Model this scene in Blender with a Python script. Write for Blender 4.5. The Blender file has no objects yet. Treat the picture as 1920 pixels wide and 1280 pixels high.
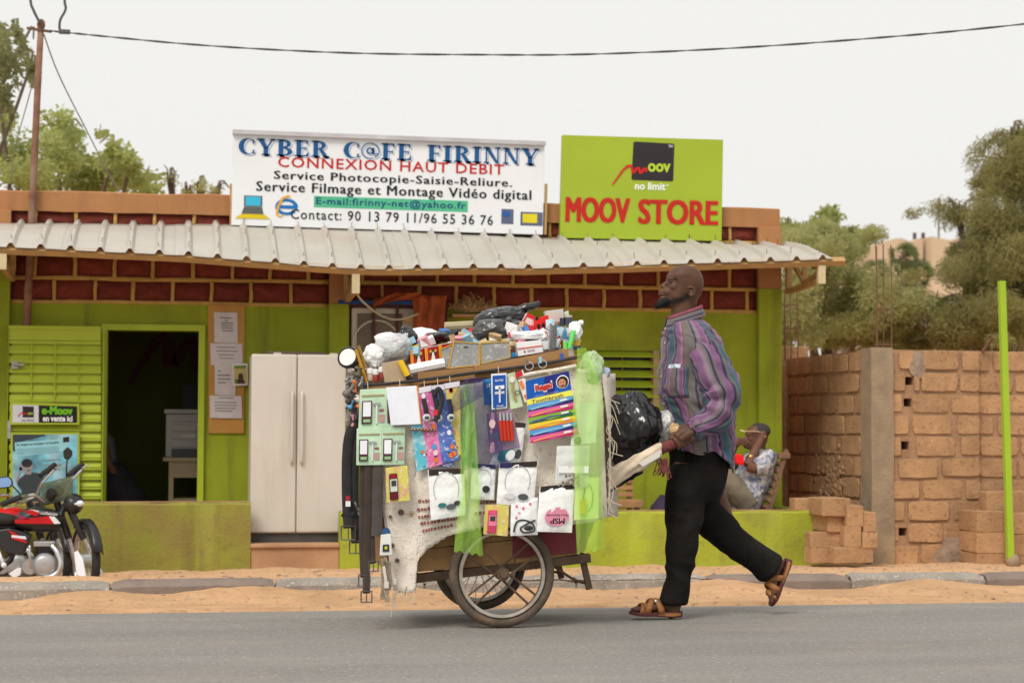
import bpy, bmesh, math, random
from mathutils import Vector, Matrix, noise as mn
random.seed(11)
C = bpy.context.scene.collection
scn = bpy.context.scene
# ---------------------------------------------------------------- camera
FPX = 3600.0; CAMH = .94
TH = math.atan(625/FPX); PH = math.atan(160/FPX); RO = .004
_F = Vector((math.sin(TH)*math.cos(PH), math.cos(TH)*math.cos(PH), math.sin(PH)))
_R = Vector((math.cos(TH), -math.sin(TH), 0)); _U = _R.cross(_F)
_R2 = (_R+_U*RO).normalized(); _U2 = (_U-_R*RO).normalized()
cam = bpy.data.cameras.new('camera'); camo = bpy.data.objects.new('camera', cam); C.objects.link(camo)
camo.matrix_world = Matrix(((_R2.x,_U2.x,-_F.x,0),(_R2.y,_U2.y,-_F.y,0),(_R2.z,_U2.z,-_F.z,CAMH),(0,0,0,1)))
cam.sensor_width = 36; cam.lens = 67.5; cam.clip_start = .1; cam.clip_end = 2000
cam.dof.use_dof = True; cam.dof.focus_distance = 9.35; cam.dof.aperture_fstop = 4.0
scn.camera = camo
# ---------------------------------------------------------------- light
SUN_EL, SUN_AZ = 50, -145      # azimuth from +Y clockwise: behind the camera, to its left
w = bpy.data.worlds.new('World'); scn.world = w; w.use_nodes = True
nt = w.node_tree; nt.nodes.clear()
sky = nt.nodes.new('ShaderNodeTexSky'); sky.sky_type = 'NISHITA'; sky.sun_disc = False
sky.sun_elevation = math.radians(SUN_EL); sky.sun_rotation = math.radians(SUN_AZ)
sky.dust_density = 6; sky.air_density = 1.0; sky.ozone_density = 1
hs = nt.nodes.new('ShaderNodeHueSaturation'); hs.inputs['Saturation'].default_value = .12; hs.inputs['Value'].default_value = 1
mx = nt.nodes.new('ShaderNodeMix'); mx.data_type = 'RGBA'; mx.inputs[0].default_value = .86
mx.inputs[7].default_value = (7.25, 7.18, 6.95, 1)      # pale dust veil
bg = nt.nodes.new('ShaderNodeBackground'); bg.inputs['Strength'].default_value = .1
out = nt.nodes.new('ShaderNodeOutputWorld')
nt.links.new(sky.outputs[0], hs.inputs['Color']); nt.links.new(hs.outputs[0], mx.inputs[6])
nt.links.new(mx.outputs[2], bg.inputs['Color']); nt.links.new(bg.outputs[0], out.inputs[0])
sl = bpy.data.lights.new('sun', 'SUN'); sl.energy = 1.5; sl.angle = math.radians(22); sl.color = (1, .95, .86)
so = bpy.data.objects.new('sun', sl); C.objects.link(so)
_az, _el = math.radians(SUN_AZ), math.radians(SUN_EL)
sund = Vector((math.sin(_az)*math.cos(_el), math.cos(_az)*math.cos(_el), math.sin(_el)))
so.rotation_euler = sund.to_track_quat('Z', 'Y').to_euler(); so.location = (-4, -6, 9)
vs = scn.view_settings; vs.view_transform = 'Standard'; vs.look = 'None'; vs.exposure = 0.42; vs.gamma = 1; vs.use_curve_mapping = False
# ---------------------------------------------------------------- helpers
def ray(x, y): return _F + _R2*((x-960)/FPX) + _U2*((640-y)/FPX)
def P(x, y, Y):
    d = ray(x, y); t = Y/d.y; return Vector((d.x*t, Y, CAMH+d.z*t))
def PZ(x, y, Z):
    d = ray(x, y); t = (Z-CAMH)/d.z; return Vector((d.x*t, d.y*t, Z))
def PX(x, y, X):
    d = ray(x, y); t = X/d.x; return Vector((X, d.y*t, CAMH+d.z*t))
V = Vector
def lerp(a, b, t): return a+(b-a)*t
def interp(pts, x):
    if x <= pts[0][0]: return pts[0][1]
    for (a, b), (c, d) in zip(pts, pts[1:]):
        if x <= c: return b+(d-b)*(x-a)/(c-a)
    return pts[-1][1]
def N3(p, s=1., o=0.): return mn.noise(V(p)*s+V((o, o*1.7, -o)))
def smooth_path(pts, n=6):
    pts = [V(p) for p in pts]; o = []
    for i in range(len(pts)-1):
        p0, p1, p2, p3 = pts[max(i-1,0)], pts[i], pts[i+1], pts[min(i+2,len(pts)-1)]
        for k in range(n):
            t = k/n
            o.append(.5*((2*p1)+(p2-p0)*t+(2*p0-5*p1+4*p2-p3)*t*t+(3*p1-p0-3*p2+p3)*t**3))
    o.append(pts[-1]); return o
def smooth_vals(vals, n=6):
    return [q.x for q in smooth_path([V((v,0,0)) for v in vals], n)]
MATS = {}
def mat(name, col, rough=.8, var=.12, vs=6., bump=.15, bs=40., dirt=None, metal=0., rnd=0., spec=.3, alpha=1., grime=None, trans=0., sheen=0., streak=None):
    """procedural material: base colour with noise variation, optional dirt blotches, fine relief"""
    if name in MATS: return MATS[name]
    m = bpy.data.materials.new(name); m.use_nodes = True; n = m.node_tree; b = n.nodes['Principled BSDF']; L = n.links.new
    tc = n.nodes.new('ShaderNodeNewGeometry')
    def nz(scale, det=4., ro=.55):
        t = n.nodes.new('ShaderNodeTexNoise'); t.inputs['Scale'].default_value = scale; t.inputs['Detail'].default_value = det
        t.inputs['Roughness'].default_value = ro; L(tc.outputs['Position'], t.inputs['Vector']); return t
    def mixc(fac, a, bcol, blend='MIX'):
        k = n.nodes.new('ShaderNodeMix'); k.data_type = 'RGBA'; k.blend_type = blend
        if isinstance(fac, float): k.inputs[0].default_value = fac
        else: L(fac, k.inputs[0])
        for s, q in ((6, a), (7, bcol)):
            if isinstance(q, tuple): k.inputs[s].default_value = (*q[:3], 1)
            else: L(q, k.inputs[s])
        return k.outputs[2]
    def ramp(src, lo, hi):
        r = n.nodes.new('ShaderNodeMapRange'); r.inputs['From Min'].default_value = lo; r.inputs['From Max'].default_value = hi
        L(src, r.inputs['Value']); return r.outputs['Result']
    d = tuple(max(0, c*(1-var)) for c in col); l = tuple(min(1, c*(1+var)) for c in col)
    c = mixc(ramp(nz(vs).outputs['Fac'], .3, .7), d, l)
    if dirt:
        dc, amt, ds = dirt
        t = ramp(nz(ds, 6., .65).outputs['Fac'], .62-.25*amt, .80-.2*amt)
        k = n.nodes.new('ShaderNodeMath'); k.operation = 'MULTIPLY'; k.inputs[1].default_value = min(1, .3+amt*.6); L(t, k.inputs[0])
        c = mixc(k.outputs[0], c, dc)
    if grime:      # fine speckle
        gc, amt, gs = grime
        t = ramp(nz(gs, 2., .5).outputs['Fac'], .60, .66)
        k = n.nodes.new('ShaderNodeMath'); k.operation = 'MULTIPLY'; k.inputs[1].default_value = amt; L(t, k.inputs[0])
        c = mixc(k.outputs[0], c, gc)
    if streak:     # run-down stains
        sc_, amt, ss = streak; t = nz(ss, 5., .6); mp = n.nodes.new('ShaderNodeMapping'); mp.inputs['Scale'].default_value = (1, 1, .10)
        L(tc.outputs['Position'], mp.inputs[0]); L(mp.outputs[0], t.inputs['Vector'])
        k = n.nodes.new('ShaderNodeMath'); k.operation = 'MULTIPLY'; k.inputs[1].default_value = amt; L(ramp(t.outputs['Fac'], .54, .72), k.inputs[0]); c = mixc(k.outputs[0], c, sc_)
    if rnd:
        oi = n.nodes.new('ShaderNodeObjectInfo'); h = n.nodes.new('ShaderNodeHueSaturation')
        r = n.nodes.new('ShaderNodeMapRange'); r.inputs['To Min'].default_value = 1-rnd; r.inputs['To Max'].default_value = 1+rnd
        L(oi.outputs['Random'], r.inputs['Value']); L(r.outputs['Result'], h.inputs['Value']); L(c, h.inputs['Color']); c = h.outputs['Color']
    L(c, b.inputs['Base Color'])
    b.inputs['Roughness'].default_value = rough; b.inputs['Metallic'].default_value = metal
    b.inputs['Specular IOR Level'].default_value = spec; b.inputs['Alpha'].default_value = alpha
    if trans: b.inputs['Transmission Weight'].default_value = trans
    if sheen: b.inputs['Sheen Weight'].default_value = sheen
    if bump:
        bn = n.nodes.new('ShaderNodeBump'); bn.inputs['Strength'].default_value = bump; bn.inputs['Distance'].default_value = .01
        L(nz(bs, 5., .6).outputs['Fac'], bn.inputs['Height']); L(bn.outputs[0], b.inputs['Normal'])
    MATS[name] = m; return m
_pm = {}
def paint(r, g, b, rough=.5, var=.05):
    """plain printed / plastic colour from 0-255 sRGB"""
    k = (r, g, b, rough)
    if k not in _pm:
        lin = tuple((c/255/12.92 if c <= 10 else ((c/255+.055)/1.055)**2.4) for c in (r, g, b))
        _pm[k] = mat('print_%d_%d_%d_%d' % (r, g, b, rough*100), lin, rough, var, 14., 0)
    return _pm[k]
class MB:
    def __init__(s): s.v = []; s.f = []; s.uv = {}; s.mi = []; s.cm = 0
    def add(s, v, f, uv=None):
        o = len(s.v); s.v += [V(p) for p in v]
        for i, q in enumerate(f):
            if uv: s.uv[len(s.f)] = uv[i]
            s.f.append(tuple(o+k for k in q)); s.mi.append(s.cm)
        return s
    def box(s, c, d, rot=None):
        c = V(c); v = []
        for z in (-1, 1):
            for y in (-1, 1):
                for x in (-1, 1):
                    q = V((x*d[0]/2, y*d[1]/2, z*d[2]/2)); v.append(c+(rot@q if rot else q))
        return s.add(v, [(0,2,3,1),(4,5,7,6),(0,1,5,4),(2,6,7,3),(0,4,6,2),(1,3,7,5)])
    def box2(s, a, b): return s.box((V(a)+V(b))/2, [abs(q-p) for p, q in zip(a, b)])
    def bar(s, p, q, w, h, up=(0,0,1)):
        p, q = V(p), V(q); d = (q-p).normalized(); sd = d.cross(V(up))
        if sd.length < 1e-4: sd = d.cross(V((0,1,0)))
        sd.normalize(); u = sd.cross(d); v = []
        for e in (p, q):
            for a, b in ((-1,-1),(1,-1),(1,1),(-1,1)): v.append(e+sd*a*w/2+u*b*h/2)
        return s.add(v, [(3,2,1,0),(4,5,6,7),(0,1,5,4),(1,2,6,5),(2,3,7,6),(3,0,4,7)])
    def tube(s, pts, r, n=8, cap=True, flat=None):
        pts = [V(p) for p in pts]; m = len(pts)
        rs = r if isinstance(r, (list, tuple)) else [r]*m
        t0 = (pts[1]-pts[0]).normalized(); u = t0.orthogonal().normalized()
        if flat is not None: u = (V(flat[0])-t0*V(flat[0]).dot(t0)).normalized()
        v = []; pt = t0
        for i, p in enumerate(pts):
            t = (pts[min(i+1,m-1)]-pts[max(i-1,0)]).normalized()
            u = pt.rotation_difference(t)@u; u = (u-t*u.dot(t)).normalized(); pt = t; b = t.cross(u)
            k = flat[1] if flat is not None else 1
            for j in range(n):
                a = 2*math.pi*j/n; v.append(p+u*math.cos(a)*rs[i]+b*math.sin(a)*rs[i]*k)
        f = [(i*n+j, i*n+(j+1)%n, (i+1)*n+(j+1)%n, (i+1)*n+j) for i in range(m-1) for j in range(n)]
        if cap: f += [tuple(reversed(range(n))), tuple((m-1)*n+j for j in range(n))]
        return s.add(v, f)
    def loft(s, rings, cap=True, closed=True, uvf=None):
        n = len(rings[0]); v = [p for r in rings for p in r]; f = []; uv = []
        for i in range(len(rings)-1):
            for j in range(n if closed else n-1):
                f.append((i*n+j, i*n+(j+1)%n, (i+1)*n+(j+1)%n, (i+1)*n+j))
                if uvf: uv.append([uvf(i,j), uvf(i,j+1), uvf(i+1,j+1), uvf(i+1,j)])
        if cap:
            f += [tuple(reversed(range(n))), tuple((len(rings)-1)*n+j for j in range(n))]
            if uvf: uv += [[(0,0)]*n, [(0,0)]*n]
        return s.add(v, f, uv if uvf else None)
    def ell(s, c, r, nu=16, nv=10, rot=None, fn=None):
        c = V(c); v = []
        for i in range(nv+1):
            a = math.pi*i/nv
            for j in range(nu):
                b = 2*math.pi*j/nu; q = V((math.sin(a)*math.cos(b), math.sin(a)*math.sin(b), math.cos(a)))
                k = fn(q) if fn else 1
                q = V((q.x*r[0]*k, q.y*r[1]*k, q.z*r[2]*k)); v.append(c+(rot@q if rot else q))
        return s.add(v, [(i*nu+j, (i+1)*nu+j, (i+1)*nu+(j+1)%nu, i*nu+(j+1)%nu) for i in range(nv) for j in range(nu)])
    def prism(s, poly, vec):
        poly = [V(p) for p in poly]; vec = V(vec); n = len(poly)
        return s.add(poly+[p+vec for p in poly], [tuple(range(n)), tuple(reversed(range(n,2*n)))]+[(i, i+n, (i+1)%n+n, (i+1)%n) for i in range(n)])
    def grid(s, fn, nu, nv, uv=True):
        v = [fn(i/nu, j/nv) for j in range(nv+1) for i in range(nu+1)]
        f = []; u = []
        for j in range(nv):
            for i in range(nu):
                a = j*(nu+1)+i; f.append((a, a+1, a+nu+2, a+nu+1)); u.append([(i/nu,j/nv),((i+1)/nu,j/nv),((i+1)/nu,(j+1)/nv),(i/nu,(j+1)/nv)])
        return s.add(v, f, u)
    def revolve(s, prof, c, axis=(0,1,0), n=32, closed=False):
        """prof: (radius, along-axis) pairs"""
        ax = V(axis).normalized(); u = ax.orthogonal().normalized(); b = ax.cross(u); c = V(c); m = len(prof)
        v = [c+ax*h+(u*math.cos(2*math.pi*j/n)+b*math.sin(2*math.pi*j/n))*r for r, h in prof for j in range(n)]
        f = [(i*n+j, ((i+1)%m)*n+j, ((i+1)%m)*n+(j+1)%n, i*n+(j+1)%n) for i in range(m if closed else m-1) for j in range(n)]
        return s.add(v, f)
    def build(s, name, m, parent=None, smooth=False, bevel=0., solid=0., sub=0, local=True, recalc=True):
        me = bpy.data.meshes.new(name)
        org = V((0,0,0))
        if parent is None and local and s.v:
            xs = [p.x for p in s.v]; ys = [p.y for p in s.v]
            org = V(((min(xs)+max(xs))/2, (min(ys)+max(ys))/2, min(p.z for p in s.v)))
        me.from_pydata([p-org for p in s.v], [], s.f)
        ml = m if isinstance(m, list) else [m]
        for k in ml: me.materials.append(k)
        if len(ml) > 1: me.polygons.foreach_set('material_index', s.mi)
        if s.uv:
            u = me.uv_layers.new(name='UVMap'); li = 0
            for i, fc in enumerate(s.f):
                q = s.uv.get(i)
                for k in range(len(fc)):
                    if q: u.data[li].uv = q[k]
                    li += 1
        if recalc:
            bm = bmesh.new(); bm.from_mesh(me); bmesh.ops.recalc_face_normals(bm, faces=bm.faces); bm.to_mesh(me); bm.free()
        if smooth is True: me.polygons.foreach_set('use_smooth', [True]*len(me.polygons))
        elif smooth: me.polygons.foreach_set('use_smooth', [True]*len(me.polygons)); me.set_sharp_from_angle(angle=math.radians(smooth))
        o = bpy.data.objects.new(name, me); C.objects.link(o); o.location = org
        if solid:
            k = o.modifiers.new('solid', 'SOLIDIFY'); k.thickness = solid; k.offset = 0
        if sub:
            k = o.modifiers.new('sub', 'SUBSURF'); k.levels = sub; k.render_levels = sub
        if bevel:
            k = o.modifiers.new('bevel', 'BEVEL'); k.width = bevel; k.segments = 2; k.limit_method = 'ANGLE'
        if parent is not None:
            o.parent = parent; o.matrix_parent_inverse = WM[parent.name].inverted() if parent.name in WM else Matrix.Translation(-parent.location)
            WM[o.name] = WM.get(parent.name, Matrix.Translation(parent.location)) @ o.matrix_parent_inverse
        else: WM[o.name] = Matrix.Translation(org)
        return o
WM = {}
def tag(o, label=None, cat=None, group=None, kind=None):
    if label: o['label'] = label
    if cat: o['category'] = cat
    if group: o['group'] = group
    if kind: o['kind'] = kind
    return o
def thing(name, label, cat, loc, group=None):
    o = bpy.data.objects.new(name, None); C.objects.link(o); o.location = V(loc); o.empty_display_size = .1
    WM[o.name] = Matrix.Translation(V(loc)); return tag(o, label, cat, group)
def dup(o, off=(0,0,0), parent=None):
    c = o.copy(); C.objects.link(c)
    if parent is None: c.location = o.location+V(off); WM[c.name] = Matrix.Translation(c.location)
    else: c.parent = parent
    for ch in o.children: dup(ch, parent=c)
    return c
_txt = {}
def text_geo(s, bold=0., res=3, shear=0., spacing=1.):
    k = (s, bold, res, shear, spacing)
    if k not in _txt:
        cu = bpy.data.curves.new('lettering', 'FONT'); cu.body = s; cu.size = 1; cu.offset = bold; cu.resolution_u = res; cu.shear = shear
        cu.space_character = spacing
        ob = bpy.data.objects.new('lettering', cu); C.objects.link(ob)
        dg = bpy.context.evaluated_depsgraph_get(); me = bpy.data.meshes.new_from_object(ob.evaluated_get(dg))
        v = [p.co.copy() for p in me.vertices]; f = [tuple(p.vertices) for p in me.polygons]
        bpy.data.objects.remove(ob); bpy.data.curves.remove(cu); bpy.data.meshes.remove(me)
        x0, x1 = min(p.x for p in v), max(p.x for p in v); y0, y1 = min(p.y for p in v), max(p.y for p in v)
        _txt[k] = ([((p.x-x0)/(x1-x0), (p.y-y0)/(y1-y0)) for p in v], f)
    return _txt[k]
class Quad:
    """a flat quad given by pixel corners (tl, tr, br, bl) on a plane Y; maps (u,v), v up, to world"""
    def __init__(s, tl, tr, br, bl, Y):
        Ys = Y if isinstance(Y, (list, tuple)) else [Y]*4
        s.c = [P(*q, y) for q, y in zip((tl, tr, br, bl), Ys)]
        s.n = (s.c[1]-s.c[0]).cross(s.c[3]-s.c[0]).normalized()
        if s.n.y > 0: s.n = -s.n
    def at(s, u, v, d=0.):
        tl, tr, br, bl = s.c
        return lerp(lerp(bl, br, u), lerp(tl, tr, u), v)+s.n*d
    def slab(s, m, th, u0=0, u1=1, v0=0, v1=1, d=0.):
        return m.prism([s.at(u0,v0,d), s.at(u1,v0,d), s.at(u1,v1,d), s.at(u0,v1,d)], s.n*th)
    def patch(s, m, poly, d=.003):
        return m.add([s.at(u, v, d) for u, v in poly], [tuple(range(len(poly)))])
    def disc(s, m, u, v, ru, rv, d=.003, n=20, a0=0, a1=360):
        return s.patch(m, [(u+ru*math.cos(math.radians(a0+(a1-a0)*i/n)), v+rv*math.sin(math.radians(a0+(a1-a0)*i/n))) for i in range(n)], d)
    def ring(s, m, u, v, ru, rv, w, d=.003, n=24, a0=0, a1=360):
        pts = [math.radians(a0+(a1-a0)*i/n) for i in range(n+1)]
        o = [s.at(u+ru*math.cos(a), v+rv*math.sin(a), d) for a in pts]; i_ = [s.at(u+ru*(1-w)*math.cos(a), v+rv*(1-w)*math.sin(a), d) for a in pts]
        return m.add(o+i_, [(k, k+1, n+2+k, n+1+k) for k in range(n)])
    def stroke(s, m, pts, w, d=.003):
        """polyline in uv, width w in metres or list"""
        q = [s.at(u, v, d) for u, v in pts]; ws = w if isinstance(w, list) else [w]*len(q); L = []; R_ = []
        for i, p in enumerate(q):
            t = (q[min(i+1,len(q)-1)]-q[max(i-1,0)]).normalized(); b = t.cross(s.n)
            L.append(p+b*ws[i]/2); R_.append(p-b*ws[i]/2)
        n = len(q); return m.add(L+R_, [(k, k+1, n+k+1, n+k) for k in range(n-1)])
    def text(s, m, string, u0, u1, v0, v1, d=.003, bold=0., res=3, skew=0., spacing=1.):
        """fit text into the uv box; skew: rise of v from left to right"""
        tv, tf = text_geo(string, bold, res, 0., spacing)
        return m.add([s.at(u0+(u1-u0)*x, v0+(v1-v0)*y+skew*x, d) for x, y in tv], tf)
def _textb(s, m, string, u0, u1, v0, v1, d=.003, bold=.012, du=.006, dv=.006, n=3):
    for i in range(n):
        for j in range(n):
            a, c = (i/(n-1)*2-1)*du, (j/(n-1)*2-1)*dv
            s.text(m, string, u0+du+a, u1-du+a, v0+dv+c, v1-dv+c, d+.0002*(i*n+j), bold, 3)
    return m
Quad.textb = _textb
def remesh(mb, voxel, smooth_it=4, disp=None, fac=.5):
    """fuse overlapping closed solids into one continuous skin; returns verts, faces"""
    o = mb.build('tmp_fuse', None if False else bpy.data.materials.get('tmp') or bpy.data.materials.new('tmp'), local=False)
    k = o.modifiers.new('r', 'REMESH'); k.mode = 'VOXEL'; k.voxel_size = voxel
    if smooth_it:
        k = o.modifiers.new('s', 'SMOOTH'); k.iterations = smooth_it; k.factor = fac
    dg = bpy.context.evaluated_depsgraph_get(); me = bpy.data.meshes.new_from_object(o.evaluated_get(dg))
    v = [p.co.copy() for p in me.vertices]; nn = [p.normal.copy() for p in me.vertices]; f = [tuple(p.vertices) for p in me.polygons]
    if disp: v = [p+n_*disp(p, n_) for p, n_ in zip(v, nn)]
    od = o.data; bpy.data.objects.remove(o); bpy.data.meshes.remove(od); bpy.data.meshes.remove(me)
    r = MB(); r.add(v, f); return r
# ================================================================ ground
YF = 16.0; YL = 14.94; YA = 15.0         # facade, terrace wall, awning front edge
M_asph = mat('asphalt', (.28,.262,.245), .85, .16, .9, .8, 150, dirt=((.34,.29,.24), .35, .5), grime=((.55,.52,.48), .75, 120))
def road_mat():
    m = bpy.data.materials.new('worn_asphalt'); m.use_nodes = True; n = m.node_tree; p = n.nodes['Principled BSDF']; L = n.links.new
    g = n.nodes.new('ShaderNodeNewGeometry')
    def nz(sc, det, vec=(1,1,1), ro=.55):
        mp = n.nodes.new('ShaderNodeMapping'); mp.inputs['Scale'].default_value = vec; L(g.outputs['Position'], mp.inputs[0])
        t = n.nodes.new('ShaderNodeTexNoise'); t.inputs['Scale'].default_value = sc; t.inputs['Detail'].default_value = det; t.inputs['Roughness'].default_value = ro; L(mp.outputs[0], t.inputs['Vector']); return t.outputs['Fac']
    def rng(src, a, b_, c=0., d=1.):
        r = n.nodes.new('ShaderNodeMapRange'); r.inputs['From Min'].default_value = a; r.inputs['From Max'].default_value = b_; r.inputs['To Min'].default_value = c; r.inputs['To Max'].default_value = d; L(src, r.inputs['Value']); return r.outputs[0]
    def mixc(f, a, b_):
        k = n.nodes.new('ShaderNodeMix'); k.data_type = 'RGBA'; L(f, k.inputs[0])
        for s, q in ((6,a),(7,b_)):
            if isinstance(q, tuple): k.inputs[s].default_value = (*q,1)
            else: L(q, k.inputs[s])
        return k.outputs[2]
    c = mixc(rng(nz(1., 5, (.35,2.2,1)), .35, .68), (.225,.212,.198), (.275,.258,.240))          # worn lanes along the road
    c = mixc(rng(nz(.8, 6, (1,1.6,1), .7), .52, .72, 0, .55), c, (.37,.305,.24))                 # dust
    c = mixc(rng(nz(34, 4, (1,1,1), .75), .42, .30, 0, .8), c, (.085,.080,.078))                 # dark stones
    c = mixc(rng(nz(42, 4, (1,1,1), .75), .57, .70, 0, .9), c, (.56,.53,.49))                    # pale stones
    c = mixc(rng(nz(3, 6, (.5,2.5,1), .75), .70, .76, 0, .5), c, (.13,.12,.115))                 # stains
    L(c, p.inputs['Base Color']); p.inputs['Roughness'].default_value = .85; p.inputs['Specular IOR Level'].default_value = .3
    b_ = n.nodes.new('ShaderNodeBump'); b_.inputs['Strength'].default_value = .9; b_.inputs['Distance'].default_value = .008; L(nz(65, 4, (1,1,1), .7), b_.inputs['Height']); L(b_.outputs[0], p.inputs['Normal']); return m
M_asph = road_mat()
M_sand = mat('sand', (.53,.32,.172), .95, .15, 3.2, 1.0, 30, dirt=((.42,.235,.12), .5, 4.), grime=((.27,.16,.095), .5, 26))
M_sand2 = mat('walk_sand', (.62,.38,.212), .95, .14, 3.5, 1.0, 28, dirt=((.47,.27,.14), .5, 3.5), grime=((.25,.17,.12), .6, 24))
def zroad(Y): return 0 if Y < 9.2 else -.115*((Y-9.2)/1.9)**1.6 if Y < 11.2 else -.125
def zground(x, y):
    """sandy strip beyond the asphalt edge"""
    return -.125
def sheet(name, x0, x1, y0, y1, nx, ny, zf, m):
    b = MB(); b.grid(lambda u, v: V((lerp(x0,x1,u), lerp(y0,y1,v), zf(lerp(x0,x1,u), lerp(y0,y1,v)))), nx, ny)
    o = b.build(name, m, smooth=True, local=False); return tag(o, kind='structure')
tag(sheet('ground', -400, 400, 17.6, 900, 8, 8, lambda x, y: -.2, M_sand), 'pale sandy ground reaching to the horizon')
tag(sheet('road', -60, 60, -20, 11.6, 160, 60, lambda x, y: zroad(y)+.004*N3((x*.7, y*.7, 0))*(y < 9.5), M_asph), 'grey asphalt road in the foreground')
def zverge(x, y):
    t = min(1, max(0, (y-10.35)/.5)); e = N3((x*.8, y*1.5, 3.1)); e2 = N3((x*3, y*9, 1.))
    edge = 10.62+.10*N3((x*.5, 0, 8))+.05*N3((x*2.3, 1, 2))
    h = zroad(y)+.014+.022*e+.012*e2+.006*N3((x*14, y*22, 4.))
    for k, yt in enumerate((10.95, 11.25, 11.62)):      # tyre ruts
        yy = yt+.05*N3((x*.35, k*3, 0)); d = abs(y-yy)
        if d < .07: h -= .020*(1-d/.07)*(.55+.45*math.sin(x*75+k))
        elif d < .13: h += .007*(1-abs(d-.1)/.03)
    h -= .03*min(1, max(0, (y-11.3)/.5)); h += .05*min(1, max(0, (y-11.55)/.4))*(1+1.6*N3((x*1.3, 0, 5)))
    h = max(h, zroad(y)+.006)
    return h if y > edge else zroad(y)-.03
tag(sheet('sand_verge', -8, 12, 10.3, 12.22, 700, 90, zverge, M_sand), 'drifted sand along the gutter with tyre tracks')
def zwalk(x, y):
    t = min(1, max(0, (y-12.2)/2.6))
    dip = min(1, max(0, (-.30-x)/.25))*min(1, max(0, (y-12.9)/.35))*min(1, max(0, (14.93-y)/.1))
    crest = .035*min(1, max(0, (-.2-x)/.3))*max(0, 1-abs(y-12.85)/.4)
    return -.20*dip+crest+lerp(-.045, -.165, t)+.018*N3((x*1.4, y*1.4, 0))+.012*N3((x*6, y*6, 2))+.006*N3((x*17, y*17, 2))+.03*max(0, 1-abs(y-14.75)/.35)*(.2+N3((x*2, 0, 9)))
tag(sheet('sidewalk', -9, 13, 12.22, 17.7, 440, 130, zwalk, M_sand2), 'trampled sandy sidewalk in front of the shop')
# kerb stones
M_kerb = [mat('kerb_pale', (.32,.285,.245), .9, .2, 5, .6, 60, dirt=((.16,.12,.10), .5, 4), grime=((.62,.60,.56), .5, 55)),
          mat('kerb_brown', (.235,.185,.155), .9, .15, 5, .5, 60, dirt=((.13,.10,.09), .4, 6))]
kx = [PZ(x, 1090, -.04).x for x in (-420,-100,210,515,800,1095,1355,1637,1905,2200)]
ky = lambda X: 12.0+.22*math.sin(max(-.3, min(1, (X+1.2)/6.8))*math.pi*.88)
kb = MB()
for a in range(40):
    X0, X1 = lerp(-4, 9, a/40), lerp(-4, 9, (a+1)/40)
    kb.add([V((X0,ky(X0)+.02,-.3)),V((X1,ky(X1)+.02,-.3)),V((X1,ky(X1)+.02,-.07)),V((X0,ky(X0)+.02,-.07)),V((X1,ky(X1)+.2,-.07)),V((X0,ky(X0)+.2,-.07))],[(0,1,2,3),(3,2,4,5)])
kerb = tag(kb.build('kerb', M_kerb[1], local=False), 'concrete kerb between sand gutter and sidewalk', kind='structure')
kmat = [0,0,1,0,0,0,1,0,1]
for i in range(len(kx)-1):
    b = MB(); n = 14; dz = random.uniform(-.008,.008); rings = []
    for k in range(n+1):
        X = lerp(kx[i]+.008, kx[i+1]-.008, k/n); y = ky(X); e = .012 if k in (0, n) else 0
        w = lambda a: .006*N3((X*6, a, i*7.))
        rings.append([V((X,y+e+w(1),-.30)),V((X,y+e+w(2),-.06+dz-e)),V((X,y+.035+e,-.028+dz-e+w(3))),V((X,y+.17-e,-.024+dz-e+w(4))),V((X,y+.18-e,-.3))])
    b.loft(rings); b.build('kerb_stone', M_kerb[kmat[i]], kerb, smooth=35)
# scattered pebbles on the sidewalk and gutter
b = MB()
for i in range(520):
    X = random.uniform(-1.6, 6.6); Y = random.choice((random.uniform(12.3,14.8), random.uniform(13.2,14.6), random.uniform(10.8,11.95)))
    r = random.uniform(.005,.016)*(1.3 if .6 < X < 1.6 and Y > 13 else 1); z = zwalk(X,Y) if Y > 12.2 else zverge(X,Y)
    b.ell((X,Y,z+r*.15), (r,r*random.uniform(.6,1.2),r*.45), 6, 4, fn=lambda q: 1+.3*N3(q*2+V((i,0,0))))
tag(b.build('pebbles', mat('pebble', (.36,.26,.19), .9, .35, 20), local=False), 'small stones scattered over the sandy sidewalk', 'stones', kind='stuff')
# ================================================================ shop building
M_green = mat('lime_wall', (.295,.345,.021), .9, .14, 1.8, .6, 70, dirt=((.16,.17,.03), .40, 1.6), grime=((.30,.33,.05), .3, 60), streak=((.125,.12,.03), .6, 5.))
M_green_low = mat('lime_wall_dusty', (.27,.275,.04), .9, .16, 1.6, .7, 60, dirt=((.25,.175,.06), .85, 2.0), grime=((.17,.16,.04), .35, 9), streak=((.17,.12,.045), .7, 4.5))
M_plast = mat('orange_plaster', (.42,.195,.080), .92, .10, 2.0, .5, 70, dirt=((.34,.155,.07), .35, 1.7), streak=((.30,.135,.06), .5, 7.))
M_joint = mat('ochre_joint', (.55,.33,.10), .9, .16, 9, .5, 60, dirt=((.33,.19,.07), .35, 5))
M_red = mat('maroon_brick_paint', (.195,.034,.020), .8, .22, 14, .5, 60, rnd=.14, dirt=((.22,.06,.035), .25, 9))
M_redb = mat('maroon_back', (.115,.024,.016), .85, .15, 8, .3, 60)
M_dark = mat('dark_inside', (.05,.055,.02), .9, .1, 3, .1, 40)
X0 = P(-330, 600, YF).x; X1 = P(1461, 600, YF).x
shop = thing('shop_building', 'single storey shop painted lime green with maroon brick band and orange parapet', 'shop', (2, YF, -.2))
dx0, dx1 = P(200,780,YF).x, P(371,780,YF).x; dz1 = P(290,620,YF).z
wx0, wx1 = P(655,600,YF).x, P(838,600,YF).x; wz0, wz1 = .9, P(740,566,YF).z
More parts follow.
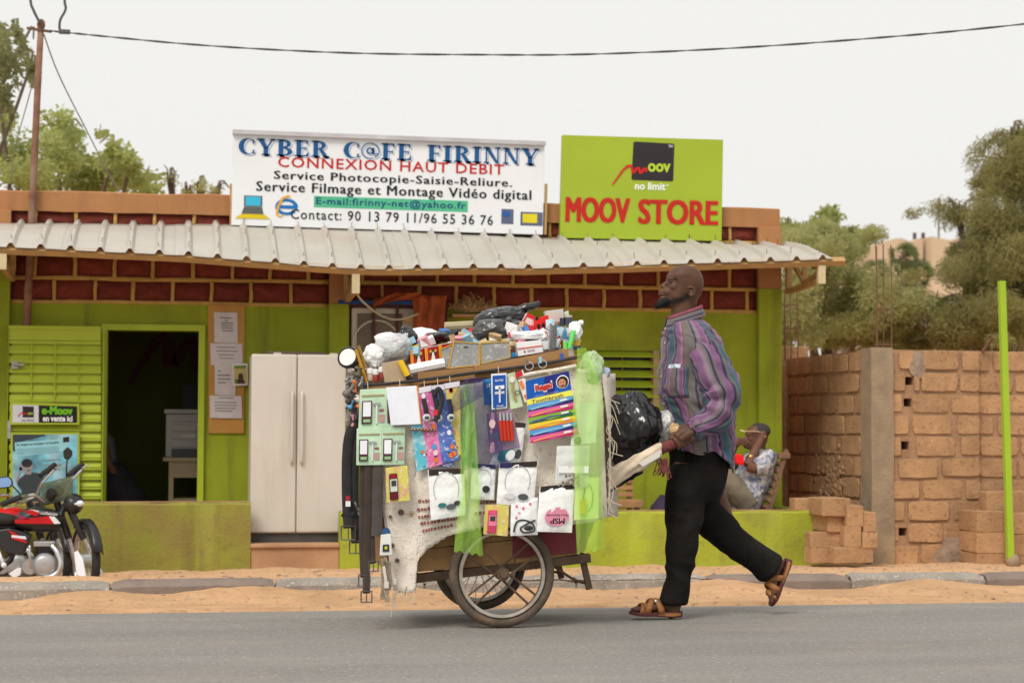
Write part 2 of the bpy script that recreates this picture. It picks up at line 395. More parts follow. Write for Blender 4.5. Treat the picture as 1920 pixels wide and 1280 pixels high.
lx0, lx1 = P(1108,700,YF).x, P(1235,700,YF).x; lz0, lz1 = P(1170,784,YF).z, P(1170,657,YF).z
ZB = 1.945; D = .2
b = MB()
def wb(xa, xb, za, zb, ya=YF, yb=YF+D): b.box2((xa,ya,za),(xb,yb,zb))
wb(X0,dx0,-.25,ZB); wb(dx0,dx1,dz1,ZB); wb(dx1,wx0,-.25,ZB); wb(wx0,wx1,-.25,wz0); wb(wx0,wx1,wz1,ZB); wb(wx1,lx0,-.25,ZB)
wb(lx0,lx1,-.25,lz0); wb(lx0,lx1,lz1,ZB); wb(lx1,X1,-.25,ZB)
b.build('wall', M_green, shop)
b = MB(); b.box2((X0,YF+.024,ZB),(X1,YF+D,2.69)); band = b.build('brick_band', M_redb, shop)
b = MB(); b.box2((X1-D,YF+D,-.25),(X1,21,2.6)); b.box2((X0,20.8,-.25),(X1-D,21,2.6)); b.box2((X0,YF+D,-.25),(X0+D,20.8,2.6)); b.build('rear_walls', M_plast, shop)
b = MB(); b.box2((X0+D,YF+D,2.35),(X1-D,20.8,2.45)); b.build('roof_slab', mat('concrete_roof', (.4,.38,.34)), shop)
# uneven plaster parapet
b = MB(); rings = []
for i in range(61):
    X = lerp(X0, X1, i/60); zt = 2.845+.012*N3((X*2,0,0))+.006*N3((X*9,1,0)); zb = 2.676+.008*N3((X*5,3,0))
    rings.append([V((X,YF-.022,zb)),V((X,YF-.026,zt-.01)),V((X,YF-.01,zt)),V((X,YF+.2,zt)),V((X,YF+.2,zb))])
b.loft(rings); b.build('parapet', M_plast, shop, smooth=40)
# columns
def column(xa, xb, zsplit, depth=.07, top=2.676):
    b = MB(); b.box2((xa,YF-depth,-.25),(xb,YF-.001,zsplit)); b.build('column', M_green, shop, bevel=.008)
    b = MB(); b.box2((xa+.002,YF-depth+.004,zsplit),(xb-.002,YF-.001,top)); b.build('column_head', M_plast, shop, bevel=.006)
cRa = P(1423,600,YF-.07).x
column(cRa, X1+.004, P(1440,541,YF-.07).z)
column(P(-70,600,YF).x, P(18,600,YF-.07).x, P(10,502,YF-.07).z)
cMa, cMb = P(617,600,YF-.07).x, P(655,600,YF-.07).x
column(cMa, cMb, P(640,568,YF-.07).z)
# painted bricks with raised ochre joints
rows = [(1.962,2.118),(2.156,2.318),(2.356,2.516),(2.556,2.672)]
bm_ = []
for k in range(5):
    q = MB(); n = 5; ol = []
    for (ax, az, bx_, bz) in ((-.5,-.5,.5,-.5),(.5,-.5,.5,.5),(.5,.5,-.5,.5),(-.5,.5,-.5,-.5)):
        for i in range(n): ol.append(V((lerp(ax,bx_,i/n)+.012*random.uniform(-1,1), 0, lerp(az,bz,i/n)+.02*random.uniform(-1,1))))
    c = [p*.93+V((0,-.012,0)) for p in ol]; m = len(ol)
    q.add(ol+c+[V((0,-.014,0))], [(i,(i+1)%m,m+(i+1)%m,m+i) for i in range(m)]+[(m+i,m+(i+1)%m,2*m) for i in range(m)])
    o = q.build('brick', M_red, local=False, smooth=50); bm_.append(o.data); bpy.data.objects.remove(o)
jb = MB()
def strip(pts, wd, y, th, axis):
    n = len(pts); fr = []; 
    for i, p in enumerate(pts):
        s = V((0,0,1)) if axis == 'h' else V((1,0,0)); wv = wd*(1+.22*N3(p*5, 1, 4))
        fr.append([p-s*wv/2+V((0,y+.02,0)), p-s*wv*.36+V((0,y-th*.6,0)), p+V((0,y-th,0)), p+s*wv*.36+V((0,y-th*.6,0)), p+s*wv/2+V((0,y+.02,0))])
    jb.loft(fr)
def bricks_span(xa, xb, phase):
    pitch = .3185
    for zj, wd in ((1.944,.04),(2.138,.042),(2.337,.042),(2.537,.042)):
        n = int((xb-xa)/.08); strip([V((lerp(xa,xb,i/n), YF, zj+.008*N3((lerp(xa,xb,i/n)*1.7, zj*9, 0)))) for i in range(n+1)], wd, .006, .016, 'h')
    for r, (za, zb) in enumerate(rows):
        js = []; x = xa-pitch+((phase+(.5 if r % 2 == 0 else 0)) % 1)*pitch
        while x < xb:
            if xa+.04 < x < xb-.04: js.append(x+random.uniform(-.008,.008))
            x += pitch
        for x in js: strip([V((x+random.uniform(-.004,.004), YF, lerp(za-.02,zb+.02,i/4))) for i in range(5)], .037, .006, .014, 'v')
        ed = [xa]+js+[xb]
        for a, c in zip(ed, ed[1:]):
            wd = c-a-.03
            if wd < .03: continue
            o = bpy.data.objects.new('brick', random.choice(bm_)); C.objects.link(o); o.parent = band
            o.location = ((a+c)/2, YF+.024, (za+zb)/2); o.scale = (wd*random.choice((-1,1)), 1, (zb-za)*1.02)
bricks_span(X0+.02, P(-70,600,YF).x-.004, .2)
bricks_span(P(19,540,YF).x, cMa-.002, (P(139,500,YF).x-P(19,500,YF).x)/.3185 % 1)
bricks_span(cMb+.002, cRa-.002, .35)
jb.build('mortar_joint', M_joint, band, smooth=True)
# interior room seen through the door
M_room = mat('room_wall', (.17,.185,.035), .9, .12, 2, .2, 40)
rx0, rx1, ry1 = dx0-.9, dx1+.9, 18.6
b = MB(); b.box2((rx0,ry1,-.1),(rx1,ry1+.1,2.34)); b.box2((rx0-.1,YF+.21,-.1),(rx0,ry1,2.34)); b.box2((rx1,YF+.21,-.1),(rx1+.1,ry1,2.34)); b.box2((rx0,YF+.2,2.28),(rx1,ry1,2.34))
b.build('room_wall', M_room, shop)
b = MB(); b.box2((rx0,YF+.0,-.1),(rx1,ry1,.038)); b.build('room_floor', mat('room_floor', (.22,.2,.17)), shop)
q = Quad((250,628),(400,628),(400,720),(250,720), ry1-.004)
b = MB(); q.stroke(b, [(-.05,.0),(.12,.45),(.28,.85),(.38,.98),(.43,.85),(.46,.4),(.52,.42),(.64,.78),(.74,.9),(.78,.7),(.82,.3),(.92,.4)], [.05,.07,.09,.1,.12,.13,.1,.09,.1,.12,.12,.08])
b.build('wall_swoosh', paint(105,10,22), shop)
b = MB(); q.slab(b, .002, .62, .78, -.75, -.02); b.build('wall_notice', paint(120,110,120), shop)
# door frame
b = MB(); fw = .05
for xa, xb, za, zb in ((dx0-fw,dx0,.04,dz1+fw),(dx1,dx1+fw,.04,dz1+fw),(dx0,dx1,dz1,dz1+fw)): b.box2((xa,YF-.04,za),(xb,YF+.1,zb))
b.build('door_frame', mat('lime_metal', (.37,.46,.025), .5, .08, 4, .1, 60), shop)
# terrace with low walls and the step
M_step = mat('step_plaster', (.42,.24,.13), .9, .15, 3, .4, 50, dirt=((.5,.33,.2), .4, 3))
ter = thing('terrace', 'low lime green terrace wall with a brown step in front of the shop', 'terrace', (2, YL, -.2))
gx0, gx1 = P(470,1000,YL).x, P(637,1000,YL).x; tx1 = P(1541,1000,YL).x
M_green_low2 = mat('lime_wall_fresh', (.345,.385,.035), .9, .14, 1.6, .7, 60, dirt=((.27,.25,.06), .5, 2.0), grime=((.22,.22,.05), .3, 9), streak=((.22,.18,.05), .45, 4.5))
def lowwall(xa, xb, zt, ya=YL, yb=YL+.14, rnd_=.006, lm=None):
    b = MB(); n = max(4, int((xb-xa)/.06)); rg = []
    for i in range(n+1):
        X = lerp(xa, xb, i/n); z = zt+rnd_*N3((X*4,ya,0)); e = .004*N3((X*7,2,0))
        rg.append([V((X,ya+e,-.28)),V((X,ya+e,z-.018)),V((X,ya+.016,z)),V((X,yb-.012,z)),V((X,yb,z-.012)),V((X,yb,-.28))])
    b.loft(rg); return b.build('low_wall', lm or M_green_low, ter, smooth=40)
lowwall(X0, gx0, .352); lowwall(gx1, tx1, .273, lm=M_green_low2)
b = MB(); b.box2((tx1-.14,YL+.142,-.28),(tx1,YF-.08,.269)); b.build('low_wall', M_green_low2, ter, bevel=.01)
for k, (xa, xb, z, ys) in enumerate(((X0,gx0,.354,0),(gx1,tx1-.15,.275,0))):
    b = MB(); b.box2((xa,YL+.02,z),(xb-.01,YL+.135,z+.004)); b.build('wall_cap', M_step, ter)
b = MB(); b.box2((X0,YL+.141,-.25),(tx1-.141,YF-.001,.03)); b.build('terrace_floor', M_step, ter)
b = MB(); b.box2((gx0,YL+.01,-.28),(gx1,YL+.14,.002)); b.box2((gx0,YL-.012,.002),(gx1,YL+.14,.034)); b.build('step', M_step, ter, bevel=.008)
# ================================================================ awning
M_tin = mat('galvanised_sheet', (.48,.45,.40), .5, .07, 2.2, .08, 30, dirt=((.46,.345,.245), .45, 1.2), metal=.05, spec=.4, grime=((.48,.44,.38), .35, 9))
M_wood = mat('rafter_timber', (.47,.29,.12), .85, .18, 10, .3, 80, dirt=((.25,.14,.06), .4, 5))
M_woodp = mat('rafter_cream', (.60,.50,.30), .8, .12, 10, .2, 80, dirt=((.35,.25,.12), .35, 6))
backpx = [(-330,412),(0,418),(435,422),(700,430),(1050,447),(1350,456),(1480,460),(1700,470)]
frontpx = [(-330,452),(0,463),(340,479),(560,497),(700,505),(1000,503),(1200,498),(1400,491),(1500,488),(1580,484)]
bw = [(P(x,y,YF-.03).x, P(x,y,YF-.03).z) for x, y in backpx]; fw_ = [(P(x,y,YA).x, P(x,y,YA).z) for x, y in frontpx]
pitch = .2225; ph0 = P(623.7,500,YA).x
ax1 = P(1562,486,YA).x
def rib(X):
    t = ((X-ph0)/pitch+.5) % 1-.5; d = abs(t)*pitch
    return .034 if d < .012 else max(0, .034*(1-(d-.012)/.022))
def awz(X, t):
    z = lerp(interp(bw, X), interp(fw_, X), t); return z+.022*math.sin(t*math.pi)+.006*N3((X*2,t*2,0))
def awp(X, t): return V((X, lerp(YF-.03, YA, t)+.02*N3((X*1.5,9,0))*t, awz(X,t)+rib(X)))
b = MB(); b.tube([V((X, YA+.05, awz(X,.95)-.032)) for X in [lerp(X0,P(1587,484,YA).x,i/40) for i in range(41)]], .036, 4, flat=((0,0,1),1))
b.tube([V((X, YF-.06, awz(X,.06)-.034)) for X in [lerp(X0,X1-.1,i/40) for i in range(41)]], .034, 4)
aw = b.build('awning', M_wood, shop); aw['label'] = 'corrugated tin awning on timber brackets along the shop front'
xs = []; k0 = math.floor((X0-ph0)/pitch)
xe = [ph0+(k0+4*i+.5)*pitch for i in range(12)]
for i in range(len(xe)-1):
    a, c = xe[i], min(xe[i+1]+.04, ax1)
    if a > ax1-.1: break
    cols = []; x = a
    kk = [a]
    q = math.floor((a-ph0)/pitch)
    while ph0+q*pitch-.034 < c:
        for d in (-.034,-.012,.012,.034,.075,.15):
            X = ph0+q*pitch+d
            if a < X < c: kk.append(X)
        q += 1
    kk.append(c)
    b = MB(); b.grid(lambda u, v: awp(kk[round(u*(len(kk)-1))], v*1.0)+V((0,0,.003*(i % 2))), len(kk)-1, 8)
    b.build('roof_sheet', M_tin, aw, smooth=25, solid=.0025)
b = MB()
q = k0
while ph0+q*pitch < ax1:
    X = ph0+q*pitch
    for t in (.12,.45,.88):
        for dx in ((0,) if X < 1.4 else (0,)):
            p = awp(X, t+random.uniform(-.04,.04)); e = p+V((random.uniform(-.012,.012), 0, random.uniform(.025,.05)))
            b.tube([p-V((0,0,.02)), e, e+V((random.uniform(-.02,.02),0,.0))], .0028, 4)
    q += 1
tag(b.build('roof_hooks', mat('rusty_wire', (.10,.06,.04), .8), aw), kind='stuff')
def bracket(xf, yb):
    X = P(xf, yb-20, YA+.05).x; zb = P(xf, yb, YA+.05).z; zt = awz(X,.95)-.062; wy = YF-.09
    zw = zb-.025; ztw = awz(X,.1)-.07; s = .042
    br = MB(); br.box2((X-.03,YA+.03,zb-.0),(X+.03,YA+.075,zt)); o = br.build('bracket_post', M_woodp, aw)
    mb = MB(); mb.bar((X,YA+.075,zb+.03),(X,wy,zw+.02),.04,.045); mb.bar((X,YA+.08,zt-.02),(X,wy,ztw),.04,.04)
    mid = lerp(YA+.06,wy,.5); mb.bar((X,YA+.08,zt-.05),(X,mid,zw+.06),.03,.035); mb.bar((X,mid,zw+.06),(X,wy-.02,ztw-.02),.03,.035)
    mb.bar((X+.035,mid+.1,zw+.06),(X+.035,mid+.1,lerp(zt,ztw,.6)),.04,.03,up=(0,1,0))
    mb.bar((X,wy,zw-.0),(X,wy,ztw),.045,.05,up=(0,1,0)); mb.build('bracket_truss', M_wood, aw)
bracket(1540,532); bracket(667,550); bracket(5,505)
# ================================================================ block wall, loose blocks, rebar, pole
M_block = mat('earth_block', (.45,.262,.135), .95, .18, 5, 1.0, 45, rnd=.13, dirt=((.33,.185,.10), .5, 6), grime=((.22,.13,.07), .5, 30))
M_mud = mat('mud_mortar', (.385,.225,.13), .95, .18, 6, .9, 45, dirt=((.31,.17,.09), .4, 5))
M_conc = mat('pillar_concrete', (.30,.225,.15), .95, .2, 6, .7, 50, dirt=((.43,.29,.16), .45, 5))
M_rough = mat('rough_cement', (.30,.225,.165), .95, .3, 14, 1.0, 30)
M_rust = mat('rust', (.17,.085,.05), .85, .3, 20, .3, 80)
def piece_mesh(name, m, jit=.02, inset=.06, dep=.02):
    q = MB(); ol = []
    for (ax, az, bx_, bz) in ((-.5,-.5,.5,-.5),(.5,-.5,.5,.5),(.5,.5,-.5,.5),(-.5,.5,-.5,-.5)):
        for i in range(4): ol.append(V((lerp(ax,bx_,i/4)+jit*.6*random.uniform(-1,1), 0, lerp(az,bz,i/4)+jit*random.uniform(-1,1))))
    for i in (0,4,8,12): ol[i] = ol[i]*.95
    n = len(ol); c = [V((p.x*(1-inset), -dep, p.z*(1-inset*1.6))) for p in ol]
    q.add(ol+c+[V((random.uniform(-.1,.1),-dep,0))], [(i,(i+1)%n,n+(i+1)%n,n+i) for i in range(n)]+[(n+i,n+(i+1)%n,2*n) for i in range(n)])
    o = q.build(name, m, local=False); d = o.data; bpy.data.objects.remove(o); return d
blk = [piece_mesh('block', M_block, .022, .025, .009) for _ in range(8)]
wall = thing('block_wall', 'unfinished wall of earth coloured blocks with a concrete pillar beside the shop', 'wall', (6.5, 15, -.2))
YW = 14.97; zt = 1.585; nC = 10; ch = (zt+.175)/nC
def course_wall(xa, xb, Y, name, holes, seed, pos=None, flip=False, ln=.335, topdrop=None):
    """a wall face of blocks along X at depth Y, or along Y at x=flip"""
    random.seed(seed); bk = MB()
    def pt(a, y, z): return V((a, y, z)) if pos is None else V((pos-(Y-y) if False else pos+(y-Y), a, z))
    hs = {}
    for c in range(nC):
        z0 = -.175+c*ch; z1 = z0+ch; cuts = [xa]+sorted(q for (r, x) in holes if r == c for q in (x-.035, x+.035))+[xb]
        for i in range(0, len(cuts), 2):
            if i: bk.box2((cuts[i-1],Y+.006,z0),(cuts[i],Y+.16,z0+ch*.36)); bk.box2((cuts[i-1],Y+.006,z1-ch*.26),(cuts[i],Y+.16,z1-.0005))
            if pos is None: bk.box2((cuts[i],Y+.004,z0),(cuts[i+1],Y+.16,z1-.0005))
            else: bk.box2((pos+.004,cuts[i],z0),(pos+.16,cuts[i+1],z1-.0005))
    if holes and pos is None: bk.box2((xa,Y+.17,-.175),(xb,Y+.2,zt))
    base = bk.build('mortar_bed', M_mud, wall)
    for c in range(nC):
        z = -.175+(c+.5)*ch; x = xa-random.uniform(0,.3)
        while x < xb-.05:
            l = random.choice((ln,ln,ln*1.05,ln*.5,ln*.92)); a, e = max(x, xa), min(x+l, xb); g = random.uniform(.02,.055); x += l+g
            if e-a < .06: continue
            if any(r == c and a-.04 < hx < e+.04 for r, hx in holes): 
                hx = [hx for r, hx in holes if r == c and a-.04 < hx < e+.04][0]
                segs = [(a, hx-.04), (hx+.04, e)]
            else: segs = [(a, e)]
            for a2, e2 in segs:
                if e2-a2 < .03: continue
                o = bpy.data.objects.new('block', random.choice(blk)); C.objects.link(o); o.parent = base
                hz = ch*random.uniform(.80,.90)
                if pos is None: o.location = ((a2+e2)/2, Y+.003-random.uniform(0,.010), z+random.uniform(-.006,.006)); o.scale = ((e2-a2)*random.choice((-1,1)), 1, hz)
                else:
                    o.location = (pos+.003-random.uniform(0,.008), (a2+e2)/2, z+random.uniform(-.006,.006)); o.rotation_euler = (0,0,-math.pi/2); o.scale = ((e2-a2)*random.choice((-1,1)), .8, hz)
    return base
xp0, xp1 = P(1633,800,YW-.03).x, P(1675,800,YW-.03).x
xw1 = P(1836,800,YW).x
hl = [(8,P(1705,720,YW).x),(7,P(1702,762,YW).x),(5,P(1697,845,YW).x),(1,P(1693,1020,YW).x)]
course_wall(xp1-.02, xw1, YW, 'front', hl, 3)
course_wall(xw1-.02, xw1+1.6, YW+.05, 'setback', [], 5)
course_wall(YW+.05, 17.2, YW+.05, 'return', [], 8, pos=xp0+.03, ln=.37)
b = MB(); rg = []
for i in range(15):
    z = lerp(-.2, 1.60, i/14); j = lambda k: .012*N3((z*4,k*3.3,1))
    rg.append([V((xp0+j(1),YW-.035+j(5),z)),V((xp1+j(2),YW-.035+j(6),z)),V((xp1+j(3),YW+.2,z)),V((xp0+j(4),YW+.2,z))])
b.loft(rg); b.build('pillar', M_conc, wall, smooth=40)
b = MB(); rg = []      # wall end seen against the shop
xe0 = P(1459,800,17.2).x; xe1 = P(1478,800,17.2).x
b.box2((xe0,17.2,-.2),(xe1+.2,17.4,1.70)); b.build('wall_end', M_block, wall, bevel=.01)
b = MB()              # rough cement patches
def patch(x, y, rx, ry, Y, s):
    c = P(x, y, Y); n = 18; ring = []
    for i in range(n):
        a = 2*math.pi*i/n; k = 1+.45*N3((math.cos(a)*1.3, math.sin(a)*1.3, s)); ring.append(c+V((math.cos(a)*rx*k/228, 0, math.sin(a)*ry*k/228)))
    b.add(ring+[c+V((0,-.012,0))], [(i,(i+1)%n,n) for i in range(n)])
patch(1722,684,16,26,YW-.012,1); patch(1790,1030,32,22,YW-.012,5); patch(1768,1045,22,14,YW-.013,9)
b.build('cement_smear', M_rough, wall, smooth=True)
b = MB()
for i in range(90):     # thrown mortar on the return wall
    c = PX(1560+random.gauss(0,13), 895+random.gauss(0,22), xp0+.022); r = random.uniform(.01,.028)
    b.ell(c, (r*.35,r*1.8,r*1.2), 6, 4)
b.build('thrown_mortar', M_mud, wall, smooth=True)
# loose blocks
lb = []
for k in range(3):
    q = MB(); q.box((0,0,.0775), (.36,.16,.155)); o = q.build('loose_block', M_block, local=False, bevel=.008)
    for v in o.data.vertices: v.co += V((random.uniform(-1,1),random.uniform(-1,1),random.uniform(-1,1)))*.004
    lb.append(o.data); 
    mods = o.modifiers; proto_block = o
    if k < 2: bpy.data.objects.remove(o)
_first = [True]
def loose(px0, px1, pyb, Y, end, label, grp, rz=0, h=None):
    """block whose visible face spans px0..px1, bottom at pyb"""
    global proto_block
    a, c = P(px0,pyb,Y), P(px1,pyb,Y); wd = c.x-a.x
    o = proto_block if _first[0] else proto_block.copy()
    if not _first[0]: C.objects.link(o)
    _first[0] = False; o.data = random.choice(lb); o.name = 'loose_block'
    hh = (h or 34)/228/.155
    if end: o.rotation_euler = (0,0,math.pi/2+rz); o.scale = (1, wd/.16, hh); dep = .36
    else: o.rotation_euler = (0,0,rz); o.scale = (wd/.36, 1, hh); dep = .16
    o.location = ((a.x+c.x)/2, Y+dep/2, a.z)
    tag(o, label, 'block', grp); return o
G1 = 'loose blocks stacked beside the terrace'; G2 = 'loose blocks stacked by the green pole'
zb = 1056
for px0,px1,pyb,Y,end,lab,h in [
    (1520,1557,1056,14.62,False,'short loose block at the ground behind the terrace corner',28),
    (1562,1638,1056,14.50,False,'long loose block lying at the bottom of the small block pile',29),
    (1520,1582,1028,14.62,False,'loose block in the second layer of the pile, touching the terrace wall',30),
    (1584,1616,1027,14.50,True,'loose block end-on in the middle of the small pile, third from its right',39),
    (1617,1646,1027,14.50,True,'loose block end-on resting on the long bottom block, at the right',28),
    (1550,1588,997,14.60,True,'loose block with an open end in the third layer of the small pile',28),
    (1590,1620,987,14.50,True,'tall loose block end-on under the sloping top of the small pile',38),
    (1621,1645,998,14.50,True,'uppermost loose block at the right edge of the small pile',37),
    (1543,1596,968,14.55,True,'loose block on top of the small pile, broad end facing the road',33),
    (1491,1541,960,15.0,False,'loose block lying behind the terrace corner with a hollow side',26)]:
    loose(px0,px1,pyb,Y,end,lab,G1,random.uniform(-.05,.05),h)
for px0,px1,pyb,Y,end,lab,h in [
    (1832,1885,1058,14.6,True,'bottom loose block left of the green pole foot',20),
    (1832,1885,1037,14.6,True,'middle loose block left of the green pole foot',38),
    (1831,1882,998,14.6,True,'upper loose block left of the green pole',39),
    (1888,1945,1058,14.55,False,'bottom loose block right of the green pole foot',55),
    (1888,1945,1002,14.55,False,'second loose block from the top, right of the green pole',40),
    (1850,1940,961,14.7,False,'long loose block on top of the pile behind the green pole',40)]:
    loose(px0,px1,pyb,Y,end,lab,G2,random.uniform(-.03,.03),h)
# rebar cages rising from the wall
def rebar(px, Y, ybot, ytop, label, n=4, sp=.12, ties=(), dz=.0):
    a = P(px, ybot, Y); r = thing('rebar_cage', label, 'rebar', a, 'rebar cages in the wall')
    tops = [P(px, ytop+random.uniform(-8,8), Y).z for _ in range(4)]
    for k, (ox, oy) in enumerate(((0,0),(sp,.0),(sp*.3,.12),(sp*.85,.13))):
        b = MB(); p = a+V((ox-sp/2,oy,-.1)); b.tube([p, V((p.x+.008*random.uniform(-1,1),p.y,(p.z+tops[k])/2)), V((p.x+.015*random.uniform(-1,1),p.y,tops[k]))], .0055, 5); b.build('bar', M_rust, r)
    for y in ties:
        z = P(px, y, Y).z; b = MB(); c = [a.xy.to_3d()+V((ox-sp/2,oy,z)) for ox, oy in ((-.01,0),(sp+.015,0),(sp+.01,.13),(.02,.13),(-.01,0))]
        b.tube(c, .005, 4); b.build('tie', M_rust, r)
rebar(1658, YW+.03, 655, 455, 'tall cage of rusty rebar rising from the concrete pillar', ties=(580,645))
rebar(1484, 17.0, 655, 545, 'short rusty rebar cage at the wall end next to the shop', ties=(571,616))
# green pole
a = P(1895,1057,14.35); t = P(1878,527,14.35)
r = thing('green_pole', 'slim lime green square pole standing before the block wall', 'pole', a)
b = MB(); b.bar(a-V((0,0,.1)), t, .052, .052, up=(0,1,0)); b.build('shaft', mat('lime_pole', (.33,.50,.03), .5, .06, 5, .05), r, bevel=.004)
b = MB(); b.ell(a+V((.02,0,.02)), (.06,.06,.06), 10, 6, fn=lambda q: 1+.25*N3(q*2)); b.build('footing', M_conc, r, smooth=True)
b = MB(); p = P(1842,660,15.0); b.bar(p, P(1862,632,14.9), .02, .02); tag(b.build('angle_iron', M_rust), 'dark iron angle sticking up from the wall top near the green pole', 'iron bar')
# ================================================================ trees, far building, pole, cables
def leaf_mat(name, col, rnd=.25):
    m = mat(name, col, .65, .35, .9, 0, dirt=((col[0]*.65,col[1]*.68,col[2]*.6), .4, 1.6), spec=.2)
    n = m.node_tree; b = n.nodes['Principled BSDF']; o = n.nodes['Material Output']
    t = n.nodes.new('ShaderNodeBsdfTranslucent'); t.inputs['Color'].default_value = (col[0]*1.5, col[1]*1.6, col[2]*1.2, 1)
    k = n.nodes.new('ShaderNodeMixShader'); k.inputs[0].default_value = .5
    n.links.new(b.outputs[0], k.inputs[1]); n.links.new(t.outputs[0], k.inputs[2]); n.links.new(k.outputs[0], o.inputs[0])
    return m
M_bark = mat('bark', (.19,.14,.10), .95, .3, 8, .8, 30)
def leaves(b, clusters, n, size, aspect, rng, droop=0., feather=False):
    """scatter leaf faces through cluster ellipsoids [(centre, radii, weight)]"""
    ws = [c[2] for c in clusters]; vs_ = []; fs = []
    for i in range(n):
        c, r, _ = rng.choices(clusters, ws)[0]
        d = V((rng.gauss(0,1), rng.gauss(0,1), rng.gauss(0,1))).normalized(); k = rng.random()**.45
        p = V(c)+V((d.x*r[0]*k, d.y*r[1]*k, d.z*r[2]*k))
        ax = V((rng.gauss(0,1), rng.gauss(0,1), rng.gauss(0,.6)-droop)).normalized(); sd = ax.cross(V((rng.gauss(0,1),rng.gauss(0,1),rng.gauss(0,1)))).normalized()
        s = size*rng.uniform(.6,1.4); o = len(vs_)
        vs_ += [p, p+ax*s*.5+sd*s*aspect*.5, p+ax*s, p+ax*s*.5-sd*s*aspect*.5]; fs.append((o,o+1,o+2,o+3))
    b.add(vs_, fs)
def limb(b, p, d, ln, r, depth, rng, tips, up=.15):
    pts = [p]; q = p; dd = d.normalized(); n = 4
    for i in range(n):
        dd = (dd+V((rng.gauss(0,.16), rng.gauss(0,.16), rng.gauss(0,.1)+up*.3))).normalized(); q = q+dd*ln/n; pts.append(q)
    b.tube(pts, [lerp(r, r*.6, i/n) for i in range(n+1)], 6 if depth > 1 else 4, cap=False)
    if depth == 0: tips.append(q); return
    for k in range(3 if depth > 1 else 3):
        nd = (dd+V((rng.gauss(0,.7), rng.gauss(0,.7), rng.gauss(0,.4)+up))).normalized()
        limb(b, q if k == 0 else pts[2+k % 2], nd, ln*rng.uniform(.6,.85), r*.55, depth-1, rng, tips, up)
def tree(name, label, base, height, spread, mleaf, nleaf, lsize, aspect, seed, cl=.5, depth=3, trunk=.12, lean=(0,0), group=None, droop=0., fit=None, up=.15, clz=.8):
    rng = random.Random(seed); r = thing(name, label, 'tree' if 'tree' in label or 'palm' in label else 'bush', base, group)
    b = MB(); tips = []; base = V(base); t = base+V((lean[0],lean[1],height*.35))
    b.tube([base-V((0,0,.1)), lerp(base,t,.5)+V((.03,0,0)), t], [trunk*1.25,trunk,trunk*.85], 9)
    for k in range(5): 
        a = 2*math.pi*k/5+rng.random(); limb(b, t, V((math.cos(a)*spread, math.sin(a)*spread*.7, 1.0)), height*.25, trunk*.6, depth-1, rng, tips, up)
    # normalise tips into the wanted envelope
    zs = [q.z for q in tips]; z0, z1 = min(zs), max(zs)
    cls = [(q, (cl*rng.uniform(.6,1.2), cl*rng.uniform(.6,1.2), cl*clz*rng.uniform(.6,1.1)), rng.uniform(.5,1.3)) for q in tips]
    b.build('trunk', M_bark, r, smooth=True, recalc=False)
    f = MB(); leaves(f, cls, nleaf, lsize, aspect, rng, droop); f.build('crown', mleaf, r, recalc=False)
    return r
L_mid = leaf_mat('leaf_mid', (.17,.20,.07)); L_yel = leaf_mat('leaf_pale', (.34,.36,.15)); L_olive = leaf_mat('leaf_olive', (.27,.24,.105)); L_dk = leaf_mat('leaf_palm', (.17,.19,.09))
L_grey = leaf_mat('leaf_hazed', (.36,.345,.17))  # tree leaf colours lightened to stand in for haze over distance
def cloud_tree(name, label, cat, blobs, Y, mleaf, nleaf, lsize, aspect, seed, depthy=1.2, tr=.07, stems=6, base=None, group=None, droop=.3, twig=0):
    """tree whose crown fills the given blobs (px x, px y, px rx, px ry, weight), with limbs running to each"""
    rng = random.Random(seed); sc = 3600/(Y*1.02); bx_, by_ = base
    g = P(bx_, 800, Y+.9); g.z = -.2; r = thing(name, label, cat, g, group)
    cls = []; b = MB(); 
    for (x, y, rx, ry, wt) in blobs:
        c = P(x, y, Y); c.y += rng.uniform(-.5,.5)*depthy
        for k in range(9):
            o = V((rng.gauss(0,.36)*rx/sc, rng.gauss(0,.5)*depthy, rng.gauss(0,.36)*ry/sc)); s = rng.uniform(.35,.8)
            cls.append((c+o, (rx/sc*s, depthy*s*.6, ry/sc*s), wt*s))
        st = g+V((rng.uniform(-.15,.15),rng.uniform(-.1,.1),-.05)); mid = lerp(st, c, .5)+V((rng.uniform(-.2,.2),0,.25))
        b.tube(smooth_path([st, mid, c, c+V((rng.uniform(-.2,.2),0,ry/sc*.6))], 4), [lerp(tr,.008,(i/12)**.7) for i in range(13)], 6, cap=False)
        for k in range(twig):
            e = c+V((rng.uniform(-1,1)*rx/sc, rng.uniform(-.5,.5), rng.uniform(-.3,1)*ry/sc)); b.tube([lerp(mid,c,rng.uniform(.5,1)), lerp(c,e,.5)+V((0,0,.05)), e], [.02,.012,.004], 4, cap=False)
    b.build('trunk', M_bark, r, smooth=True, recalc=False)
    f = MB(); leaves(f, cls, nleaf, lsize, aspect, rng, droop); f.build('crown', mleaf, r, recalc=False)
    return r
GT = 'trees behind the shop'; GR = 'bushes behind the block wall'
cloud_tree('leafy_tree','broad green tree rising behind the parapet at the left pole','tree',
    [(20,300,60,55,1.2),(110,270,50,45,1.),(150,330,70,40,1.3),(60,350,70,30,1.2),(195,320,45,40,.9),(245,320,30,25,.45),(275,345,35,18,.5),(128,236,25,16,.4),(10,240,20,25,.3),(215,290,18,14,.25)], 25, L_yel, 9500, .08, .55, 2, base=(100,0), group=GT, droop=.1)
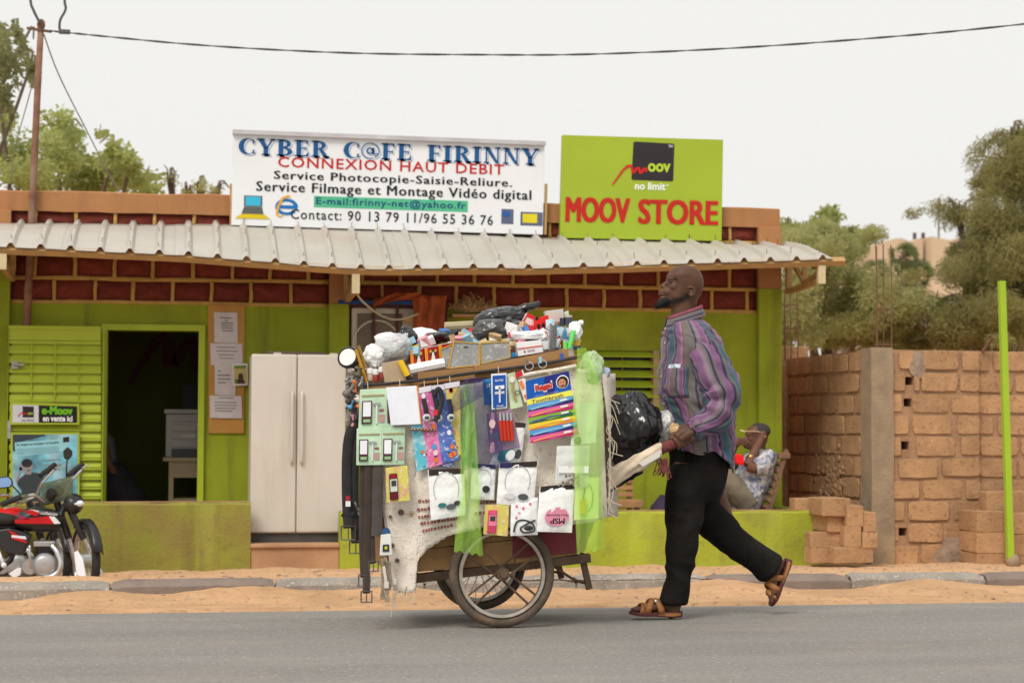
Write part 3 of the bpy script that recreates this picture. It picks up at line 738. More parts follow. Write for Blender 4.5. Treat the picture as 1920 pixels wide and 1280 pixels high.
cloud_tree('leafy_tree','dark leafy branch tips hanging in at the left edge above the roof','tree',
    [(-30,120,25,40,.8),(-160,80,80,60,2),(-230,180,80,70,2),(-120,190,50,50,1),(10,90,22,18,.5),(25,130,22,22,.5),(-5,160,22,24,.5),(40,75,10,12,.3),(50,110,8,14,.3),(14,190,8,10,.25)], 21, leaf_mat('leaf_dark', (.22,.22,.12)), 7000, .075, .45, 5, tr=.045, base=(-300,0), group=GT, droop=.6)  # darker leaf tone than the broad tree beside it
cloud_tree('bare_shrub','thin nearly leafless grey shrub behind the parapet beside the white sign','shrub',
    [(375,350,18,22,.5),(405,362,18,14,.4),(320,340,16,22,.3),(350,365,14,8,.4)], 26, L_grey, 500, .06, .4, 6, base=(370,0), group=GT, twig=14, depthy=.6)
cloud_tree('feathery_tree','tall feathery thorn tree towering at the right edge','tree',
    [(1890,340,55,70,1.1),(1925,290,40,60,.8),(1850,430,60,60,1.2),(1900,480,60,70,1.4),(1830,520,60,60,1.3),(1790,590,60,50,1.1),(1880,600,70,60,1.5),(1760,640,50,35,.8),(1825,470,25,35,.5),(1910,250,22,26,.35),(1820,390,28,30,.35),(1940,400,40,80,1),(1870,320,40,40,.6),(1775,575,38,38,.8),(1735,610,40,40,.7),(1840,610,70,50,1.2),(1920,560,50,60,1)], 23, L_olive, 125000, .07, .17, 7, base=(1880,0), group=GR, droop=.7, twig=8)
cloud_tree('feathery_bush','dense haze-pale green bush directly behind the short rebar','bush',
    [(1465,560,30,80,.8),(1520,560,60,70,1.4),(1590,560,60,80,1.5),(1640,605,50,50,1.3),(1500,480,40,50,.9),(1560,480,60,45,1.1),(1620,640,90,40,1.6),(1490,630,45,45,1.),(1540,430,45,28,.6),(1700,630,50,40,.9)], 24.5, L_grey, 95000, .075, .2, 8, base=(1570,0), group=GR, droop=.6)
cloud_tree('leafy_tree','pale green tree with upright leafy shoots right of the parapet corner','tree',
    [(1550,410,8,24,.3),(1572,412,8,8,.1),(1475,430,12,22,.3),(1500,440,16,14,.3),(1530,435,12,26,.35),(1555,440,22,30,.6),(1590,450,22,24,.5),(1520,465,50,25,.9),(1600,470,25,20,.4)], 29, L_yel, 9000, .085, .5, 9, base=(1540,0), group=GR, droop=0, depthy=.6)
# doum palms: fans of stiff blades
def palm(label, heads, Y, base, seed):
    rng = random.Random(seed); sc = 3600/(Y*1.02); g = P(base,800,Y); g.z = -.2
    r = thing('fan_palm', label, 'palm tree', g, 'fan palms before the far building'); t = MB(); f = MB()
    for (x, y, rad) in heads:
        c = P(x, y, Y); t.tube(smooth_path([g, lerp(g,c,.6)+V((rng.uniform(-.2,.2),0,0)), c], 4), [.11]*4+[.09]*4+[.07], 7, cap=False); R_ = rad/sc
        for k in range(26):
            d = V((rng.gauss(0,1), rng.gauss(0,1), rng.gauss(.35,.7))).normalized(); p = c+d*R_*.55; t.tube([c,p], [.012,.006], 3, cap=False)
            n = d.cross(V((rng.gauss(0,1),rng.gauss(0,1),rng.gauss(0,1)))).normalized(); s = d.cross(n)
            for j in range(13):
                a = math.radians(-75+150*j/12); e = (d*math.cos(a)+s*math.sin(a)); q = p+e*R_*rng.uniform(.42,.6)-V((0,0,.06*R_)); w_ = e.cross(n)*R_*.035
                f.add([p, lerp(p,q,.5)+w_, q, lerp(p,q,.5)-w_], [(0,1,2,3)])
    t.build('trunk', M_bark, r, smooth=True, recalc=False); f.build('crown', L_dk, r, recalc=False)
palm('dark fan palm cluster in front of the far ochre building', [(1693,482,34),(1685,520,45),(1720,520,40),(1640,515,35)], 34, 1690, 3)
palm('dark fan palm head showing above the pale tree right of the parapet', [(1592,455,36)], 33, 1600, 4)
# far building
M_far = mat('far_wall', (.56,.43,.30), .9, .1, .5, .3, 6, dirt=((.48,.36,.26), .4, .4))
YB = 62; fb = thing('far_building', 'ochre multi-storey building with slanted roof fins beyond the trees', 'building', P(1720,800,YB)*1)
fb.location.z = -.2; WM[fb.name] = Matrix.Translation(fb.location)
def fblock(poly, y0, dep, nm='wall_block'):
    b = MB(); b.prism([P(x,y,y0) for x, y in poly], (0,dep,0)); return b.build(nm, M_far, fb)
fblock([(1648,800),(1648,457),(1682,446),(1691,449),(1691,800)], YB, 6)
fblock([(1691,800),(1691,446),(1712,456),(1712,800)], YB+1, 6)
fblock([(1712,800),(1712,452),(1725,446),(1731,448),(1731,800)], YB-.5, 6)
mid = fblock([(1731,800),(1731,452),(1747,450),(1747,800)], YB+1.5, 5)
fblock([(1747,800),(1747,443),(1780,450),(1830,440),(1830,800)], YB-1, 7)
for k, (x0, x1, y0, y1) in enumerate(((1729.5,1733,484,500),(1739.5,1744,482,518),(1720,1725,486,500),(1700,1706,540,556),(1712,1718,590,606),(1755,1760,560,580))):
    yy = YB+1.49 if x0 > 1731 and x0 < 1747 else (YB-.51 if 1712 < x0 < 1731 else (YB+.99 if x0 < 1712 else YB-1.01))
    b = MB(); q = Quad((x0,y0),(x1,y0),(x1,y1),(x0,y1), yy); q.slab(b, .03); b.build('window', mat('far_glass', (.06,.055,.05), .4), fb)
for x in (1715,1731):
    b = MB(); c = P(x,447,YB+2); b.box(c+V((0,0,.05)), (.10,.10,.3)); b.build('chimney', mat('far_dark', (.08,.06,.05)), fb)
b = MB(); c = P(1760,448,YB); b.tube([c, c+V((0,0,1.4))], .03, 5); b.build('antenna', mat('far_dark', (.08,.06,.05)), fb)
# utility pole with cables
M_pole = mat('rusty_pole', (.24,.12,.075), .8, .3, 8, .3, 60, dirt=((.33,.27,.22), .45, 3))
pb = P(64,470,15.92); pt = P(77,46,15.92)
r = thing('utility_pole', 'rusty iron mast with a crossbar rising beside the shop parapet', 'pole', V((pb.x-.03,15.92,.03)))
b = MB(); low = P(50,612,15.92); b.tube([V((low.x-.02,15.92,.03)), low, P(60,400,15.92), P(70,180,15.92), pt], [.032,.032,.03,.027,.025], 10); b.build('mast', M_pole, r, smooth=True)
b = MB(); b.bar(P(50,53,15.9), P(97,60,15.9), .015, .02); b.build('crossbar', M_rust, r)
b = MB(); b.ell(P(77,47,15.92), (.034,.034,.05), 10, 6); b.build('cap', M_rust, r)
M_cable = mat('black_cable', (.09,.09,.085), .6, .2, 20); M_wire = mat('grey_wire', (.28,.26,.24), .6)
b = MB(); pts = [P(*q, lerp(15.9,13.2,i/12)) for i, q in enumerate([(92,58),(121,61),(200,69),(350,83),(520,94),(700,101),(900,103),(1060,103),(1250,97),(1450,86),(1650,71),(1800,58),(1990,38)])]
pts = smooth_path(pts, 14); w1 = []; w2 = []
for i, p in enumerate(pts):
    a = i*.55; o = V((0,math.cos(a),math.sin(a)))*.0042; w1.append(p+o); w2.append(p-o)
b.tube(w1, .0048, 5); b.tube(w2, .0048, 5); r = b.build('power_cable', M_cable, smooth=True, local=False); tag(r, 'twisted black power cable strung across the sky from the mast', 'cable')
b = MB(); b.box(P(121,60,15.82), (.09,.04,.035)); b.build('splice_box', M_cable, r, bevel=.006)
b = MB(); b.tube(smooth_path([P(x,y,15.85) for x, y in ((55,-60),(57,0),(63,20),(75,44))], 6), .011, 6); tag(b.build('drop_cable', M_cable, smooth=True), 'short black cable dropping onto the top of the mast', 'cable')
b = MB(); b.tube(smooth_path([P(x,y,15.83) for x, y in ((120,-60),(121,0),(123,18),(113,38),(112,55),(118,60))], 6), .011, 6); tag(b.build('drop_cable', M_cable, smooth=True), 'curved black cable hanging down to the splice beside the mast', 'cable')
b = MB(); b.tube(smooth_path([P(82,64,15.9), P(110,140,16.6), P(160,240,18), P(215,345,19.6), P(240,372,20.4)], 6), .006, 5); tag(b.build('guy_wire', M_wire), 'thin guy wire running from the mast down to the right behind the parapet', 'wire')
b = MB(); b.tube(smooth_path([P(73,110,15.95), P(52,190,17), P(31,265,18.5), P(24,300,19.5), P(20,360,20.5)], 6), .005, 5); tag(b.build('guy_wire', M_wire), 'faint guy wire running from the mast down to the left into the tree', 'wire')
# ================================================================ signs
W_ = paint(228,230,236,.45); RED = paint(192,30,26); BLK = paint(28,26,28); BLUE = paint(22,84,140); LB = paint(110,140,178); LIME = paint(160,186,40,.45); YEL = paint(222,196,30); GRN = paint(84,182,140)
def arc(cx, cy, ro, ri, a0, a1, n=18, rox=None, rix=None, icx=None):
    rox = rox or ro; rix = rix or ri; icx = cx if icx is None else icx
    A = [math.radians(lerp(a0,a1,i/n)) for i in range(n+1)]
    o = [(cx+rox*math.cos(a), cy+ro*math.sin(a)) for a in A]; q = [(icx+rix*math.cos(a), cy+ri*math.sin(a)) for a in A]
    return [[o[i],o[i+1],q[i+1],q[i]] for i in range(n)]
def rc(a, b, c, d): return [[(a,b),(c,b),(c,d),(a,d)]]
def serif(x0, x1, y, up): return [[(x0,y),(x1,y),(x1-.05,y+up*.09),(x0+.05,y+up*.09)]]
GL = {
 'C': (.82, arc(.44,.5,.5,.44,42,318,22,.44,.26,.52)+[[(.72,.98),(.76,.66),(.66,.70)],[(.72,.04),(.78,.32),(.66,.26)]]),
 'Y': (.9, [[(.05,1),(.33,1),(.55,.45),(.36,.40)],[(.74,1),(.84,1),(.56,.45),(.47,.47)]]+rc(.34,.0,.57,.48)+serif(-.02,.42,.93,1)+serif(.62,.96,.93,1)+serif(.22,.70,0,1)),
 'B': (.82, rc(.12,0,.36,1)+arc(.36,.74,.26,.17,-90,90,12,.36,.16)+arc(.36,.26,.27,.18,-90,90,12,.44,.20)+serif(0,.4,.92,1)+serif(0,.4,0,1)),
 'E': (.78, rc(.12,0,.36,1)+rc(.36,.91,.66,1)+rc(.36,.47,.56,.55)+rc(.36,0,.68,.09)+[[(.56,.95),(.68,.95),(.68,.68)],[(.56,.05),(.72,.05),(.72,.34)],[(.54,.51),(.60,.66),(.60,.36)]]+serif(0,.4,.92,1)+serif(0,.4,0,1)),
 'F': (.74, rc(.12,0,.36,1)+rc(.36,.91,.66,1)+rc(.36,.45,.56,.53)+[[(.56,.95),(.68,.95),(.68,.66)],[(.54,.49),(.60,.64),(.60,.34)]]+serif(0,.4,.92,1)+serif(0,.5,0,1)),
 'R': (.88, rc(.12,0,.36,1)+arc(.36,.73,.27,.18,-90,90,12,.38,.16)+[[(.38,.50),(.58,.48),(.86,.0),(.62,.0)]]+serif(0,.4,.92,1)+serif(0,.46,0,1)+serif(.58,.94,0,1)),
 'I': (.50, rc(.13,0,.37,1)+serif(0,.5,.91,1)+serif(0,.5,0,1)),
 'N': (.92, rc(.14,0,.22,1)+rc(.72,0,.80,1)+[[(.08,1),(.32,1),(.80,.0),(.66,.0)]]+serif(0,.36,.92,1)+serif(.58,.94,.92,1)+serif(.02,.36,0,1)),
 '@': (.92, arc(.46,.5,.5,.44,-60,290,26,.46,.40)+arc(.44,.5,.22,.12,0,360,18,.19,.09)+rc(.56,.28,.66,.70)+arc(.72,.36,.10,.03,180,360,8,.10,.04)),
 ' ': (.62, [])}
def glyphs(q, m, s, u0, u1, v0, v1, d, dx=0., dy=0., skew=0.):
    tot = sum(GL[c][0]+.05 for c in s); x = 0
    for c in s:
        wd, polys = GL[c]
        for p in polys: q.patch(m, [(u0+(u1-u0)*(x+px+dx)/tot, v0+(v1-v0)*(py+dy)+skew*(x+px)/tot) for px, py in p], d)
        x += wd+.05
sg = thing('cyber_cafe_sign', 'long white signboard lettered in blue, red and black on the shop parapet', 'sign', P(727,431,15.9))
q = Quad((437,249),(1021,271),(1018,440),(434,422), 15.9)
b = MB(); q.slab(b, -.05); b.build('board', mat('white_board', (.80,.81,.83), .5, .04, 2, .05, 20, dirt=((.70,.70,.68), .3, 2)), sg, bevel=.003)
b = MB(); b.bar(P(436,248,15.9), P(1022,270,15.9), .075, .035); b.build('top_rail', mat('rail_grey', (.52,.50,.52), .6, .15, 5), sg)
b = MB(); b.bar(P(433,345,15.93), P(433,425,15.93), .03, .02); b.bar(P(1024,345,15.93), P(1022,440,15.93), .03, .02); b.build('strut', M_wood, sg)
for col, d, dx, dy in ((LB,.003,.075,-.075),(W_,.0045,.05,-.05),(BLUE,.006,0,0)):
    b = MB(); glyphs(q, b, 'CYBER C@FE FIRINNY', .018, .985, .768, .945, d, dx, dy); tag(b.build('title_lettering', col, sg), kind='stuff')
for s, c, u0, u1, v0, v1, bo in (('CONNEXION HAUT DEBIT',RED,.142,.868,.645,.76,.012),('Service Photocopie-Saisie-Reliure.',BLK,.13,.893,.488,.605,.0),('Service Filmage et Montage Vidéo digital',BLK,.075,.957,.345,.485,.0),('Contact: 90 13 79 11/96 55 36 76',BLK,.185,.835,.085,.195,.008)):
    b = MB(); q.text(b, s, u0, u1, v0, v1, .004, bo, 2, 0., 1.12) if bo else [q.text(b, s, u0+k*.0012, u1+k*.0012, v0, v1, .004+.0002*k, 0., 2, 0., 1.12) for k in (0,1,2)]; tag(b.build('lettering', c, sg), kind='stuff')
b = MB(); q.slab(b, .002, .258,.752,.222,.345); eb = b.build('email_panel', GRN, sg)
b = MB(); q.text(b, 'E-mail:firinny-net@yahoo.fr', .265, .745, .232, .335, .005, .014, 2, 0., 1.1); b.build('email_lettering', paint(20,80,120), eb)
b = MB(); q.patch(b, [(.038,.205),(.095,.205),(.095,.325),(.038,.325)]); q.patch(b, [(.03,.12),(.10,.12),(.095,.2),(.038,.2)],.0032); lp = b.build('laptop_picture', paint(90,95,90), sg)
b = MB(); q.patch(b, [(.043,.215),(.09,.215),(.09,.315),(.043,.315)], .0045); b.build('screen', paint(60,180,215), lp)
b = MB(); q.patch(b, [(.01,.075),(.122,.075),(.102,.125),(.03,.125)], .0045); b.build('base', paint(215,190,25), lp)
b = MB(); q.ring(b, .172,.215,.036,.09,.34, .004, 24, 0, 325); q.slab(b, .0012, .15,.206,.195,.232,.003); ep = b.build('browser_emblem', paint(25,110,180), sg)
b = MB(); q.stroke(b, [(.185,.315),(.178,.335),(.160,.31),(.145,.22),(.142,.13),(.152,.105),(.166,.13)], [.006,.016,.02,.02,.018,.014,.004], .006); b.build('swoosh', paint(225,165,35), ep)
b = MB(); q.slab(b, .002,.862,.902,.105,.27); q.slab(b, .002,.925,.998,.095,.245); cp = b.build('camera_picture', paint(95,100,125), sg)
b = MB(); q.slab(b, .002,.932,.98,.125,.225,.002); b.build('screen', paint(222,205,40), cp)
b = MB(); q.disc(b, .878,.215,.012,.035,.005); b.build('lens', paint(40,90,160), cp)
# lime store sign
sg = thing('store_sign', 'lime green signboard with black square logo and red lettering above the awning', 'sign', P(1203,450,15.88))
q = Quad((1055,253),(1356,262),(1353,452),(1050,446), 15.88)
b = MB(); q.slab(b, -.06); b.build('board', mat('lime_board', (.345,.45,.03), .45, .05, 1.5, .03, 20), sg, bevel=.003)
b = MB()
for c, (u, v) in enumerate(((.44,.585),(.685,.585),(.685,.965),(.44,.965))): pass
q.patch(b, [(.436,.58),(.68,.575),(.69,.585),(.693,.935),(.685,.945),(.448,.955),(.438,.945),(.43,.59)], .003); lg = b.build('logo_square', paint(46,40,44), sg)
b = MB(); q.text(b, 'oov', .53, .672, .662, .748, .005, .035, 3); b.build('logo_lettering', paint(178,205,50), lg)
b = MB(); q.stroke(b, [(.312,.525),(.345,.60),(.375,.67),(.405,.715),(.425,.715),(.432,.69),(.436,.645),(.445,.655),(.46,.69),(.473,.70),(.478,.675),(.482,.645),(.492,.655),(.505,.69),(.517,.695),(.52,.665),(.526,.665)], [.010,.015,.018,.021,.023,.023,.023,.022,.022,.022,.023,.023,.022,.022,.022,.022,.012], .0065); b.build('logo_swoosh', paint(205,30,32), lg)
b = MB(); q.text(b, 'TM', .655, .682, .905, .93, .005, .02, 2); b.build('trademark', paint(220,220,220), lg)
b = MB(); q.text(b, 'no limit', .452, .642, .485, .56, .004, .03, 3); q.disc(b, .655,.535,.005,.009,.004); b.build('tagline', paint(240,242,235), sg)
b = MB(); q.textb(b, 'MOOV', .028, .425, .155, .40, .004, .0, .007, .005); q.textb(b, 'STORE', .475, .975, .152, .395, .004, .0, .007, .005); b.build('store_lettering', paint(190,36,24), sg)
# ================================================================ door leaf with its signs
M_lm = mat('lime_metal', (.37,.46,.025))
M_lm2 = mat('lime_metal_bright', (.39,.47,.03), .5, .1, 3, .1, 50, dirt=((.30,.33,.05), .35, 3))
YD = 15.82
def pb_(m, x0, y0, x1, y1, Y, th): a, c = P(x0,y1,Y), P(x1,y0,Y); m.box2((a.x,Y,a.z),(c.x,Y+th,c.z)); return m
b = MB(); pb_(b,10,612,17,1000,YD,.04); pb_(b,189,612,196,1000,YD,.04); pb_(b,17,612,189,617,YD,.04); dl = b.build('louvred_door', M_lm2, shop); dl['label'] = 'open lime green metal door with louvre slats'
b = MB(); pb_(b,17,617,189,637,YD+.008,.02); b.build('top_panel', M_lm2, dl)
b = MB(); pb_(b,17,637,189,1000,YD+.035,.004); b.build('back_sheet', M_lm, dl)
for x in (59,103,146):
    b = MB(); pb_(b,x-2,637,x+2,752 if x < 140 else 1000,YD+.002,.012); b.build('vertical_bar', M_lm2, dl)
for k in range(19):
    y = 640+18.2*k
    for j, (yy, hh, tl) in enumerate(((y,4,0),(y+9,8,1))):
        b = MB(); a, c = P(17,yy+hh,YD+.012), P(189,yy,YD+.012)
        if j == 0: b.box2((a.x,YD+.010,a.z),(c.x,YD+.022,c.z))
        else: b.add([V((a.x,YD+.012,a.z)),V((c.x,YD+.012,a.z)),V((c.x,YD+.032,c.z)),V((a.x,YD+.032,c.z)),V((a.x,YD+.016,a.z-.002)),V((c.x,YD+.016,a.z-.002))], [(0,1,2,3),(0,4,5,1)])
        b.build('rail' if j == 0 else 'louvre_slat', M_lm2, dl)
b = MB(); b.tube([P(26,684,YD-.02),P(46,684,YD-.02)], .012, 8); b.box(P(28,684,YD), (.05,.03,.06)); b.build('bolt', mat('steel_worn', (.4,.39,.36), .4, .2, 20, .1, metal=.6), dl)
b = MB(); pb_(b,14,788,20,822,YD-.02,.02); b.build('lock', mat('steel_worn', (.4,.39,.36)), dl)
r = thing('credit_sign', 'small black and white sign on the upper half of the louvred door', 'sign', P(85,797,YD-.03))
q = Quad((19,753),(149,757),(149,796),(19,796), YD-.03)
b = MB(); q.slab(b, -.02); b.build('frame', M_lm2, r, bevel=.003)
b = MB(); q.slab(b, .002,.035,.41,.10,.88); b.build('white_panel', paint(205,205,210), r)
b = MB(); q.slab(b, .002,.411,.965,.10,.88); b.build('black_panel', paint(24,24,24), r)
b = MB(); q.slab(b, .0015,.18,.34,.33,.82,.0025); lg = b.build('logo_square', paint(40,36,40), r)
b = MB(); q.stroke(b, [(.11,.36),(.15,.5),(.17,.55),(.19,.45),(.21,.55),(.23,.45),(.25,.52)], .008, .006); b.build('logo_swoosh', paint(200,30,36), lg)
b = MB(); q.text(b, 'oov', .255,.33,.44,.56,.006,.03,2); b.build('logo_lettering', paint(170,195,60), lg)
b = MB(); q.text(b, 'no limit', .17,.345,.15,.26,.004,.02,2); b.build('tagline', paint(90,90,95), r)
b = MB(); q.textb(b, 'e-Moov', .455,.90,.47,.86,.004,.0,.008,.02); b.build('green_lettering', paint(110,185,30), r)
b = MB(); q.text(b, 'en vente ici', .47,.90,.15,.42,.004,.035,3); b.build('white_lettering', paint(235,235,235), r)
r = thing('phone_poster', 'blue phone advertising poster with a man holding a handset on the louvred door', 'poster', P(84,942,YD-.025))
q = Quad((20,810),(149,810),(149,946),(20,946), YD-.025)
b = MB(); q.slab(b, -.015); b.build('frame', M_lm2, r)
def sh(nm, col, poly, d=.003): m = MB(); q.patch(m, poly, d); return m.build(nm, col, r)
mp = mat('poster_blue', (.16,.42,.52), .35, .55, 7, 0, dirt=((.62,.72,.74), .5, 4))
sh('poster_sheet', mp, [(.03,.0),(.97,.0),(.97,.97),(.03,.97)], .002)
sh('poster_corner', paint(58,66,74), [(.03,.75),(.10,.70),(.12,.86),(.5,.95),(.5,.97),(.03,.97)])
sh('caption_panel', paint(150,205,215), [(.07,.66),(.80,.74),(.88,.92),(.06,.86)], .0035)
sh('logo_square', paint(45,35,38), [(.76,.86),(.85,.87),(.85,.94),(.76,.93)], .005)
m = MB(); q.text(m, 'Tu étales ta musique, ta bouche', .08,.70,.80,.84,.005,.02,2,.04); m.build('caption', paint(40,44,50), r)
for k in range(5): sh('caption_line', paint(110,150,160), [(.09,.765-.018*k),(.70,.80-.018*k),(.70,.805-.018*k),(.09,.770-.018*k)], .005)
for k in range(3): sh('caption_line', paint(120,150,155), [(.44,.60-.065*k),(.72,.615-.065*k),(.72,.635-.065*k),(.44,.62-.065*k)], .004)
m = MB(); q.patch(m, [(.14,.0),(.42,.0),(.44,.22),(.48,.40),(.44,.43),(.32,.45),(.22,.43),(.10,.34),(.09,.28),(.16,.20)], .004); m.build('figure_shirt', paint(60,64,68), r)
m = MB(); q.disc(m, .245,.53,.075,.085,.005); q.patch(m, [(.20,.42),(.30,.42),(.29,.50),(.20,.50)], .0045); q.disc(m, .15,.52,.035,.05,.0045); q.patch(m, [(.07,.31),(.12,.34),(.17,.52),(.13,.52)], .0045); m.build('figure_skin', paint(150,140,140), r)
m = MB(); q.disc(m, .235,.575,.078,.06,.0055); m.build('figure_hair', paint(42,42,46), r)
m = MB(); q.stroke(m, [(.215,.535),(.235,.54)], .01, .0062); q.stroke(m, [(.27,.535),(.29,.535)], .01, .0062); q.stroke(m, [(.235,.475),(.28,.475)], .008, .0062); m.build('figure_face', paint(70,62,62), r)
# ================================================================ notice board and papers
r = thing('notice_board', 'tall orange wooden notice board beside the doorway', 'board', P(425,812,YF-.02))
q = Quad((390,571),(459,571),(458,812),(391,812), YF-.02)
b = MB(); q.slab(b, -.018); b.build('panel', mat('board_wood', (.50,.25,.06), .7, .12, 5, .1, 60), r, bevel=.003)
pap = paint(205,196,196,.8); ink = paint(110,104,110)
for k, (x0, y0, x1, y1, lab, lines) in enumerate(((401,585,446,643,'paper notice pinned at the top of the orange board',[(.25,.75,.80),(.45,.6,.72),(.3,.82,.63),(.3,.8,.55),(.3,.8,.47),(.35,.82,.38)]),(394,643,455,685,'wide paper notice second from the top of the orange board',[(.2,.8,.80),(.18,.85,.63),(.25,.75,.46),(.28,.72,.3)]),(402,684,442,741,'paper notice third from the top, behind the pinned photo',[(.15,.3,.78),(.15,.75,.65),(.15,.75,.52),(.15,.55,.40)]),(393,741,454,784,'lowest paper notice on the orange board',[(.28,.75,.88),(.15,.85,.68),(.15,.85,.55),(.15,.8,.42),(.15,.7,.3)]))):
    q = Quad((x0,y0),(x1-1,y0+1),(x1,y1),(x0+1,y1-1), YF-.028-.002*k); b = MB(); b.grid(lambda u, v: q.at(u,v,.0+.006*max(0,(.15-v))*3*math.sin(u*9+k)), 5, 5); o = b.build('paper_notice', pap, solid=.001); tag(o, lab, 'notice', 'papers on the notice board')
    for l in lines:
        b = MB(); q.slab(b, .0008, l[0], l[1], l[2], l[2]+.035, .001); b.build('text_line', ink, o)
q = Quad((436,682),(464,681),(465,722),(437,723), YF-.042); b = MB(); q.slab(b, -.002); o = b.build('pinned_photo', paint(225,220,215)); tag(o, 'small colour portrait photo pinned at the edge of the orange board', 'photo')
b = MB(); q.slab(b, .001, .08,.92,.08,.92); ph = b.build('print', paint(196,176,110), o)
b = MB(); q.slab(b, .001, .1,.9,.78,.91,.001); q.slab(b,.001,.1,.3,.1,.3,.001); b.build('greenery', paint(100,140,60), ph)
b = MB(); q.patch(b, [(.25,.08),(.8,.08),(.72,.3),(.3,.3)], .0025); q.disc(b,.52,.40,.17,.16,.003); b.build('figure', paint(70,52,46), ph)
# ================================================================ things on the terrace and in the shop
M_frid = mat('fridge_enamel', (.60,.56,.50), .35, .05, 2, .02, 20, dirt=((.50,.44,.36), .4, 1.5), spec=.5, streak=((.45,.36,.27), .35, 6.))
YR = 15.16; fx0, fxm, fx1 = P(470,850,YR).x, P(556,850,YR).x, P(648,850,YR).x; fz0, fz1 = P(550,1003,YR).z, P(550,664,YR).z
r = thing('fridge', 'worn cream side-by-side fridge standing in the terrace gap', 'fridge', ((fx0+fx1)/2, YR+.3, .032))
b = MB(); b.box2((fx0+.004,YR+.04,fz0+.01),(fx1-.004,YR+.62,fz1-.004)); b.build('cabinet', M_frid, r, bevel=.01)
for xa, xb in ((fx0,fxm-.003),(fxm+.003,fx1)):
    b = MB(); b.box2((xa,YR,fz0+.02),(xb,YR+.036,fz1)); o = b.build('door', M_frid, r, bevel=.012)
    xh = xb-.035 if xa == fx0 else xa+.035
    b = MB(); za, zb = P(550,868,YR).z, P(550,735,YR).z; b.tube(smooth_path([(xh,YR,za),(xh,YR-.03,za+.03),(xh,YR-.034,(za+zb)/2),(xh,YR-.03,zb-.03),(xh,YR,zb)],4), .011, 8, flat=((1,0,0),.7)); b.build('handle', M_frid, o, smooth=True)
b = MB(); b.box2((fx0+.01,YR+.03,.032),(fx1-.01,YR+.6,fz0+.012)); b.build('plinth', mat('fridge_plinth', (.07,.065,.06), .6), r)
for x in (520,625):
    b = MB(); c = P(x,664,YR+.05); b.box2((c.x-.03,YR+.01,fz1),(c.x+.03,YR+.1,fz1+.012)); b.build('hinge', M_frid, r, bevel=.003)
b = MB(); c = P(500,661,YR+.25); b.tube([V((c.x,YR+.25,fz1+.02)), V((P(610,661,YR+.3).x,YR+.35,fz1+.02))], .014, 7); tag(b.build('wooden_stick', mat('dark_stick', (.14,.10,.07), .8)), 'dark stick lying on top of the fridge', 'stick')
# window with security bars and air conditioner
M_mar = mat('maroon_frame', (.095,.022,.025), .6, .15, 8, .1)
M_ac = mat('ac_cream', (.52,.46,.37), .6, .1, 4, .05, dirt=((.38,.30,.2), .4, 3))
b = MB(); 
for xa, xb, za, zb in ((wx0,wx0+.045,wz0,wz1),(wx1-.045,wx1,wz0,wz1),(wx0+.045,wx1-.045,wz1-.045,wz1),(wx0+.045,wx1-.045,wz0,wz0+.045)): b.box2((xa,YF-.03,za),(xb,YF+.08,zb))
r = b.build('barred_window', M_mar, shop); r['label'] = 'maroon framed window with upright security bars'
for x in (701,745,790):
    b = MB(); X = P(x,600,YF-.12).x; b.box2((X-.011,YF-.125,wz0),(X+.011,YF-.103,wz1-.045)); b.build('security_bar', M_mar, r)
b = MB(); b.box2((wx0,YF-.127,wz1-.05),(wx1,YF-.10,wz1-.03)); b.build('security_rail', M_mar, r)
b = MB(); b.box2((wx0+.045,YF+.14,wz0),(wx1-.045,YF+.16,wz1)); b.build('dark_pane', mat('window_glass', (.03,.03,.03), .2), r)
ax0, ax1_ = P(660,600,YF-.09).x, P(786,600,YF-.09).x; az1 = P(720,577,YF-.09).z; az0 = az1-.50
r = thing('air_conditioner', 'dusty cream air conditioner unit set in the barred window', 'air conditioner', ((ax0+ax1_)/2, YF, az0))
b = MB(); b.box2((ax0,YF-.085,az0),(ax1_,YF+.13,az1)); b.build('casing', M_ac, r, bevel=.012)
cx_, cz_ = P(706,638,YF-.09).x, P(706,650,YF-.09).z
b = MB(); b.box2((ax0+.045,YF-.092,az0+.03),(P(752,600,YF).x,YF-.086,az1-.05)); gp = b.build('grille_panel', mat('ac_grille_dark', (.11,.085,.06), .7), r)
for k in range(20):
    z = az0+.05+k*.02
    b = MB(); b.box2((ax0+.05,YF-.100,z),(P(750,600,YF).x,YF-.094,z+.007)); b.build('grille_bar', mat('ac_grille_bar', (.30,.25,.18), .6), gp)
b = MB(); b.revolve([(.185,-.012),(.20,-.012),(.20,.0),(.185,.0)], (cx_,YF-.10,az0+.2), (0,1,0), 40, True); b.build('fan_ring', M_ac, r, smooth=30)
b = MB(); b.bar(P(634,566,YF-.2), P(777,568,YF-.2), .03, .03); tag(b.build('blue_bar', paint(28,62,120)), 'blue painted bar fixed over the barred window', 'bar')
b = MB(); c = P(715,617,15.9); b.box2((P(757,600,15.82).x,15.8,P(757,603,15.82).z),(P(800,600,15.82).x,15.84,P(757,594,15.82).z)); tag(b.build('wood_plank', M_wood), 'short wooden plank wedged beside the air conditioner', 'plank')
M_oc = mat('orange_cloth', (.36,.085,.028), .9, .3, 6, .5, 30, dirt=((.22,.05,.02), .5, 5))
b = MB(); pt_ = [(705,560),(725,548),(765,546),(800,553),(822,560)]; 
def clothf(u, v):
    x = lerp(772,838,u); y = lerp(554,628,v); w_ = math.sin(u*17+v*3)*.02+.02*N3((u*5,v*4,0)); x += 8*math.sin(v*3)*(.5-u); return P(x,y,15.76+w_)
b.grid(clothf, 24, 20); b2 = clothf
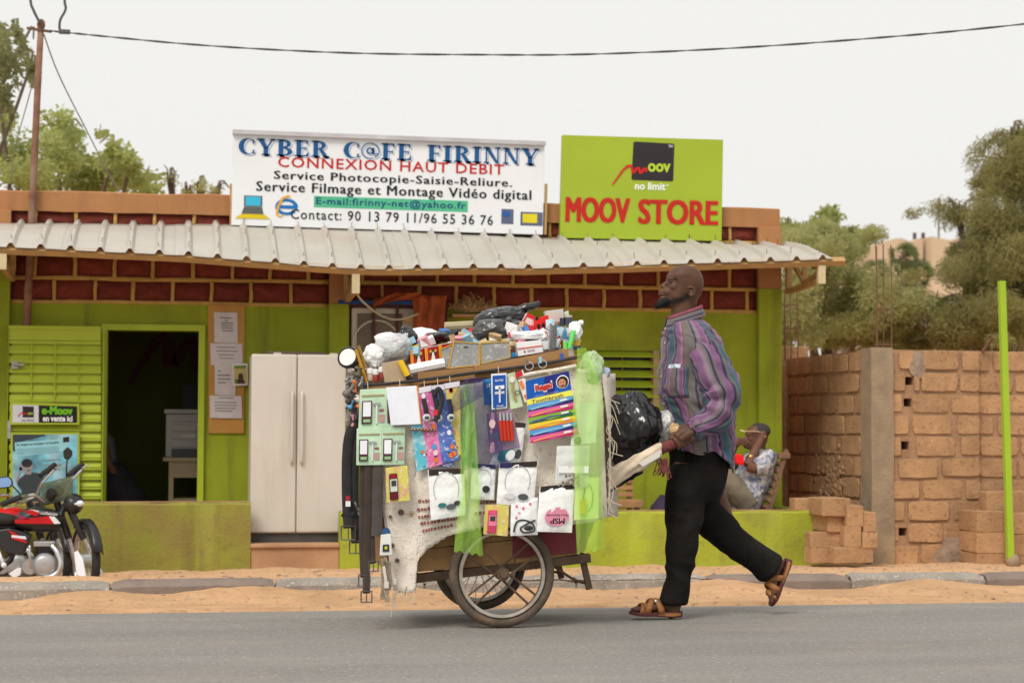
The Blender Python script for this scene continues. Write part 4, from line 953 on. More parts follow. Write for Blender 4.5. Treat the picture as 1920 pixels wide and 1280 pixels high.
def clothg(u, v):
    x = lerp(700,800,u); yt = 548+14*(1-math.sin(u*2.4)); y = yt+lerp(0,14,v)+4*N3((u*6,0,1)); return P(x,y,15.76+.02*math.sin(u*14+v*6))
b.grid(clothg, 24, 6); tag(b.build('hanging_cloth', M_oc, smooth=True, solid=.004), 'rust orange cloth draped over the window above the cart', 'cloth')
b = MB(); b.tube(smooth_path([P(668,548,15.2),P(680,565,15.3),P(712,590,15.5),P(745,599,15.65),P(785,588,15.75),P(800,580,15.8)],6), .008, 6); tag(b.build('loose_wire', paint(190,182,160)), 'slack cream wire looping from the awning bracket to the window', 'wire')
b = MB(); rng = random.Random(4)
for k in range(260):
    p = P(890+rng.gauss(0,14), 586-abs(rng.gauss(0,8)), 15.86+rng.uniform(-.04,.04)); d = V((rng.gauss(0,1),rng.gauss(0,.5),abs(rng.gauss(0,.8))+.2)).normalized()*rng.uniform(.03,.10); b.tube([p, p+d*.6+V((rng.uniform(-.01,.01),0,0)), p+d], .0025, 3)
tag(b.build('straw_tuft', mat('straw', (.55,.38,.20), .9, .3, 30), recalc=False), 'tuft of dry straw stuck on the ledge under the brick band', 'straw')
b = MB(); a, c = P(845,590,15.9), P(935,586,15.9); b.box2((a.x,15.8,a.z-.02),(c.x,15.995,a.z)); b.build('ledge', M_step, shop)
# louvred window on the right
b = MB(); 
for xa, xb, za, zb in ((lx0,lx0+.05,lz0,lz1),(lx1-.05,lx1,lz0,lz1)): b.box2((xa,YF-.012,za),(xb,YF+.1,zb))
r = b.build('louvred_window', mat('raw_jamb', (.42,.29,.17), .9, .15, 8, .3), shop); r['label'] = 'small window with lime louvre slats'
for k in range(7):
    z = lz1-.015-k*(lz1-lz0-.01)/6.6
    b = MB(); b.add([V((lx0-.006,YF-.022,z-.035)),V((lx1+.006,YF-.022,z-.035)),V((lx1+.006,YF+.045,z+.02)),V((lx0-.006,YF+.045,z+.02)),V((lx0-.006,YF-.022,z-.042)),V((lx1+.006,YF-.022,z-.042)),V((lx1+.006,YF+.045,z+.013)),V((lx0-.006,YF+.045,z+.013))],[(0,1,2,3),(4,7,6,5),(0,4,5,1),(3,2,6,7),(0,3,7,4),(1,5,6,2)]); b.build('louvre_slat', mat('lime_metal', (.37,.46,.025)), r)
b = MB(); b.box2((lx0,YF+.16,lz0),(lx1,YF+.18,lz1)); b.build('dark_pane', mat('window_glass', (.03,.03,.03), .2), r)
b = MB(); X = P(1167,700,YF+.1).x; b.box2((X-.006,YF+.11,lz0),(X+.006,YF+.122,lz1)); b.build('mullion', M_step, r)
# photocopier on a cabinet, person in the room
M_grey = mat('copier_grey', (.42,.40,.38), .5, .05, 3, .02); M_cab = mat('cabinet_cream', (.50,.40,.25), .6, .08, 4, .05)
YC = 16.75; cx0, cx1 = P(308,850,YC).x, P(308,850,YC).x+.75
cz = lambda y: P(330,y,YC).z
r = thing('photocopier', 'grey photocopier on a cream cabinet inside the doorway', 'photocopier', (cx0+.3, YC+.2, cz(857)))
b = MB(); b.box2((cx0+.01,YC+.03,cz(857)),(cx1,YC+.5,cz(775))); b.build('body', M_grey, r, bevel=.01)
b = MB(); b.box2((cx0-.005,YC,cz(775)),(cx1,YC+.5,cz(767))); b.build('lid', M_grey, r, bevel=.006)
for k, (ya, yb) in enumerate(((782,790),(795,808),(812,822),(826,838))):
    b = MB(); b.box2((cx0+.06,YC+.018,cz(yb)),(cx1-.02,YC+.03,cz(ya))); b.build('paper_tray', M_grey, r, bevel=.004)
b = MB(); b.box2((cx0+.06,YC+.012,cz(856)),(cx1-.02,YC+.03,cz(841))); b.build('lower_tray', mat('copier_dark', (.08,.08,.085), .5), r)
b = MB(); b.box2((cx0+.15,YC+.01,cz(820)),(cx0+.26,YC+.017,cz(813))); b.build('label_plate', paint(200,195,180), r)
r = thing('cream_cabinet', 'cream cabinet with an open shelf under the photocopier', 'cabinet', (cx0+.3, YC+.2, .04))
b = MB(); zt_ = cz(857)-.002; b.box2((cx0-.01,YC-.02,zt_-.03),(cx1,YC+.5,zt_)); b.build('top', M_cab, r)
for xa in (cx0+.04, cx1-.08): b = MB(); b.box2((xa,YC,.04),(xa+.04,YC+.45,zt_-.03)); b.build('side_panel', M_cab, r)
b = MB(); b.box2((cx0+.08,YC+.01,cz(895)),(cx1-.08,YC+.03,zt_-.03)); b.build('drawer_front', M_cab, r)
b = MB(); b.box2((cx0+.08,YC,cz(945)),(cx1-.08,YC+.4,cz(934))); b.build('shelf', M_cab, r)
# wooden slatted seat and bag behind the handles
YS = 15.45; r = thing('slatted_bench', 'low wooden slatted bench on the terrace behind the cart handles', 'bench', P(1170,952,YS))
r.location.z = .03; WM[r.name] = Matrix.Translation(r.location)
M_slat = mat('bench_timber', (.36,.19,.085), .8, .2, 8, .2, 60, rnd=.12)
for k, (y0, y1) in enumerate(((868,876),(882,891),(897,905),(910,918),(922,931))):
    b = MB(); a, c = P(1128,y1,YS+.12), P(1188,y0,YS+.12); b.box2((a.x,YS+.12,a.z),(c.x,YS+.14,c.z)); b.build('back_slat', M_slat, r, bevel=.003)
b = MB(); a, c = P(1120,952,YS-.15), P(1207,937,YS-.15); b.box2((a.x,YS-.15,a.z),(c.x,YS+.11,c.z)); b.build('seat', M_slat, r, bevel=.006)
for X in (a.x+.05, c.x-.05):
    b = MB(); b.box2((X-.02,YS-.13,.03),(X+.02,YS-.09,a.z)); b.build('leg', M_slat, r)
    b = MB(); b.box2((X-.02,YS+.141,.03),(X+.02,YS+.18,P(1160,866,YS).z)); b.build('rear_post', M_slat, r)
b = MB(); c = P(1240,945,15.4); b.ell(V((c.x+.02,15.4,.03+.13)), (.13,.12,.22), 18, 14, fn=lambda q: 1+.12*N3(q*2.2)); tag(b.build('purple_bag', mat('purple_cloth', (.045,.028,.06), .85, .3, 9, .4, 30), smooth=True), 'dark purple bag slumped on the terrace behind the walking man', 'bag')
# ================================================================ motorcycles
YM = 13.95
M_bk = mat('bike_black', (.022,.022,.025), .35, .2, 6, .02, spec=.5); M_rub = mat('rubber', (.03,.028,.026), .8, .2, 12, .2)
M_chr = mat('chrome', (.62,.62,.63), .22, .1, 5, .02, metal=.9); M_alu = mat('engine_alloy', (.46,.46,.47), .42, .15, 9, .1, metal=.55); M_rd = paint(200,28,34,.3); M_wh = paint(225,228,235,.35)
def bike(dx, dY, name, label, detail=True, tank=None, tilt=0):
    Yb = YM+dY
    def B(x, y, o=0.): return P(x+dx, y, Yb)+V((0,o,0))
    g = B(40,1112); r = thing(name, label, 'motorcycle', g, 'motorcycles parked by the terrace')
    tank = tank or M_bk
    # wheels
    for nm, c, R_ in (('front_wheel', B(160,1050,-.02), .27), ('rear_wheel', B(-150,1050), .27)):
        ax = V((1,.38,0)) if nm == 'front_wheel' else V((0,1,0)); w_ = MB(); n = 36
        w_.revolve([(R_-.028+.028*math.cos(a), .03*math.sin(a)) for a in [2*math.pi*k/10 for k in range(10)]], c, ax, n, True); o = w_.build(nm, M_rub, r, smooth=True)
        m = MB(); m.revolve([(R_-.06,-.022),(R_-.045,-.022),(R_-.05,0),(R_-.045,.022),(R_-.06,.022)], c, ax, n, True); m.build('rim', M_chr, o, smooth=True)
        m = MB(); m.revolve([(.002,-.05),(.045,-.05),(.05,-.03),(.05,.03),(.045,.05),(.002,.05)], c, ax, 18); m.build('hub', M_alu, o, smooth=40)
        m = MB(); axn = ax.normalized(); u = axn.orthogonal().normalized(); v2 = axn.cross(u)
        for k in range(28):
            a = 2*math.pi*k/28; a2 = a+(.35 if k % 2 else -.35); m.tube([c+(u*math.cos(a2)+v2*math.sin(a2))*.045+axn*.03*(1 if k % 2 else -1), c+(u*math.cos(a)+v2*math.sin(a))*(R_-.055)], .0018, 3)
        tag(m.build('spokes', M_chr, o), kind='stuff')
    # fork legs, lamp, bars
    for s, ox, o2, o3 in ((-.03, 0, 0, 0), (.06, -20, -30, -45)):
        m = MB(); m.tube([B(125+ox,940,s), B(158+o2,1010,s)], .026, 10); o = m.build('fork_leg', M_bk, r, smooth=40)
        m = MB(); m.tube([B(158+o2,1010,s), B(190+o3,1074,s)], .017, 10); m.build('fork_tube', M_chr, o, smooth=40)
    m = MB(); c = B(160,1050,-.02); rg = []; dr = V((.36,-.93,0)); sdv = V((.93,.36,0))
    for k in range(9):
        a = math.radians(15+k*14); p = c+(dr*math.cos(a)+V((0,0,1))*math.sin(a))*.295
        rg.append([p-sdv*.034-V((0,0,.02)), p-sdv*.02, p+sdv*.02, p+sdv*.034-V((0,0,.02))])
    m.loft(rg, cap=False, closed=False); m.build('front_fender', M_bk, r, smooth=True, solid=.006)
    m = MB(); m.prism([B(143,1030,-.31),B(150,1026,-.31),B(160,1042,-.33),B(166,1072,-.35),B(160,1076,-.35),B(148,1070,-.33)], (0,.012,0)); m.build('fender_flap', M_wh, r, bevel=.005)
    m = MB(); m.tube(smooth_path([B(45,928,-.33),B(55,927,-.25),B(70,926,-.18),B(88,941,-.08),B(100,937,0),B(118,928,.08),B(128,905,.2),B(150,880,.30)],5), .013, 9); o = m.build('handlebar', M_chr, r, smooth=True)
    for p0, p1 in ((B(13,941,-.42),B(46,928,-.33)), (B(124,893,.2),B(150,872,.32))):
        m = MB(); m.tube([p0,p1], .02, 10); m.build('grip', M_rub, o, smooth=40)
    m = MB(); m.tube([B(150,878,.26),B(158,876,.28),B(162,873,.3)], .006, 6); m.tube([B(18,948,-.44),B(35,944,-.38),B(50,936,-.3)], .006, 6); m.build('lever', M_chr, o)
    # body
    prof = [(26,972,.05),(34,958,.09),(48,950,.115),(66,946,.125),(88,948,.12),(108,954,.10),(118,966,.07)]
    low = [(24,984),(34,991),(48,995),(66,997),(88,998),(106,996),(116,986)]
    m = MB(); rg = []
    for (x, y, w_), (x2, y2) in zip(prof, low):
        t, l = B(x,y), B(x2,y2); mid = lerp(t,l,.55)
        rg.append([t, lerp(t,mid,.3)+V((0,-w_*.85,0)), mid+V((0,-w_,0)), lerp(mid,l,.7)+V((0,-w_*.8,0)), l+V((0,-w_*.3,0)), l+V((0,w_*.3,0)), lerp(mid,l,.7)+V((0,w_*.8,0)), mid+V((0,w_,0)), lerp(t,mid,.3)+V((0,w_*.85,0))])
    m.loft(rg); tk = m.build('fuel_tank', tank, r, smooth=60, sub=1)
    m = MB(); rg = []
    for x, yt, yb, w_ in ((34,966,984,.085),(18,962,985,.12),(-10,958,984,.13),(-60,950,980,.13),(-140,945,972,.11),(-190,945,965,.06)):
        t, l = B(x,yt), B(x,yb); rg.append([t+V((0,-w_*.7,0)), lerp(t,l,.4)+V((0,-w_,0)), l+V((0,-w_*.9,0)), l+V((0,w_*.9,0)), lerp(t,l,.4)+V((0,w_,0)), t+V((0,w_*.7,0))])
    m.loft(rg); m.build('seat', M_rub, r, smooth=60, sub=1)
    m = MB(); m.tube([B(122,945),B(100,1000),B(96,1040)], .022, 8); m.tube([B(118,960),B(60,985),B(-40,990)], .02, 8); m.tube([B(40,990),B(20,1050),B(-20,1080)], .02, 8); m.tube([B(96,1040),B(60,1078),B(-20,1085)], .018, 8); m.build('frame', M_bk, r, smooth=True)
    m = MB(); m.revolve([(.002,-.14),(.05,-.145),(.075,-.13),(.085,-.10),(.085,.08),(.06,.1),(.002,.1)], B(85,1057), (0,1,0), 26); m.revolve([(.002,-.12),(.05,-.12),(.06,-.1),(.06,.08),(.002,.08)], B(58,1060), (0,1,0), 22); eg = m.build('crankcase', M_alu, r, smooth=45)
    m = MB(); m.box2(B(64,1023,-.075), B(104,1013,.075)); m.build('cylinder_head', M_alu, eg, bevel=.006)
    for k in range(6):
        m = MB(); m.box2(B(66,1026+k*4.2+2,-.07), B(101,1026+k*4.2,.07)); m.build('cooling_fin', M_bk, eg)
    m = MB(); m.box2(B(72,1052,-.05), B(96,1024,.05)); m.build('cylinder', M_bk, eg)
    m = MB(); m.tube(smooth_path([B(98,1020,-.08),B(110,1034,-.11),B(116,1056,-.13),B(108,1072,-.13),B(85,1080,-.14),B(20,1084,-.15),B(-80,1078,-.16)],5), .02, 10); m.build('exhaust_pipe', M_chr, r, smooth=True)
    m = MB(); m.prism([B(-5,992,-.10),B(20,988,-.10),B(48,996,-.10),B(60,1003,-.10),B(54,1020,-.10),B(44,1040,-.10),B(10,1034,-.10),B(-8,1010,-.10)], (0,.2,0)); sp = m.build('side_panel', M_bk, r, bevel=.01)
    if detail:
        def decal(nm, col, pts, o, par): k = MB(); k.prism([B(x,y,o) for x, y in pts], (0,.004,0)); k.build(nm, col, par)
        decal('red_stripe', M_rd, [(30,972),(100,965),(112,976),(100,980),(31,979)], -.128, tk)
        decal('white_stripe', M_wh, [(94,966),(104,966),(116,979),(104,980)], -.131, tk)
        decal('magenta_stripe', paint(190,40,110,.3), [(34,963),(46,967),(60,972),(44,971)], -.128, tk)
        decal('silver_stripe', M_wh, [(46,957),(62,953),(84,957),(110,960),(110,964),(80,962),(58,958)], -.126, tk)
        decal('red_stripe', M_rd, [(46,956),(62,954),(78,960),(70,966),(56,961)], -.129, tk)
        k = MB(); qd = Quad((72,956.5),(112,959.5),(112,965),(72,962.5), Yb-.133); qd.textb(k, 'JINCHENG', 0,1,0,1,.002,.0,.006,.03,2); k.build('tank_lettering', paint(70,72,80), tk)
        decal('red_stripe', M_rd, [(16,990),(30,997),(52,1013),(53,1016),(24,1008),(28,1003)], -.108, sp); decal('white_stripe', M_wh, [(24,1001),(50,1003),(52,1009),(24,1005)], -.110, sp)
        k = MB(); k.prism([B(91,899,-.30),B(97,897,-.30),B(30,897,-.30)][:0] or [B(-2,900,-.32),B(2,892,-.32),B(22,890,-.32),B(30,896,-.32),B(32,905,-.32),B(26,911,-.32),B(6,913,-.32)], (0,.02,0)); mr = k.build('mirror', M_rub, r, bevel=.006)
        k = MB(); k.prism([B(1,900,-.325),B(4,894,-.325),B(22,892,-.325),B(28,897,-.325),B(29,904,-.325),B(25,909,-.325),B(7,911,-.325)], (0,.003,0)); k.build('mirror_glass', mat('mirror_blue', (.30,.48,.85), .12, .1, 3, 0, metal=.4), mr)
        k = MB(); k.tube([B(30,908,-.3),B(40,918,-.3),B(48,928,-.28)], .006, 6); k.build('stem', M_rub, mr)
        k = MB(); k.prism([B(114,846,.24),B(123,838,.24),B(132,846,.24),B(132,855,.24),B(124,864,.24),B(116,860,.24)], (0,.03,0)); mr = k.build('mirror', M_rub, r, bevel=.008)
        k = MB(); k.tube([B(122,863,.25),B(121,885,.24),B(121,900,.22)], .006, 6); k.build('stem', M_rub, mr)
        k = MB(); k.grid(lambda u, v: B(lerp(80,138,u), lerp(905,940,v)-14*u+(8 if v > .9 else 0), -.12+.24*u*0+.1*math.sin(u*3)), 6, 4); k.build('windscreen', mat('smoked_screen', (.12,.14,.07), .2, .1, 3, 0, alpha=.65), r, smooth=True, solid=.004)
        for c in (B(96,926,-.05), B(108,922,.06)):
            k = MB(); k.revolve([(.002,-.03),(.035,-.03),(.04,-.02),(.035,.03),(.002,.03)], c, (.5,-.4,.75), 16); k.build('instrument', M_bk, r, smooth=40)
        k = MB(); k.ell(B(152,942,-.14), (.028,.03,.022), 12, 8); k.tube([B(130,944,-.04),B(148,943,-.13)], .008, 6); k.build('turn_signal', M_wh, r, smooth=True)
        k = MB(); k.ell(B(138,944,-.02), (.07,.09,.075), 16, 12); k.build('headlamp', M_bk, r, smooth=True)
        k = MB(); k.tube(smooth_path([B(59,1019,-.15),B(59,1040,-.16),B(60,1062,-.15)],4), .009, 8); k.build('kick_lever', M_chr, r, smooth=True)
        k = MB(); k.prism([B(20,1072,-.17),B(38,1060,-.17),B(44,1062,-.17),B(42,1074,-.17),B(30,1080,-.17)], (0,.02,0)); k.build('foot_guard', M_wh, r, bevel=.004)
        k = MB(); k.ell(B(11,1056,-.16), (.02,.02,.02), 10, 8); k.tube([B(0,1030,-.14),B(11,1056,-.15)], .012, 8); k.build('foot_peg', M_wh, r, smooth=True)
    k = MB(); k.tube([B(-10,1060,.12), B(-30,1112,.25)], .012, 6); k.build('side_stand', M_bk, r)
    return r
bike(0, 0, 'motorcycle', 'black and red motorcycle with chrome engine parked in front of the terrace')
bike(-52, .75, 'motorcycle', 'red tanked motorcycle half hidden behind the black one at the left edge', False, M_rd)
# ================================================================ push cart
M_plank = mat('cart_plank', (.34,.20,.085), .85, .25, 9, .4, 50, dirt=((.17,.10,.05), .5, 7)); M_beam = mat('cart_iron', (.12,.075,.05), .8, .3, 12, .4, 60, dirt=((.22,.14,.08), .4, 8))
M_tyre = mat('dusty_tyre', (.10,.075,.055), .9, .25, 14, .5, 60, dirt=((.26,.17,.10), .55, 8)); M_rim = mat('worn_rim', (.48,.43,.37), .35, .2, 14, .1, metal=.7, dirt=((.25,.15,.09), .5, 10))
M_sack = mat('sack_cloth', (.84,.76,.66), .95, .10, 6, .8, 150, dirt=((.60,.48,.37), .45, 7), grime=((.40,.30,.22), .4, 45))
M_card = mat('cardboard', (.37,.20,.085), .9, .12, 6, .2, 60, dirt=((.26,.14,.06), .35, 8)); M_tan = mat('tan_board', (.50,.37,.24), .9, .08, 20, .1, 60)
YC0, YC1 = 9.00, 9.72
hub = P(941,1076,8.93); RW = .249
hub.z = RW+.002
cart = thing('push_cart', 'two-wheeled wooden pedlar cart piled with goods', 'cart', V((hub.x, 9.36, 0)))
def wheel(c, nsp, R_, seed, thin):
    m = MB(); m.revolve([(R_-.022+.024*math.cos(a)*(1 if math.cos(a) > 0 else .8), .024*math.sin(a)) for a in [2*math.pi*k/12 for k in range(12)]], c, (0,1,0), 56, True); o = m.build('wheel', M_tyre, cart, smooth=True)
    m = MB()
    for k in range(84):        # tread lugs
        a = 2*math.pi*k/84; d = V((math.cos(a),0,math.sin(a)))
        for s in (-1, 1): m.bar(c+d*(R_-.006)+V((0,s*.003,0)), c+d*(R_-.014)+V((0,s*.019,0)), .007, .004, up=d)
    tag(m.build('tread', M_tyre, o), kind='stuff')
    m = MB(); m.revolve([(R_-.060,-.017),(R_-.046,-.019),(R_-.043,-.016),(R_-.052,0),(R_-.043,.016),(R_-.046,.019),(R_-.060,.017),(R_-.056,0)], c, (0,1,0), 56, True); m.build('rim', M_rim, o, smooth=40)
    m = MB(); m.revolve([(.002,-.06),(.016,-.06),(.018,-.045),(.03,-.045),(.032,-.03),(.024,-.02),(.024,.03),(.03,.04),(.002,.045)], c, (0,1,0), 22); m.build('hub', M_beam, o, smooth=40)
    for k in range(nsp):
        if not thin: a = math.radians(38+k*360/nsp/1.0) if False else math.radians((28,48,132,152,212,228,312,328)[k % 8]); 
        else: a = 2*math.pi*k/nsp
        d = V((math.cos(a),0,math.sin(a))); t = V((-math.sin(a),0,math.cos(a)))*(.02 if k % 2 else -.02); m = MB()
        m.tube([c+d*.015+t+V((0,(.02 if k % 2 else -.025),0)), c+d*(R_-.055)], .0018 if thin else .006, 6); m.build('spoke', M_rim if thin else M_beam, o)
wheel(hub, 8, RW, 1, False); far = V((hub.x+.03, 9.80, RW*.96+.002)); wheel(far, 30, RW*.96, 2, True)
m = MB(); m.tube([hub+V((0,.03,0)), far-V((0,.03,0))], .014, 8); m.build('axle', M_beam, cart)
def beam(a, c, Y, w_, h, nm, mt=M_beam): m = MB(); m.bar(P(*a,Y), P(*c,Y), w_, h); return m.build(nm, mt, cart, bevel=.003)
beam((776,1084),(1106,1045),9.03,.05,.042,'frame_beam'); 
a, c = P(776,1084,9.03), P(1106,1045,9.03)
for t in (.02,.35,.65,.98): m = MB(); p = lerp(a,c,t); m.bar(p+V((0,.02,0)), p+V((0,.68,0)), .04, .03); m.build('cross_member', M_beam, cart)
m = MB(); m.bar(a+V((0,.70,0)), c+V((0,.70,0)), .05, .042); m.build('frame_beam', M_beam, cart, bevel=.003)
for s in (0, .68):
    m = MB(); q = P(1093,1050,9.04)+V((0,s,0)); e = P(1105,1104,9.04)+V((0,s,0)); m.bar(q,e,.028,.028,up=(0,1,0)); lg_ = m.build('stand_leg', M_beam, cart)
    m = MB(); m.tube(smooth_path([P(1040,1062,9.05)+V((0,s,0)),P(1075,1085,9.05)+V((0,s,0)),P(1100,1093,9.05)+V((0,s,0)),P(1106,1086,9.05)+V((0,s,0))],5), .007, 6); m.build('brace', M_beam, lg_)
# box: planks on the side, maroon board
def plank(pts, Y, mt, nm='side_plank', th=.02): m = MB(); m.prism([P(x,y,Y) for x, y in pts], (0,th,0)); return m.build(nm, mt, cart, bevel=.003)
plank([(778,1072),(965,1056),(965,1012),(792,1030)], 8.995, M_plank); plank([(792,1029),(965,1011),(965,975),(785,985)], 9.0, M_plank); plank([(966,1056),(1086,1038),(1086,1018),(966,1030)], 9.0, M_plank)
plank([(962,1046),(1084,1036),(1084,975),(962,985)], 8.985, mat('maroon_panel', (.21,.035,.045), .7, .15, 6, .1, dirt=((.14,.05,.04), .4, 5)), 'maroon_panel', .012)
bl, br_, tr_, tl_ = P(715,1000,9.0), P(1120,960,9.0), P(1112,680,9.0), P(704,742,9.0)
m = MB(); m.prism([P(735,1075,9.02),P(1095,1034,9.02),P(1118,970,9.02),P(1110,690,9.02),P(700,748,9.02),P(708,990,9.02)], (0,.66,0)); m.build('goods_box', M_card, cart)
# handles
def hpath(o): return smooth_path([P(1085,948,9.0)+V((0,o,0)),P(1150,893,9.0)+V((0,o,0)),P(1215,858,9.0)+V((0,o,0)),P(1300,818,9.0)+V((0,o*.9,0))],6)
for o in (.10, .52):
    m = MB(); m.tube(hpath(o), .017, 9); h = m.build('handle', M_plank, cart, smooth=True)
    m = MB(); hp = [P(1232,852,9.0)+V((0,o*.97,0)), P(1258,838,9.0)+V((0,o*.95,0)), P(1300,818,9.0)+V((0,o*.9,0))]
    rr = []; hp = smooth_path(hp, 22); m.tube(hp, [.0255+.004*math.sin(i*2.1) for i in range(len(hp))], 10); m.build('rope_binding', mat('maroon_rope', (.20,.055,.055), .95, .35, 40, .5, 90), h, smooth=True)
m = MB(); hh = hpath(.10)      # cloth wrapped along the near handle
def wrapf(u, v):
    p = hh[min(len(hh)-1, int(5+u*9))]; p2 = hh[min(len(hh)-1, int(5+u*9)+1)]; f = (5+u*9) % 1; p = lerp(p, p2, f)
    return p+V((0,-.035-.02*math.sin(v*3.1)+.008*math.sin(u*9+v*12), .035-.105*v*(1-.25*u)+.01*N3((u*6,v*3,2))))
m.grid(wrapf, 26, 10); m.build('handle_wrap', mat('pale_rag', (.70,.58,.44), .9, .18, 9, .4, 60), cart, smooth=True, solid=.006)
m = MB(); m.prism([P(1197,868,9.02),P(1240,842,9.02),P(1237,856,9.02),P(1206,874,9.02)], (0,.01,0)); m.build('paper_scrap', paint(222,215,205), cart)
m = MB(); rng = random.Random(3)
for k in range(26):
    p = P(1240+rng.uniform(-8,14), 862+rng.uniform(-4,3), 9.06); m.tube(smooth_path([p, p+V((rng.uniform(-.015,.015),0,-.03)), p+V((rng.uniform(-.03,.03),rng.uniform(-.02,.02),-rng.uniform(.05,.09)))],3), .003, 4)
tag(m.build('rope_fringe', mat('maroon_rope', (.2,.055,.055)), cart), kind='stuff')
m = MB(); m.grid(lambda u, v: P(lerp(1145,1205,u), lerp(897,872,u)+lerp(0,24,v)*(1-.4*u)+3*N3((u*8,v*4,0)), 9.12+.03*math.sin(u*11+v*3)), 14, 6); m.build('dark_rag', mat('black_rag', (.03,.03,.035), .9, .3, 9), cart, smooth=True, solid=.005)
# sack cover with a ragged lower edge
top = [(692,738),(760,735),(830,728),(960,706),(1082,690),(1125,700)]
bot = [(692,880),(720,960),(738,1108),(760,1112),(779,1106),(780,1054),(800,1030),(840,1004),(900,990),(1000,986),(1082,982),(1112,978),(1139,968)]
def ysack(u, v): return 8.885-.035*math.sin(min(1,u*1.05)*math.pi)*(1-.3*v)+.016*math.sin(u*31+v*5)*v+.02*N3((u*6,v*5,0))+.007*N3((u*22,v*16,3))
sx = sorted(set([692+447*i/80 for i in range(81)]+[738,760,779,781]))
def sackf(u, v):
    x = sx[round(u*(len(sx)-1))]; uu = (x-692)/447; yt = interp(top, x); yb = interp(bot, x)+2.2*math.sin(x*1.7)+1.5*math.sin(x*.63)
    xx = x+(4*N3((uu*9,v*3,7)) if 0 < uu < 1 else 0)-(0 if x < 1100 else 14*(1-v)*0)
    if uu > .9: xx += -18*(1-v)*(uu-.9)*10*.6
    return P(xx, lerp(yt,yb,v), ysack(uu,v))
m = MB(); m.grid(sackf, len(sx)-1, 40); sack = m.build('sack_cover', M_sack, cart, smooth=True, solid=.006)
m = MB()                       # right end wrap
m.grid(lambda u, v: lerp(P(1139-18*(1-v)*.6,lerp(700,968,v),8.885), P(1143,lerp(700,968,v),9.66), u)+V((.025*math.sin(u*9+v*3)+.02*math.sin(u*math.pi),0,0)), 16, 20); m.build('sack_end', M_sack, cart, smooth=True, solid=.006)
m = MB(); m.grid(lambda u, v: lerp(P(700,lerp(740,990,v),8.92), P(700,lerp(740,990,v),9.66), u)+V((-.02*math.sin(u*9+v*3)-.02*math.sin(u*math.pi),0,0)), 16, 16); m.build('sack_end', M_sack, cart, smooth=True, solid=.006)
m = MB(); rng = random.Random(9)   # loose threads
for k in range(34):
    x = rng.choice((rng.uniform(1136,1142), rng.uniform(740,782), rng.uniform(1136,1142))); y = rng.uniform(740,960) if x > 900 else rng.uniform(1095,1112); p = P(x,y,8.87)
    m.tube(smooth_path([p, p+V((rng.uniform(0,.04)*(1 if x > 900 else -.5),-.01,-.02)), p+V((rng.uniform(0,.07)*(1 if x > 900 else -.4),-.01,-rng.uniform(.03,.11)))],3), .0022, 4)
tag(m.build('loose_threads', mat('thread', (.6,.5,.38)), sack), kind='stuff')
M_print = mat('sack_print', (.30,.10,.09), .95, .3, 12, .1)
def on_sack(x, y, d=-.009):
    best = None
    uu = (x-692)/447; yt, yb = interp(top,x), interp(bot,x); v = (y-yt)/(yb-yt); p = P(x,y,ysack(uu,v)+d); return p
for k, (x0, x1, y0, sl) in enumerate(((782,838,958,-.10),(784,860,972,-.12),(788,862,984,-.14),(792,850,998,-.2),(900,930,945,-.1),(890,925,965,-.1),(784,810,942,-.08))):
    m = MB(); n = 8; rng = random.Random(k); xx = x0
    while xx < x1:
        wd = rng.uniform(3,6); pts = [(xx,y0+sl*(xx-x0)),(xx+wd,y0+sl*(xx+wd-x0))]; h = rng.uniform(4,6)
        m.add([on_sack(pts[0][0],pts[0][1]), on_sack(pts[1][0],pts[1][1]), on_sack(pts[1][0],pts[1][1]-h), on_sack(pts[0][0],pts[0][1]-h)], [(0,1,2,3)]); xx += wd+rng.uniform(1,2.5)
    m.build('faded_print', M_print, sack)
# cardboard rim and cord round the top
def strip_px(nm, mt, a, c, hgt, Y, th=.012): m = MB(); m.prism([P(*a,Y),P(*c,Y),P(c[0],c[1]+hgt,Y),P(a[0],a[1]+hgt,Y)], (0,th,0)); return m.build(nm, mt, cart)
strip_px('rim_board', M_card, (784,698),(925,684),22,8.90); strip_px('rim_board', M_card, (890,686),(1066,653),16,8.885); strip_px('rim_board', M_card, (700,722),(1080,676),30,8.93)
m = MB(); m.tube(smooth_path([P(680,722,8.87),P(720,720,8.87),P(800,711,8.87),P(880,700,8.87),P(960,690,8.87),P(1030,680,8.87),P(1090,668,8.87)],5), .0075, 7); m.build('tie_cord', mat('black_cord', (.035,.033,.035), .7, .3, 30), cart, smooth=True)
m = MB(); m.prism([P(690,722,8.95),P(1092,664,8.95),P(1092,690,8.95),P(690,748,8.95)], (0,.68,0)); m.build('top_tray', M_card, cart)
m = MB(); m.tube(smooth_path([on_sack(960,709,-.012),on_sack(1000,700,-.015),on_sack(1040,694,-.015),on_sack(1080,686,-.012)],5), .010, 8); m.build('sack_hem', M_sack, cart, smooth=True)
m = MB()
for x, y, r_ in ((752,960,5.5),(736,1022,4),(745,1050,4),(732,968,3)):
    p = on_sack(x,y,-.012); m = MB(); m.revolve([(.001,-.008),(r_/400*.7,-.008),(r_/400,-.004),(r_/400,.006),(.001,.006)], p, (0,1,0), 14); m.build('badge', mat('badge_brown', (.12,.07,.05), .5), sack, smooth=40)
m = MB(); p = on_sack(771,964,-.012); m.prism([p+V((x*.006,0,z*.006)) for x, z in ((0,-1.6),(1.5,.2),(1.3,1.1),(.6,1.3),(0,.8),(-.6,1.3),(-1.3,1.1),(-1.5,.2))], (0,.006,0)); m.build('heart_badge', mat('badge_gold', (.45,.25,.12), .5), sack)
